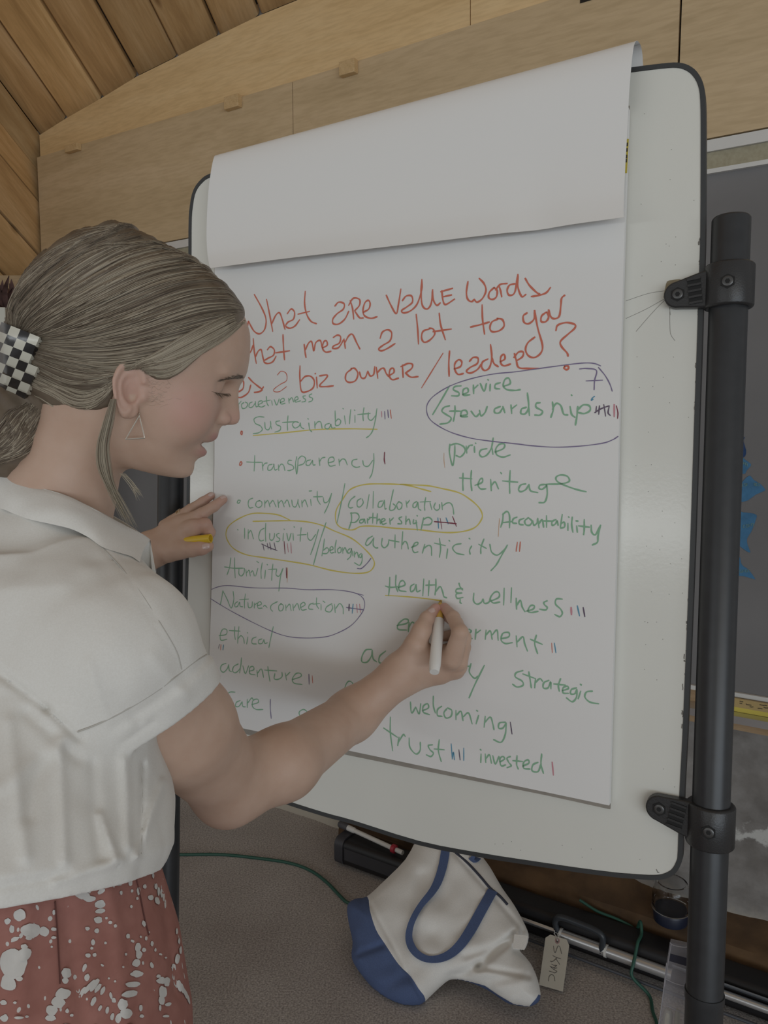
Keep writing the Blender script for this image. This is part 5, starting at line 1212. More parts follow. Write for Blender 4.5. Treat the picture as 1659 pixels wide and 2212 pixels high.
LH = {
 'palm1': [(off(335, 1178, 0.068), 0.022), (off(368, 1146, 0.056), 0.0180), (off(392, 1131, 0.048), 0.0145)],
 'palm2': [(off(338, 1186, 0.070), 0.022), (off(385, 1158, 0.060), 0.0170), (off(418, 1142, 0.054), 0.0145)],
 'thenar': [(off(338, 1192, 0.072), 0.022), (off(365, 1190, 0.074), 0.0180), (off(388, 1185, 0.072), 0.0145)],
 'thumb': [(off(386, 1190, 0.072), 0.0140), (off(415, 1186, 0.066), 0.0128), (off(436, 1183, 0.060), 0.0120), (off(449, 1180, 0.055), 0.0096)],
 'index': [(off(412, 1141, 0.055), 0.0130), (off(443, 1133, 0.051), 0.0105), (off(453, 1150, 0.040), 0.0090), (off(449, 1166, 0.034), 0.0072)],
 'middle': [(off(392, 1131, 0.048), 0.0125), (off(436, 1110, 0.040), 0.0100), (off(462, 1094, 0.024), 0.0086), (off(482, 1079, 0.010), 0.0072)],
 'ring': [(off(372, 1128, 0.044), 0.0118), (off(412, 1101, 0.030), 0.0094), (off(438, 1084, 0.014), 0.0080), (off(456, 1071, 0.003), 0.0066)],
 'little': [(off(356, 1136, 0.036), 0.0110), (off(388, 1114, 0.018), 0.0084), (off(408, 1101, 0.006), 0.0072), (off(422, 1092, -0.002), 0.0060)],
}
def left_hand(p): return hand(p, LH, ['thumb', 'index', 'middle', 'ring', 'little'], ['palm1', 'palm2', 'thenar'], 0.014, ([WRL, off(340, 1180, 0.070)], [0.0255, 0.023]))
def left_arm(p): return smin(chain(p, [SHL, ELL], [0.036, 0.036], 0.01), chain(p, [ELL, (ELL * 0.55 + WRL * 0.45), WRL], [0.037, 0.036, 0.0255], 0.01), 0.015)
def trunk(p):
    t = chain(p, [NK1, NK2, PP(40, 1500, 0.75), PP(0, 1950, 0.68)], [0.050, 0.050, 0.070, 0.070], 0.02)
    t = smin(t, cone(p, NK2, SHR, 0.045, 0.038), 0.03); return smin(t, cone(p, NK2, SHL, 0.038, 0.034), 0.02)
def neck(p): return cone(p, NK0, NK1, 0.0435, 0.0510)
hb = [fromhead((f_, a_, r_)) for f_ in (-0.14, 0.11) for a_ in (-0.09, 0.16) for r_ in (-0.09, 0.09)]
def body(p):
    d = group(p, lambda x: head_full(tohead(x)), hb, 0.02)
    n_ = group(p, neck, [NK0, NK1], 0.10)
    d = smin(d, n_, 0.016)
    d = smin(d, group(p, trunk, [NK1, NK2, SHR, SHL, PP(0, 1950, 0.68)], 0.13), 0.03)
    d = smin(d, group(p, right_arm, [SHR, ELR, WRR, UPM, FOM], 0.09), 0.02)
    d = smin(d, group(p, left_arm, [SHL, ELL, WRL], 0.08), 0.02)
    d = smin(d, group(p, right_hand, [q for v in RH.values() for q, _ in v] + [WRR], 0.05), 0.014)
    d = smin(d, group(p, left_hand, [q for v in LH.values() for q, _ in v] + [WRL], 0.05), 0.014)
    return d
ALLP = np.array([SHR, ELR, WRR, SHL, ELL, WRL, PP(0, 1950, 0.68), NK0] + hb + [q for v in RH.values() for q, _ in v] + [q for v in LH.values() for q, _ in v])
FAST = False
V, F = mesh_sdf(body, ALLP.min(0) - 0.11, ALLP.max(0) + 0.11, 0.0014)
V = relax(V, F, 2, 0.35)
# skin tone: lips, cheeks, ears, knuckles (the person's own colouring)
q = (V - HO) @ HM; f_, a_, r_ = q[:, 0], q[:, 1], np.abs(q[:, 2])
lip = np.exp(-(((a_ + 0.0165) / 0.0055) ** 2)) * (f_ > 0.066) + np.exp(-(((a_ + 0.0345) / 0.0052) ** 2)) * (f_ > 0.064)
lip = np.clip(lip, 0, 1) * np.exp(-(r_ / 0.019) ** 4)
bl = np.exp(-((f_ - 0.058) / 0.026) ** 2 - ((a_ + 0.0) / 0.026) ** 2) * (r_ > 0.02) * 0.75
bl += np.exp(-((f_ - 0.098) / 0.012) ** 2 - ((a_ - 0.008) / 0.012) ** 2) * 0.5
bl += np.exp(-((f_ - EARC[0]) / 0.02) ** 2 - ((a_ - EARC[1]) / 0.026) ** 2) * (r_ > 0.069) * 0.5
inb = (np.abs(q) < 0.16).all(1); bl = bl * inb; lip = lip * inb
for tip in [RH['index'][-1][0], RH['thumb'][-1][0], LH['middle'][-1][0], LH['ring'][-1][0], LH['thumb'][-1][0], LH['index'][1][0], ELR + BV * -0.03]:
    bl += 0.55 * np.exp(-(np.linalg.norm(V - tip, axis=1) / 0.020) ** 2)
colr = np.zeros((len(V), 4)); colr[:, 0] = np.clip(bl, 0, 1); colr[:, 1] = lip; colr[:, 3] = 1
mat_skin = bpy.data.materials.new('skin'); mat_skin.use_nodes = True; nt = mat_skin.node_tree; N, L = nt.nodes, nt.links; b = N['Principled BSDF']
at = N.new('ShaderNodeAttribute'); at.attribute_name = 'tone'; sp_ = N.new('ShaderNodeSeparateColor'); L.new(at.outputs['Color'], sp_.inputs[0])
tc = N.new('ShaderNodeTexCoord'); nz = N.new('ShaderNodeTexNoise'); nz.inputs['Scale'].default_value = 28; nz.inputs['Detail'].default_value = 5; L.new(tc.outputs['Object'], nz.inputs['Vector'])
c0 = ramp(nt, nz.outputs['Fac'], [(0.3, (0.50, 0.335, 0.250)), (0.7, (0.56, 0.395, 0.305))])
c0 = mixc(nt, sp_.outputs[0], c0, (0.545, 0.305, 0.255)); c0 = mixc(nt, sp_.outputs[1], c0, (0.46, 0.235, 0.21))
L.new(c0, b.inputs['Base Color']); b.inputs['Roughness'].default_value = 0.5; b.inputs['Specular IOR Level'].default_value = 0.35
b.inputs['Subsurface Weight'].default_value = 0.12; b.inputs['Subsurface Radius'].default_value = (1.0, 0.4, 0.25); b.inputs['Subsurface Scale'].default_value = 0.006
nb = N.new('ShaderNodeTexNoise'); nb.inputs['Scale'].default_value = 650; L.new(tc.outputs['Object'], nb.inputs['Vector'])
bp = N.new('ShaderNodeBump'); bp.inputs['Strength'].default_value = 0.10; bp.inputs['Distance'].default_value = 0.001; L.new(nb.outputs['Fac'], bp.inputs['Height']); L.new(bp.outputs['Normal'], b.inputs['Normal'])

foot0 = PP(0, 1950, 0.66)
person = thing('person', 'woman with a checkered claw clip and white linen shirt, writing on the flip chart', 'person', (foot0[0], foot0[1], 0.0))
np_mesh('body', V, F, mat_skin, person, colr)
print('body', len(V))
def project(p):
    w = p - CAM.astype(p.dtype); d = w @ FW.astype(p.dtype); return CX + F_PX * (w @ RT.astype(p.dtype)) / d, CY - F_PX * (w @ UP.astype(p.dtype)) / d, d
def march(px, py, fn, t0=0.35, t1=1.6, n=90, step=0.8):
    px = np.atleast_1d(np.asarray(px, float)); py = np.atleast_1d(np.asarray(py, float))
    R = FW + ((px - CX) / F_PX)[:, None] * RT - ((py - CY) / F_PX)[:, None] * UP
    t = np.full(len(px), t0)
    for _ in range(n):
        s = fn((CAM + R * t[:, None]).astype(f32)); t = np.minimum(t + np.clip(s, -0.01, 0.05) * step, t1)
    return CAM + R * t[:, None], t < t1 - 1e-3
def normal(fn, P, e=0.0012):
    P = np.atleast_2d(P); g = np.stack([fn((P + d).astype(f32)) - fn((P - d).astype(f32)) for d in np.eye(3) * e], 1); return g / (np.linalg.norm(g, axis=1)[:, None] + 1e-9)
def pxseg(x, y, a, b):
    dx, dy = b[0] - a[0], b[1] - a[1]; t = np.clip(((x - a[0]) * dx + (y - a[1]) * dy) / (dx * dx + dy * dy), 0, 1)
    return np.hypot(x - a[0] - t * dx, y - a[1] - t * dy)

# ------------------------------------------------------------------ hair
HL = [(533, 668, 0.0), (526, 690, 0.028), (507, 711, 0.042), (456, 748, 0.055), (428, 776, 0.062), (392, 806, 0.067), (364, 821, 0.070), (340, 822, 0.071), (318, 810, 0.073), (300, 797, 0.075), (262, 797, 0.075), (244, 850, 0.072), (236, 876, 0.070), (205, 885, 0.068), (172, 884, 0.062), (140, 874, 0.055), (104, 884, 0.045), (70, 960, 0.03)]
hlp = [headpx(x, y, r) for x, y, r in HL]
HMASK = np.array(hlp + [(-0.17, -0.07), (-0.19, 0.20), (0.10, 0.20), (0.095, 0.125)])
def polysd(P, poly):
    d = np.full(len(P), 1e9, f32); n = len(poly); ins = np.zeros(len(P), bool); x, y = P[:, 0], P[:, 1]
    for i in range(n):
        a, b = poly[i], poly[(i + 1) % n]; e = b - a; w = P - a.astype(f32); t = np.clip((w @ e.astype(f32)) / float(e @ e), 0, 1)
        d = np.minimum(d, np.hypot(w[:, 0] - t * e[0], w[:, 1] - t * e[1]))
        c = ((a[1] > y) != (b[1] > y)) & (x < (b[0] - a[0]) * (y - a[1]) / (b[1] - a[1] + 1e-12) + a[0]); ins ^= c
    return np.where(ins, -d, d)
def hair_cap(p):
    q = tohead(p); fa = q[:, :2]; sd = polysd(fa, HMASK)
    s = np.clip(-sd / 0.055, 0, 1); s = s * s * (3 - 2 * s)
    up = np.clip((fa[:, 1] - 0.09) / 0.05, 0, 1); bk = np.clip((-fa[:, 0] - 0.05) / 0.06, 0, 1)
    u2 = np.clip((fa[:, 1] - 0.085) / 0.04, 0, 1); Fb = np.clip((-0.026 - fa[:, 0]) / 0.032, 0.03, 1)
    off_ = 0.0030 + 0.0070 * s * (1 - u2 * (1 - Fb)) + 0.0026 * s * up * Fb
    off_ = off_ + 0.0030 * np.exp(-((fa[:, 0] + 0.066) / 0.018) ** 2 - ((fa[:, 1] - 0.15) / 0.03) ** 2)
    # ridges of combed hair
    ang = np.arctan2(fa[:, 1] + 0.0, fa[:, 0] + 0.135)
    off_ = off_ + 0.0011 * s * np.sin(ang * 55 + 9 * fa[:, 0] + 2.0 * np.sin(ang * 17)) + 0.0007 * s * np.sin(ang * 131)
    h = head_base(q) - off_
    return smax(h, sd, 0.004)
BUN = [PP(72, 850, 0.800), PP(58, 908, 0.785), PP(22, 955, 0.778), PP(-40, 975, 0.78)]
def bun(p): return chain(p, BUN, [0.026, 0.040, 0.041, 0.030], 0.02) + 0.002 * np.sin(p[:, 0] * 260 + p[:, 2] * 190) * np.sin(p[:, 2] * 120)
def hair(p):
    d = group(p, hair_cap, hb, 0.03); return smin(d, group(p, bun, BUN, 0.06), 0.012)
hlo = np.array(hb + BUN); Vh, Fh = mesh_sdf(hair, hlo.min(0) - 0.05, hlo.max(0) + 0.05, 0.0020)
Vh = relax(Vh, Fh, 1, 0.4)
def hairmat(name, c1, c2):
    m = M(name, c1, 0.48, spec=0.35, col2=c2, scale=40, detail=3); return m
mat_hair = hairmat('hair_dark', (0.115, 0.085, 0.060), (0.175, 0.138, 0.100))
mat_h1 = hairmat('hair_brown', (0.205, 0.162, 0.115), (0.268, 0.218, 0.160))
mat_h2 = hairmat('hair_ash', (0.315, 0.265, 0.195), (0.385, 0.332, 0.252))
mat_h3 = hairmat('hair_blond', (0.375, 0.32, 0.24), (0.43, 0.375, 0.285))
ho = np_mesh('hair', Vh, Fh, mat_hair, person); ho['label'] = 'ash blond and brown hair combed back to the clip'
rr = np.random.RandomState(12)
def cp(L_): return np.array([(x / 2.765, 460 + y / 2.765) for x, y in L_], float)
GUIDE = [cp(g) for g in [
 [(800, 40), (560, 110), (300, 240), (110, 430), (40, 590), (50, 670)],
 [(745, 62), (520, 160), (280, 310), (110, 470), (55, 600), (70, 680)],
 [(880, 165), (600, 225), (330, 380), (150, 560), (90, 650), (95, 690)],
 [(980, 150), (700, 190), (400, 370), (200, 560), (120, 655), (115, 695)],
 [(1110, 205), (800, 262), (450, 450), (240, 590), (160, 660), (140, 700)],
 [(1315, 300), (930, 350), (560, 520), (330, 640), (230, 700), (190, 720)],
 [(1440, 425), (1110, 440), (720, 590), (450, 690), (300, 735), (220, 745)],
 [(1500, 560), (1210, 565), (850, 680), (560, 755), (360, 775), (225, 770)],
 [(1485, 630), (1180, 740), (860, 810), (600, 840), (380, 825), (225, 790)],
 [(1440, 655), (1150, 830), (900, 895), (640, 935), (400, 900), (210, 850)],
 [(1330, 760), (1080, 880), (870, 915), (640, 985), (420, 1010), (200, 905)],
 [(860, 912), (760, 945), (640, 1030), (500, 1090), (360, 1040), (190, 960)],
 [(690, 990), (650, 1060), (560, 1140), (440, 1150), (320, 1080), (170, 1010)],
 [(665, 1060), (640, 1120), (550, 1195), (430, 1205), (320, 1120), (165, 1040)],
 [(640, 1130), (560, 1200), (450, 1205), (350, 1170), (250, 1110), (165, 1070)]]]
def resample(P, n=14):
    C = catmull(P, 8); s = np.r_[0, np.cumsum(np.linalg.norm(np.diff(C, axis=0), axis=1))]; u = np.linspace(0, s[-1], n)
    return np.stack([np.interp(u, s, C[:, 0]), np.interp(u, s, C[:, 1])], 1)
GR = np.array([resample(g) for g in GUIDE])
NS = 3000
tt = np.r_[rr.uniform(0, len(GR) - 1.001, 2300), rr.uniform(0, 1.2, 350), rr.uniform(3, 8, 350)]; i0 = tt.astype(int); fr = (tt - i0)[:, None, None]
SP = GR[i0] * (1 - fr) + GR[i0 + 1] * fr
a0 = rr.uniform(0, 0.5, NS) * (rr.rand(NS) < 0.35); a0[2300:] *= 0.1; a1 = 1 - rr.uniform(0, 0.3, NS) * (rr.rand(NS) < 0.35)
uu = a0[:, None] + (a1 - a0)[:, None] * np.linspace(0, 1, 12)[None]
xi = uu * 13; x0 = np.minimum(xi.astype(int), 12); xf = (xi - x0)[..., None]; rows_ = np.arange(NS)[:, None]
SP = SP[rows_, x0] * (1 - xf) + SP[rows_, x0 + 1] * xf
wob = rr.normal(0, 1.6, (NS, 1, 2)) + rr.normal(0, 1.0, (NS, 1, 2)) * np.sin(np.linspace(0, 3.0, 12)[None, :, None] * rr.uniform(1, 2, (NS, 1, 1)) + rr.uniform(0, 6, (NS, 1, 1)))
SP = SP + wob
hp_, ok = march(SP[..., 0].ravel(), SP[..., 1].ravel(), lambda p: group(p, hair_cap, hb, 0.03), 0.45, 1.1, 70)
ok = ok.reshape(NS, 12)
for it in range(4):
    m = ~ok
    if not m.any(): break
    SP[m] += (np.array([300.0, 760.0]) - SP[m]) * 0.03
    q_, o2 = march(SP[..., 0][m], SP[..., 1][m], lambda p: group(p, hair_cap, hb, 0.03), 0.45, 1.1, 70)
    h3 = hp_.reshape(NS, 12, 3); h3[m] = q_; hp_ = h3; ok[m] = o2
hp_ = hp_.reshape(NS, 12, 3)
def strands(name, lists, parent, mats, seg=4):
    """lists: (points, radius, material index)"""
    mb = MB()
    for P, r, mi in lists:
        n = len(P); mb.tube(P, r * np.clip(np.sin(np.linspace(0.25, math.pi - 0.12, n)), 0.15, 1), seg, mi, caps=False)
    o = mb.build(name, mats, parent, angle=180); return o
MH = [mat_hair, mat_h1, mat_h2, mat_h3]
SL, SR2 = [], []
for k in range(NS):
    m = ok[k]
    if m.sum() < 8: continue
    P = hp_[k][m]
    if np.linalg.norm(np.diff(P, axis=0), axis=1).max() > 0.028: continue
    nrm = unit(-ray(300, 700)); lift_ = rr.uniform(0.0, 0.0016)
    P = P + nrm * lift_
    g = tt[k] / (len(GR) - 1)
    pr = np.array([0.42, 0.46, 0.11, 0.01]) * (1 - g) + np.array([0.10, 0.25, 0.40, 0.25]) * g
    mi = rr.choice(4, p=pr / pr.sum()); SL.append((catmull(P, 2), rr.uniform(0.0003, 0.0006), mi))
    if k % 3 == 0:
        Q = (P - HO) @ HM; Q[:, 2] *= -1; SR2.append((fromhead(Q), rr.uniform(0.0006, 0.0011), mi))
so = strands('hair_strands', SL + SR2, person, MH); tag(so, 'combed strands sweeping back to the clip', kind='stuff')
# front sweep crossing over the temple to the top of the ear
FS = []
gA = resample(cp([(1472, 585), (1330, 620), (1120, 720), (930, 835), (800, 900), (760, 935)]), 12); gB = resample(cp([(1462, 650), (1330, 760), (1150, 850), (980, 900), (880, 905), (840, 930)]), 12)
gC = resample(cp([(1440, 668), (1290, 760), (1170, 865), (1060, 960), (960, 990), (880, 960)]), 12)
for k in range(420):
    t = rr.rand() * 2; a_, b_ = (gA, gB) if t < 1 else (gB, gC); t = t % 1
    P2 = a_ * (1 - t) + b_ * t + rr.normal(0, 1.5, 2); n0, n1 = (rr.randint(0, 4), 12 - rr.randint(0, 3)); P2 = P2[n0:n1]
    P, o_ = march(P2[:, 0], P2[:, 1], lambda p: np.minimum(group(p, hair_cap, hb, 0.03), group(p, lambda x: head_full(tohead(x)), hb, 0.02)), 0.45, 1.1, 70)
    if o_.sum() < len(P): continue
    if np.linalg.norm(np.diff(P, axis=0), axis=1).max() > 0.04: continue
    FS.append((catmull(P + unit(-ray(400, 760)) * rr.uniform(0.0005, 0.002), 2), rr.uniform(0.0004, 0.0009), rr.choice([1, 2, 2, 3])))
tag(strands('temple_strands', FS, person, MH), 'lighter strands swept from the forehead over the temple', kind='stuff')
# loose lock hanging behind the ear, wisps on the neck
LK = []
for k in range(110):
    j = rr.normal(0, 1, 2); e = rr.normal(0, 1)
    base = [(245 + j[0] * 3, 862), (235 + j[0] * 5, 905 + j[1] * 3), (222 + j[0] * 6, 960), (224 + j[0] * 7, 1005), (236 + j[0] * 5, 1045), (255 + j[0] * 6 + e * 2, 1085), (278 + j[0] * 7 + e * 6, 1128 + e * 10)]
    n = 7 if k < 75 else 6
    ds = [0.700, 0.700, 0.705, 0.712, 0.722, 0.735, 0.748]
    LK.append((catmull([PP(x, y, d + j[1] * 0.002) for (x, y), d in list(zip(base, ds))[:n]], 4), rr.uniform(0.00018, 0.0004), rr.choice([1, 2, 2, 3, 3])))
for k in range(16):
    x0_ = rr.uniform(285, 300); LK.append((catmull([PP(x0_ - 28, 1022, 0.725), PP(x0_ - 6, 1044 + rr.uniform(-5, 8), 0.73), PP(x0_ + rr.uniform(0, 16), 1066 + rr.uniform(-6, 16), 0.735)], 4), 0.0003, rr.choice([2, 3])))
tag(strands('loose_lock', LK, person, MH), 'loose blond lock hanging behind the ear', kind='stuff')
BS = []
for k in range(520):
    t = rr.rand(); s_ = rr.uniform(-1, 1)
    g = np.array([(122 - 70 * t, 855 + 20 * t), (96 - 66 * t + 16 * s_, 905 + 14 * s_), (52 - 50 * t + 12 * s_, 952 + 26 * s_), (-14 - 30 * t, 985 + 22 * s_)]) + rr.normal(0, 3, (4, 2))
    P2 = resample(g, 9); P, o_ = march(P2[:, 0], P2[:, 1], lambda p: group(p, bun, BUN, 0.06), 0.45, 1.1, 60)
    P = P[o_]
    if len(P) < 5 or np.linalg.norm(np.diff(P, axis=0), axis=1).max() > 0.04: continue
    BS.append((catmull(P + unit(-ray(30, 920)) * rr.uniform(0, 0.003), 2), rr.uniform(0.0004, 0.0009), rr.choice([0, 0, 0, 0, 1, 1, 2])))
for k in range(9):
    x0_ = rr.uniform(110, 150); BS.append((catmull([PP(x0_, 900, 0.745), PP(x0_ + rr.uniform(5, 25), 950, 0.742), PP(x0_ + rr.uniform(-20, 25), 1000 + rr.uniform(0, 30), 0.742)], 5), 0.00022, 1))
tag(strands('gathered_tail', BS, person, MH), 'darker tail of hair gathered below the clip', kind='stuff')
FL = []
for k in range(60):
    g = GR[rr.randint(0, 3)]; i = rr.randint(0, 9); P2 = g[i:i + 5] + rr.normal(0, 3, 2) + np.c_[np.zeros(5), -np.linspace(0, rr.uniform(0, 14), 5)]
    P, o_ = march(P2[:, 0], P2[:, 1] + 12, lambda p: group(p, hair_cap, hb, 0.03), 0.45, 1.1, 60)
    if o_.sum() < 5 or np.linalg.norm(np.diff(P, axis=0), axis=1).max() > 0.04: continue
    FL.append((catmull(P + HA * np.linspace(0.002, rr.uniform(0.004, 0.012), 5)[:, None], 3), 0.0002, rr.choice([1, 2, 3])))
tag(strands('flyaway_strands', FL, person, MH), kind='stuff')
# brow and lashes
head_only = lambda p: group(p, lambda x: head_full(tohead(x)), hb, 0.02)
BR = []
for k in range(110):
    t = rr.rand(); bx_ = np.interp(t, [0, 0.5, 1], [472, 502, 523]); by_ = np.interp(t, [0, 0.5, 1], [822.5, 815, 813.5]) + rr.normal(0, 0.9 + 1.3 * t)
    ln = rr.uniform(5, 9); P2 = np.array([(bx_ + ln * 0.5, by_ + 1.0), (bx_, by_), (bx_ - ln * 0.5, by_ + 0.5)])
    P, o_ = march(P2[:, 0], P2[:, 1], head_only, 0.5, 1.1, 70)
    if o_.all() and np.linalg.norm(np.diff(P, axis=0), axis=1).max() < 0.02: BR.append((P + normal(head_only, P) * 0.00025, 0.00019 + 0.00008 * t, 0))
SB = []
for k in range(45):
    x_, y_ = 322 + abs(rr.normal(0, 22)), 836 + rr.uniform(-16, 40) ; ln = rr.uniform(10, 22); an = rr.uniform(-0.5, 0.6)
    P2 = np.array([(x_ + ln * 0.5 * math.cos(an), y_ - ln * 0.3 * math.sin(an)), (x_ + 2, y_ + rr.normal(0, 3)), (x_ - ln * 0.5, y_ + rr.normal(0, 4))]); P, o_ = march(P2[:, 0], P2[:, 1], head_only, 0.5, 1.1, 70)
    if o_.all() and np.linalg.norm(np.diff(P, axis=0), axis=1).max() < 0.015: SB.append((catmull(P + normal(head_only, P) * 0.0003, 4), 0.00006, rr.choice([1, 2, 2])))
tag(strands('sideburn_wisps', SB, person, MH), 'short fine brown wisps in front of the ear', kind='stuff')
tag(strands('eyebrow', BR, person, MH), 'thin brown eyebrow', kind='stuff')
LS = []
for k in range(46):
    t = rr.rand(); x_ = np.interp(t, [0, 0.5, 1], [462, 482, 497]); y_ = np.interp(t, [0, 0.5, 1], [847, 851, 850])
    P, o_ = march([x_], [y_], head_only, 0.5, 1.1, 70)
    if not o_[0]: continue
    nn = normal(head_only, P)[0]; p0 = P[0] + nn * 0.0002
    dn = -UP * rr.uniform(0.0022, 0.0038) + HF * rr.uniform(0.0005, 0.0025)
    LS.append((np.array([p0, p0 + nn * 0.0014 + dn * 0.5, p0 + nn * 0.0024 + dn]), 0.00018, 0))
P2 = resample(np.array([(457, 845.5), (470, 849), (484, 851), (498, 850)], float), 10); P, o_ = march(P2[:, 0], P2[:, 1], head_only, 0.5, 1.1, 70); LS.append((P + normal(head_only, P) * 0.0001, 0.00035, 0))
tag(strands('eyelashes', LS, person, MH), 'lowered dark eyelashes', kind='stuff')

# ------------------------------------------------------------------ claw clip, earring
mat_cw = M('clip_cream', (0.60, 0.585, 0.50), 0.22, coat=0.4); mat_cb = M('clip_black', (0.010, 0.010, 0.012), 0.18, coat=0.4)
gx_, gy_ = np.meshgrid(np.linspace(28, 92, 9), np.linspace(705, 880, 12)); gx_, gy_ = gx_.ravel(), gy_.ravel()
cH, cok = march(gx_, gy_, lambda p: group(p, hair_cap, hb, 0.03), 0.45, 1.1, 70)
cok &= np.array([dep(q_) < 0.86 for q_ in cH]); bas = lambda x, y: np.stack([np.ones_like(x), (x - 50) / 50, (y - 790) / 90, ((x - 50) / 50) ** 2, ((y - 790) / 90) ** 2, (x - 50) * (y - 790) / 4500], -1)
cfit = np.linalg.lstsq(bas(gx_[cok], gy_[cok]), np.array([dep(q_) for q_ in cH[cok]]), rcond=None)[0]
def clip_d(x, y): return float(bas(np.array(max(x, 12.0)), np.array(float(y))) @ cfit) + 0.0013 * max(0.0, 12.0 - x)
ex = np.array([0.925, -0.38]); ey = np.array([-0.34, 0.94]); ex = np.array([0.90, -0.0]) ; 
# tile lattice measured from the photo: one tile across / one tile down, in pixels
A_, B_ = np.array([20.5, 8.2]), np.array([-8.0, 19.0])
O_ = np.array([23.75, 703.5])
mb = MB(); tiles = []
for j in range(-2, 10):
    for i in range(-5, 5):
        x_, y_ = O_ + A_ * (i + 0.5) + B_ * (j + 0.5)
        right = np.interp(y_, [700, 722, 745, 790, 830, 860], [76, 84, 84, 76, 70, 52])
        if x_ > right - 4 or y_ < 708 or y_ > 868 or x_ < -22: continue
        tiles.append((i, j))
def clip_pt(u, v, lift=0.0):
    x, y = O_ + A_ * u + B_ * v
    # the plate follows the hair a few millimetres above it and bows in its middle
    w = (u + 1.2) / 4.2
    return PP(x, y, clip_d(x, y) - 0.006 - 0.006 * max(0.0, 1 - w * w) - lift)
for i, j in tiles:
    n = 4; Gt = np.array([[clip_pt(i + a / n, j + b / n) for a in range(n + 1)] for b in range(n + 1)])
    mb.grid(Gt, (i + j) % 2, thick=FW * 0.0030)
# teeth along the free edge, sinking into the hair
mx = {}
for i, j in tiles: mx[j] = max(mx.get(j, -9), i)
for j, i in mx.items():
    for h_ in (0.15, 0.65):
        a_, b_, c__ = clip_pt(i + 1, j + h_), clip_pt(i + 1, j + h_ + 0.42), clip_pt(i + 1.5, j + h_ + 0.22, -0.010)
        mb.add([a_, b_, c__, a_ + FW * 0.003, b_ + FW * 0.003, c__ + FW * 0.003], [(0, 1, 2), (5, 4, 3), (0, 3, 4, 1), (1, 4, 5, 2), (2, 5, 3, 0)], (i + j) % 2)
co_ = mb.build('claw_clip', [mat_cw, mat_cb], person, angle=50); co_['label'] = 'black and cream checkered claw clip'
mat_gold = M('pale_gold', (0.72, 0.60, 0.44), 0.25, metal=1.0)
le, _ = march([299], [899], head_only, 0.5, 1.1, 70); ed = dep(le[0]) - 0.0045
tri = [PP(301, 898, ed), PP(271.5, 949, ed - 0.002), PP(313, 946, ed - 0.001)]
mb = MB()
for k in range(3): mb.tube([tri[k], tri[(k + 1) % 3]], 0.00065, 8)
mb.tube(catmull([PP(301, 898, ed), PP(301, 893, ed - 0.001), PP(300, 891, ed + 0.004)], 4), 0.0005, 6)
eo = mb.build('earring', M('pale_metal', (0.80, 0.76, 0.68), 0.25, metal=0.9), person); eo['label'] = 'thin open triangle earring'

# ------------------------------------------------------------------ linen shirt
FD = unit(RT * 0.77 + np.array([0, 1.0, 0]) * 0.64); LD = unit(RT * 0.64 - np.array([0, 1.0, 0]) * 0.77)
YK0, YK1 = PP(92, 1215, 0.79), PP(255, 1398, 0.688); SL1 = PP(342, 1570, 0.742)
TU, TW = PP(70, 1330, 0.765), PP(18, 1935, 0.690)
def ecyl(p, A, B, rf, rl, ts):
    A = A.astype(f32); d = (B - A).astype(f32); t = (p - A) @ d / float(d @ d); tc_ = np.clip(t, -0.35, 1.4)
    w = p - A - tc_[:, None] * d; x = w @ FD.astype(f32); y = w @ LD.astype(f32); z = (w @ unit(d).astype(f32))
    rf_ = np.interp(t, ts, rf); rl_ = np.interp(t, ts, rl)
    q = np.sqrt((x / rf_) ** 2 + (y / rl_) ** 2); s = (q - 1) * np.minimum(rf_, rl_)
    return np.maximum(s, np.abs(z) - 0.01) if False else s, t
FOLDS = [((20, 1560), (55, 1850), 16, 0.0035), ((128, 1600), (140, 1860), 12, 0.0035), ((90, 1640), (60, 1760), 20, -0.004), ((200, 1650), (215, 1850), 14, -0.003), ((270, 1640), (278, 1830), 12, 0.004), ((310, 1650), (306, 1840), 6, -0.003), ((352, 1690), (296, 1850), 9, 0.004), ((215, 1760), (250, 1850), 10, 0.004), ((0, 1700), (140, 1600), 18, 0.003), ((120, 1905), (260, 1860), 10, 0.003), ((0, 1915), (150, 1890), 8, -0.002), ((60, 1540), (170, 1640), 14, -0.003)]
def foldsum(p, FO):
    x, y, d = project(p); h = np.zeros(len(p), f32)
    for a, b, w, amt in FO: h = h + amt * np.exp(-(pxseg(x, y, a, b) / w) ** 2)
    return h
def fnoise(p): return 0.0032 * vnoise(p * np.array([22, 22, 9], f32), 3) + 0.0016 * vnoise(p * np.array([55, 55, 24], f32), 4)
hem3 = [PP(343, 1852, 0.80), PP(150, 1936, 0.575), PP(-150, 1975, 0.56)]
HN = unit(np.cross(hem3[1] - hem3[0], hem3[2] - hem3[0])); HN = HN if HN[2] < 0 else -HN
def torso(p):
    s, t = ecyl(p, TU, TW, [0.070, 0.108, 0.125, 0.138, 0.136, 0.122], [0.07, 0.112, 0.114, 0.148, 0.163, 0.155], [-0.30, 0.0, 0.35, 0.70, 0.86, 1.0])
    s = np.maximum(s, ((TU - p.astype(float)) @ unit(TW - TU)).astype(f32) - 0.03)
    y_ = cone(p, YK0, YK1, 0.066, 0.070); s = smin(s, y_, 0.05)
    s = smin(s, cone(p, YK0, PP(24, 1200, 0.935), 0.066, 0.066), 0.04)
    s = smin(s, cone(p, YK0, PP(75, 1420, 0.768), 0.066, 0.085), 0.04)
    s = s - foldsum(p, FOLDS + [((220, 1182), (289, 1263), 3, -0.0016), ((289, 1263), (340, 1340), 3, -0.0016), ((-40, 1425), (100, 1530), 10, -0.0035), ((100, 1530), (172, 1595), 9, -0.0035)]) - fnoise(p)
    return s
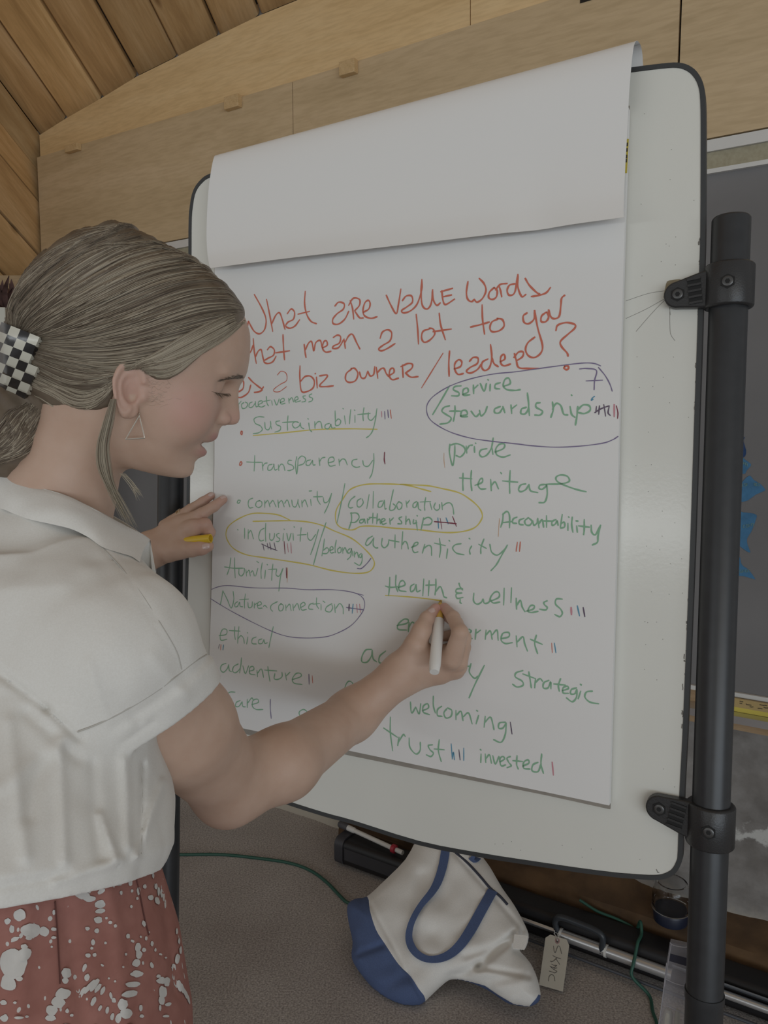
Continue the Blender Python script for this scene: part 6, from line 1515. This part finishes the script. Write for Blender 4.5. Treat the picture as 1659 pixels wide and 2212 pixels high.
SA = unit(SL1 - YK1); SC_ = unit(0.50 * RT - 0.86 * UP + 0.10 * FW); SE_ = PP(341, 1566, 0.70)
def sleeve(p):
    ax = ((p.astype(float) - SE_) @ SC_).astype(f32)
    s = cone(p, YK1, SL1 + SA * 0.08, 0.069, 0.0668)
    band = np.clip((ax + 0.029) / 0.007, 0, 1); s = s - 0.0040 * band
    s = s - foldsum(p, [((118, 1440), (170, 1575), 9, -0.004), ((190, 1430), (232, 1560), 12, 0.0035), ((300, 1300), (398, 1450), 3, -0.0016), ((250, 1500), (300, 1560), 9, -0.0025), ((330, 1420), (400, 1500), 16, 0.003), ((215, 1640), (330, 1560), 6, -0.0015)]) - fnoise(p)
    return s, ax
def left_sleeve(p):
    e = SHL * 0.35 + ELL * 0.65; ax = ((p.astype(float) - e) @ unit(ELL - SHL)).astype(f32); s = cone(p, SHL, e + unit(ELL - SHL) * 0.03, 0.060, 0.062) - fnoise(p)
    return np.maximum(np.maximum(s, -(s + 0.0045)), ax)
def shirt(p):
    t = torso(p); hem = ((p.astype(float) - hem3[0]) @ HN).astype(f32)
    t = np.maximum(np.maximum(t, -(t + 0.0055)), hem)
    s, ax = sleeve(p); ss_ = np.maximum(np.maximum(s, -(s + 0.0050)), ax)
    r = smin(t, ss_, 0.006)
    return np.minimum(r, left_sleeve(p))
def shirt_solid(p):
    s, ax = sleeve(p); return np.minimum(torso(p), np.maximum(s, ax))
blo = np.array([PP(-230, 1200, 0.70), PP(520, 1200, 1.12), PP(-230, 2000, 0.5), PP(480, 1900, 0.95), SHL, ELL, PP(20, 1050, 0.95)])
Vs, Fs_ = mesh_sdf(shirt, blo.min(0) - 0.02, blo.max(0) + 0.04, 0.0024, slack=1.6)
Vs = relax(Vs, Fs_, 1, 0.4)
mat_linen = M('linen', (0.715, 0.695, 0.650), 0.9, spec=0.15, col2=(0.755, 0.738, 0.698), scale=700, detail=2, bump=0.10, bscale=1600, sheen=0.1)
sh_o = np_mesh('shirt', Vs, Fs_, mat_linen, person); sh_o['label'] = 'off-white short sleeved linen shirt'
# collar
ctop = [(-60, 985, 0.80), (0, 1004, 0.772), (30, 1022, 0.755), (65, 1047, 0.742), (110, 1060, 0.735), (150, 1073, 0.732), (200, 1098, 0.735), (245, 1122, 0.745), (285, 1143, 0.758), (311, 1157, 0.770), (323, 1166, 0.775)]
cbot = [(-60, 1085, 0.79), (0, 1098, 0.745), (30, 1110, 0.728), (65, 1122, 0.716), (110, 1132, 0.709), (150, 1142, 0.705), (190, 1160, 0.706), (222, 1182, 0.709), (258, 1194, 0.722), (284, 1202, 0.738), (301, 1213, 0.752)]
def onshirt(q, gap):
    P, o_ = march([q[0]], [q[1]], shirt_solid, 0.35, 1.2, 80)
    return PP(q[0], q[1], min(q[2], dep(P[0]) - gap) if o_[0] else q[2])
Ct, Cb = catmull([onshirt(q, 0.004) for q in ctop], 5), catmull([onshirt(q, 0.0035) for q in cbot], 5)
G = np.array([Ct * (1 - t) + Cb * t - FW * 0.006 * math.sin(math.pi * t) for t in np.linspace(0, 1, 9)])
G += (0.0016 * vnoise(G.reshape(-1, 3) * 70, 8).reshape(G.shape[:2]))[..., None] * FW
inner = np.array([Ct * (1 - t) + (Ct + FW * 0.020 - UP * 0.035) * t for t in np.linspace(0, 1, 5)])
mb = MB().grid(G, thick=FW * 0.0028); mb.grid(inner, thick=FW * 0.0022)
# the far half of the collar, round the other side of the neck
fc_t = [(323, 1166, 0.775), (300, 1150, 0.83), (250, 1118, 0.875), (180, 1085, 0.89), (90, 1045, 0.885), (0, 1010, 0.86), (-60, 985, 0.80)]
Ft = catmull([PP(*q) for q in fc_t], 4); Fb = Ft - UP * 0.045 + FW * 0.012
mb.grid(np.array([Ft * (1 - t) + Fb * t for t in np.linspace(0, 1, 4)]), thick=FW * 0.0025)
col_o = mb.build('collar', mat_linen, person, angle=60)
# stitched seams
mat_seam = M('linen_seam', (0.50, 0.48, 0.44), 0.9)
def seam(name, pts, fn, mat, r=0.0006, parent=person, lift=0.0013):
    P2 = resample(np.array(pts, float), 40); P, o_ = march(P2[:, 0], P2[:, 1], fn, 0.35, 1.3, 60); P = P[o_]
    MB().tube(P + unit(-ray(*P2[20])) * lift, r, 5).build(name, mat, parent)
seam('seam', [(222, 1184), (258, 1222), (300, 1275), (345, 1345), (380, 1405), (392, 1446)], shirt_solid, mat_seam)
seam('seam', [(447, 1414), (420, 1430), (392, 1452), (340, 1492), (270, 1535), (210, 1565), (168, 1581)], shirt_solid, mat_seam, 0.0007)
seam('seam', [(305, 1650), (308, 1720), (307, 1790), (305, 1845)], shirt_solid, mat_seam, 0.0004, person, 0.0006)

# ------------------------------------------------------------------ patterned trousers, shoes
PA, PB = PP(12, 1840, 0.695), PP(-20, 2300, 0.665)
def trousers(p):
    s, t = ecyl(p, PA, PB, [0.123, 0.130, 0.148, 0.163, 0.168], [0.143, 0.152, 0.175, 0.186, 0.190], [-0.2, 0.1, 0.42, 0.8, 1.2])
    zt_ = (p[:, 2]); s = np.maximum(s, PB[2] - zt_ - 0.02); s = np.maximum(s, zt_ - (PA[2] + 0.04))
    hipc = PB.copy(); hipc[2] += 0.05
    for sg in (-1, 1):
        a = hipc + LD * 0.075 * sg; b = np.array([a[0], a[1], 0.10]) + LD * 0.02 * sg
        s = smin(s, np.maximum(cone(p, a, b, 0.098, 0.105), 0.09 - p[:, 2]), 0.03)
    return s - foldsum(p, [((140, 1960), (180, 2212), 14, -0.003), ((60, 1960), (40, 2212), 18, 0.004), ((240, 1920), (275, 2212), 16, 0.003), ((350, 1930), (380, 2150), 9, -0.003)]) - 0.002 * vnoise(p * 14, 6)
plo = np.array([[PA[0], PA[1], PA[2] + 0.05], [PB[0], PB[1], 0.08]])
Vt, Ft_ = mesh_sdf(trousers, plo.min(0) - [0.28, 0.28, 0.0], plo.max(0) + [0.28, 0.28, 0.02], 0.0045)
mat_pants = bpy.data.materials.new('bleach_spotted_rust'); mat_pants.use_nodes = True; nt = mat_pants.node_tree; N, L = nt.nodes, nt.links; b = N['Principled BSDF']; b.inputs['Roughness'].default_value = 0.9; b.inputs['Specular IOR Level'].default_value = 0.15
tc = N.new('ShaderNodeTexCoord'); mp = N.new('ShaderNodeMapping'); mp.inputs['Scale'].default_value = (1, 1, 0.62); L.new(tc.outputs['Object'], mp.inputs['Vector'])
wv = N.new('ShaderNodeTexNoise'); wv.inputs['Scale'].default_value = 9; wv.inputs['Detail'].default_value = 3; L.new(mp.outputs[0], wv.inputs['Vector'])
mx_ = N.new('ShaderNodeVectorMath'); mx_.operation = 'MULTIPLY_ADD'; L.new(wv.outputs['Color'], mx_.inputs[0]); mx_.inputs[1].default_value = (0.05, 0.05, 0.05); L.new(mp.outputs[0], mx_.inputs[2])
v1 = N.new('ShaderNodeTexVoronoi'); v1.inputs['Scale'].default_value = 105; L.new(mx_.outputs[0], v1.inputs['Vector'])
v2 = N.new('ShaderNodeTexVoronoi'); v2.inputs['Scale'].default_value = 44; L.new(mx_.outputs[0], v2.inputs['Vector'])
big = N.new('ShaderNodeTexNoise'); big.inputs['Scale'].default_value = 15; big.inputs['Detail'].default_value = 2; big.inputs['Distortion'].default_value = 0.6; L.new(mp.outputs[0], big.inputs['Vector'])
thr = N.new('ShaderNodeMapRange'); L.new(big.outputs['Fac'], thr.inputs['Value']); thr.inputs['From Min'].default_value = 0.37; thr.inputs['From Max'].default_value = 0.74; thr.inputs['To Min'].default_value = 0.0; thr.inputs['To Max'].default_value = 0.22
lt = N.new('ShaderNodeMath'); lt.operation = 'LESS_THAN'; L.new(v1.outputs['Distance'], lt.inputs[0]); L.new(thr.outputs[0], lt.inputs[1])
thr2 = N.new('ShaderNodeMapRange'); L.new(big.outputs['Fac'], thr2.inputs['Value']); thr2.inputs['From Min'].default_value = 0.56; thr2.inputs['From Max'].default_value = 0.76; thr2.inputs['To Min'].default_value = 0.0; thr2.inputs['To Max'].default_value = 0.0
lt2 = N.new('ShaderNodeMath'); lt2.operation = 'LESS_THAN'; L.new(v2.outputs['Distance'], lt2.inputs[0]); L.new(thr2.outputs[0], lt2.inputs[1])
om = N.new('ShaderNodeMath'); om.operation = 'MAXIMUM'; L.new(lt.outputs[0], om.inputs[0]); L.new(lt2.outputs[0], om.inputs[1])
fn_ = N.new('ShaderNodeTexNoise'); fn_.inputs['Scale'].default_value = 60; fn_.inputs['Detail'].default_value = 5; L.new(tc.outputs['Object'], fn_.inputs['Vector'])
rc = ramp(nt, fn_.outputs['Fac'], [(0.3, (0.330, 0.150, 0.125)), (0.7, (0.395, 0.190, 0.160))])
L.new(mixc(nt, om.outputs[0], rc, (0.62, 0.60, 0.575)), b.inputs['Base Color'])
to = np_mesh('trousers', Vt, Ft_, mat_pants, person); to['label'] = 'rust red trousers with white bleach spots'
SPOTS = '''590,288,12,14 540,330,18,16 592,325,10,22 630,370,8,20 550,378,6,10 600,370,6,8 597,442,6,7 658,350,9,10 686,402,13,12 688,265,8,10 697,300,5,14 710,350,7,14 722,372,6,20 735,380,6,22 745,395,5,25 752,430,5,20 716,415,10,18,-20 625,405,6,7 370,385,40,20,20 410,405,28,14 460,372,20,10,-30 435,350,6,6 455,430,26,18,-15 455,462,24,12,-10 447,503,19,15 485,494,7,6 503,514,9,8 525,530,7,8 397,542,11,9 440,552,11,11 582,577,9,12 603,600,9,6,30 480,608,6,6 572,660,6,6 423,605,9,14 400,665,12,10 430,662,9,9 417,632,7,7 628,630,14,24 632,660,14,20 620,700,20,18 622,750,28,16,-5 605,797,34,13,-5 590,840,36,16,-8 655,640,10,10 665,587,6,10 692,612,7,12 707,640,5,8 730,660,8,5,20 560,718,5,5 755,675,6,4 385,720,8,18,20 397,765,11,16 430,800,12,34,35 405,810,10,36,35 375,835,10,30,30 445,815,9,26,35 468,825,9,20,25 425,875,10,24,25 355,825,10,12 505,850,7,16,-15 518,870,10,12 487,915,8,16,10 455,905,7,14,30 510,945,9,18,15 560,890,22,26 575,930,26,24 540,950,14,24,15 640,905,8,14 645,942,10,8 300,745,22,24 295,780,14,14 340,765,9,12 285,840,34,26 265,880,30,26 235,915,28,24 230,950,26,14 305,918,8,10 325,938,8,6 735,780,20,16 760,785,14,22 740,830,18,26 735,870,14,22 765,888,16,8,-15 728,905,6,14 755,942,16,6 790,720,11,18 793,760,10,18 800,790,10,22,-15 815,800,10,26,-15 830,815,9,28,-20 845,840,8,26,-20 858,865,6,22,-15 808,680,10,22,10 822,640,6,18 815,600,5,14 805,555,5,14 90,480,30,28 140,550,44,34 200,555,24,22 245,545,14,8 245,467,8,12 55,545,12,18 35,508,14,14 70,590,22,10,-20 130,585,14,10 245,583,12,7 110,625,14,12 60,700,62,70 40,790,36,36 110,660,30,30 90,770,14,12 15,880,16,12 70,880,8,6 85,950,20,6 20,950,20,16 120,945,8,6 650,700,5,8 495,770,5,5 525,783,6,5 465,710,8,5,30 690,710,8,14,-20 720,760,10,8 640,580,5,5 235,625,5,5 308,437,5,6 655,520,9,14,-20 678,560,4,5 90,1010,30,20 300,990,22,14 590,1000,24,20 740,1010,16,22 430,1000,12,20,25'''
rr = np.random.RandomState(7); ring_px, rows_s = [], []
for s_ in SPOTS.split():
    v_ = [float(t) for t in s_.split(',')]; x_, y_, rx, ry = v_[:4]; an = math.radians(v_[4] if len(v_) > 4 else 0); n = 18
    k1 = 1 + 0.10 * rr.randn(n); k1 = (k1 + np.roll(k1, 1)) / 2; t_ = np.arange(n) * 2 * math.pi / n
    for f_s in (0.0, 0.5, 1.0):
        ex_, ey_ = rx * np.cos(t_) * f_s * (k1 if f_s == 1 else 1), ry * np.sin(t_) * f_s * (k1 if f_s == 1 else 1)
        ring_px.append(np.stack([(x_ + ex_ * math.cos(an) - ey_ * math.sin(an)) / 2.1156, 1750 + (y_ + ex_ * math.sin(an) + ey_ * math.cos(an)) / 2.1156], 1))
ring_px = np.array(ring_px); SPt, sok = march(ring_px[..., 0].ravel(), ring_px[..., 1].ravel(), trousers, 0.35, 1.0, 80)
SPt = (SPt + normal(trousers, SPt) * 0.0007).reshape(-1, 3, 18, 3); sok = sok.reshape(-1, 3, 18)
mb = MB()
for A3, o3 in zip(SPt, sok):
    if not o3.all() or np.ptp(A3[2] @ FW) > 0.09: continue
    b_ = mb.n; mb.add([A3[0][0]] + list(A3[1]) + list(A3[2]), [])
    for k in range(18):
        k2 = (k + 1) % 18; mb.f += [(b_, b_ + 1 + k2, b_ + 1 + k), (b_ + 1 + k, b_ + 1 + k2, b_ + 19 + k2, b_ + 19 + k)]; mb.m += [0, 0]
bs_ = mb.build('bleach_spots', M('bleached_cloth', (0.60, 0.585, 0.56), 0.9, var=0.05, scale=120), to, angle=180); tag(bs_, 'white bleach spots', kind='stuff')
mat_pseam = M('trouser_seam', (0.12, 0.045, 0.038), 0.9)
seam('trouser_seam', [(119, 1948), (124, 2010), (128, 2080), (130, 2125)], trousers, mat_pseam, 0.0006)
seam('trouser_seam', [(288, 1876), (300, 1920), (312, 1980), (322, 2020)], trousers, mat_pseam, 0.0006)
mat_shoe = M('shoe_canvas', (0.35, 0.30, 0.25), 0.8)
for sg in (-1, 1):
    a = PB + LD * 0.095 * sg; a[2] = 0
    def shoe(p, a=a):
        s = cone(p, a + ZU * 0.052 - FD * 0.05, a + ZU * 0.045 + FD * 0.12, 0.045, 0.040); s = smin(s, cone(p, a + ZU * 0.05, a + ZU * 0.13, 0.045, 0.048), 0.03)
        return np.maximum(s, 0.001 - p[:, 2])
    Vz, Fz = mesh_sdf(shoe, a + [-0.25, -0.25, -0.02], a + [0.25, 0.25, 0.18], 0.006); np_mesh('shoe', Vz, Fz, mat_shoe, person)

# ------------------------------------------------------------------ rings, nails, marker, cap
a_, b_ = LH['ring'][0][0], LH['ring'][1][0]; ax = unit(b_ - a_); rc_ = a_ + (b_ - a_) * 0.52
u = unit(np.cross(ax, [0, 0, 1])); w = np.cross(ax, u); mb = MB()
for k in (-1, 0, 1):
    c_ = rc_ + ax * 0.0027 * k; mb.tube([c_ + 0.0116 * (math.cos(t) * u + math.sin(t) * w) for t in np.linspace(0, 2 * math.pi, 40, endpoint=False)], 0.00085, 8, closed=True)
ro = mb.build('ring', mat_gold, person); ro['label'] = 'triple gold band on the left hand'
mat_nail = M('fingernail', (0.60, 0.44, 0.39), 0.3, coat=0.3)
lhf = lambda p: group(p, left_hand, [q for v in LH.values() for q, _ in v] + [WRL], 0.05)
rhf = lambda p: group(p, right_hand, [q for v in RH.values() for q, _ in v] + [WRR], 0.05)
for fn, (x, y), (dx, dy), ln, wd in [(lhf, (445, 1180), (0.97, -0.20), 0.0062, 0.0048), (lhf, (482, 1072), (0.76, -0.65), 0.0052, 0.0036), (lhf, (456, 1067), (0.76, -0.65), 0.0050, 0.0034), (rhf, (933, 1318), (0.65, -0.76), 0.0055, 0.0040)]:
    P, o_ = march([x], [y], fn, 0.8, 1.4, 80)
    if not o_[0]: continue
    nn = normal(fn, P)[0]; t1_ = dx * RT - dy * UP; t1_ = unit(t1_ - nn * np.dot(t1_, nn)); t2_ = np.cross(nn, t1_); G_ = []
    for i in range(9):
        row = []
        for j in range(9):
            u_ = (i / 4 - 1); v_ = (j / 4 - 1); m_ = max(abs(u_), abs(v_)); r_ = math.hypot(u_, v_); s_ = (m_ / r_ if r_ > 1e-6 else 1) ** 0.6
            q_ = P[0] + t1_ * ln * u_ * s_ + t2_ * wd * v_ * s_; d_ = fn(q_[None].astype(f32))[0]; row.append(q_ - nn * (d_ - 0.0004 + 0.0003 * m_))
        G_.append(row)
    MB().grid(np.array(G_), thick=-nn * 0.0006).build('fingernail', mat_nail, person, angle=80)
mat_mwhite = M('marker_white', (0.78, 0.77, 0.74), 0.35); mat_myel = M('marker_yellow', (0.66, 0.44, 0.10), 0.4); mat_nib = M('marker_nib', (0.34, 0.22, 0.06), 0.8)
tip = page(952, 1297.5, 0.0006); end = off(938, 1452, 0.098); mdir = unit(end - tip); mlen = np.linalg.norm(end - tip)
mk = thing('marker', 'white marker with yellow tip held in the woman\'s right hand', 'marker', tip)
def along_px(y): return np.linalg.norm(tip - end) * (y - 1297.5) / (1452 - 1297.5)
MB().lathe(tip, mdir, [(0, 0.0013), (0.006, 0.0026), (0.0065, 0.0026)], 16).build('nib', mat_nib, mk)
MB().lathe(tip + mdir * 0.006, mdir, [(0, 0.0034), (0.010, 0.0044), (0.011, 0.0052), (0.030, 0.0062)], 24).build('tip_section', mat_myel, mk)
MB().lathe(tip + mdir * 0.036, mdir, [(0, 0.0072), (0.001, 0.0078), (0.02, 0.0080), (mlen - 0.036 - 0.012, 0.0079), (mlen - 0.036 - 0.003, 0.0070), (mlen - 0.036, 0.0062)], 32).build('barrel', mat_mwhite, mk)
ca, cb_ = off(392, 1169, 0.070), off(455, 1163, 0.0575); cdir = unit(cb_ - ca); cl = np.linalg.norm(cb_ - ca)
mcap = MB().lathe(ca, cdir, [(0, 0.0045), (0.003, 0.0062), (cl * 0.6, 0.0070), (cl, 0.0070), (cl, 0.0056), (cl - 0.012, 0.0050)], 24).build('marker_cap', M('cap_yellow', (0.70, 0.47, 0.03), 0.35))
tag(mcap, 'yellow marker cap pinched in the woman\'s left hand', 'cap'); center_origin(mcap)
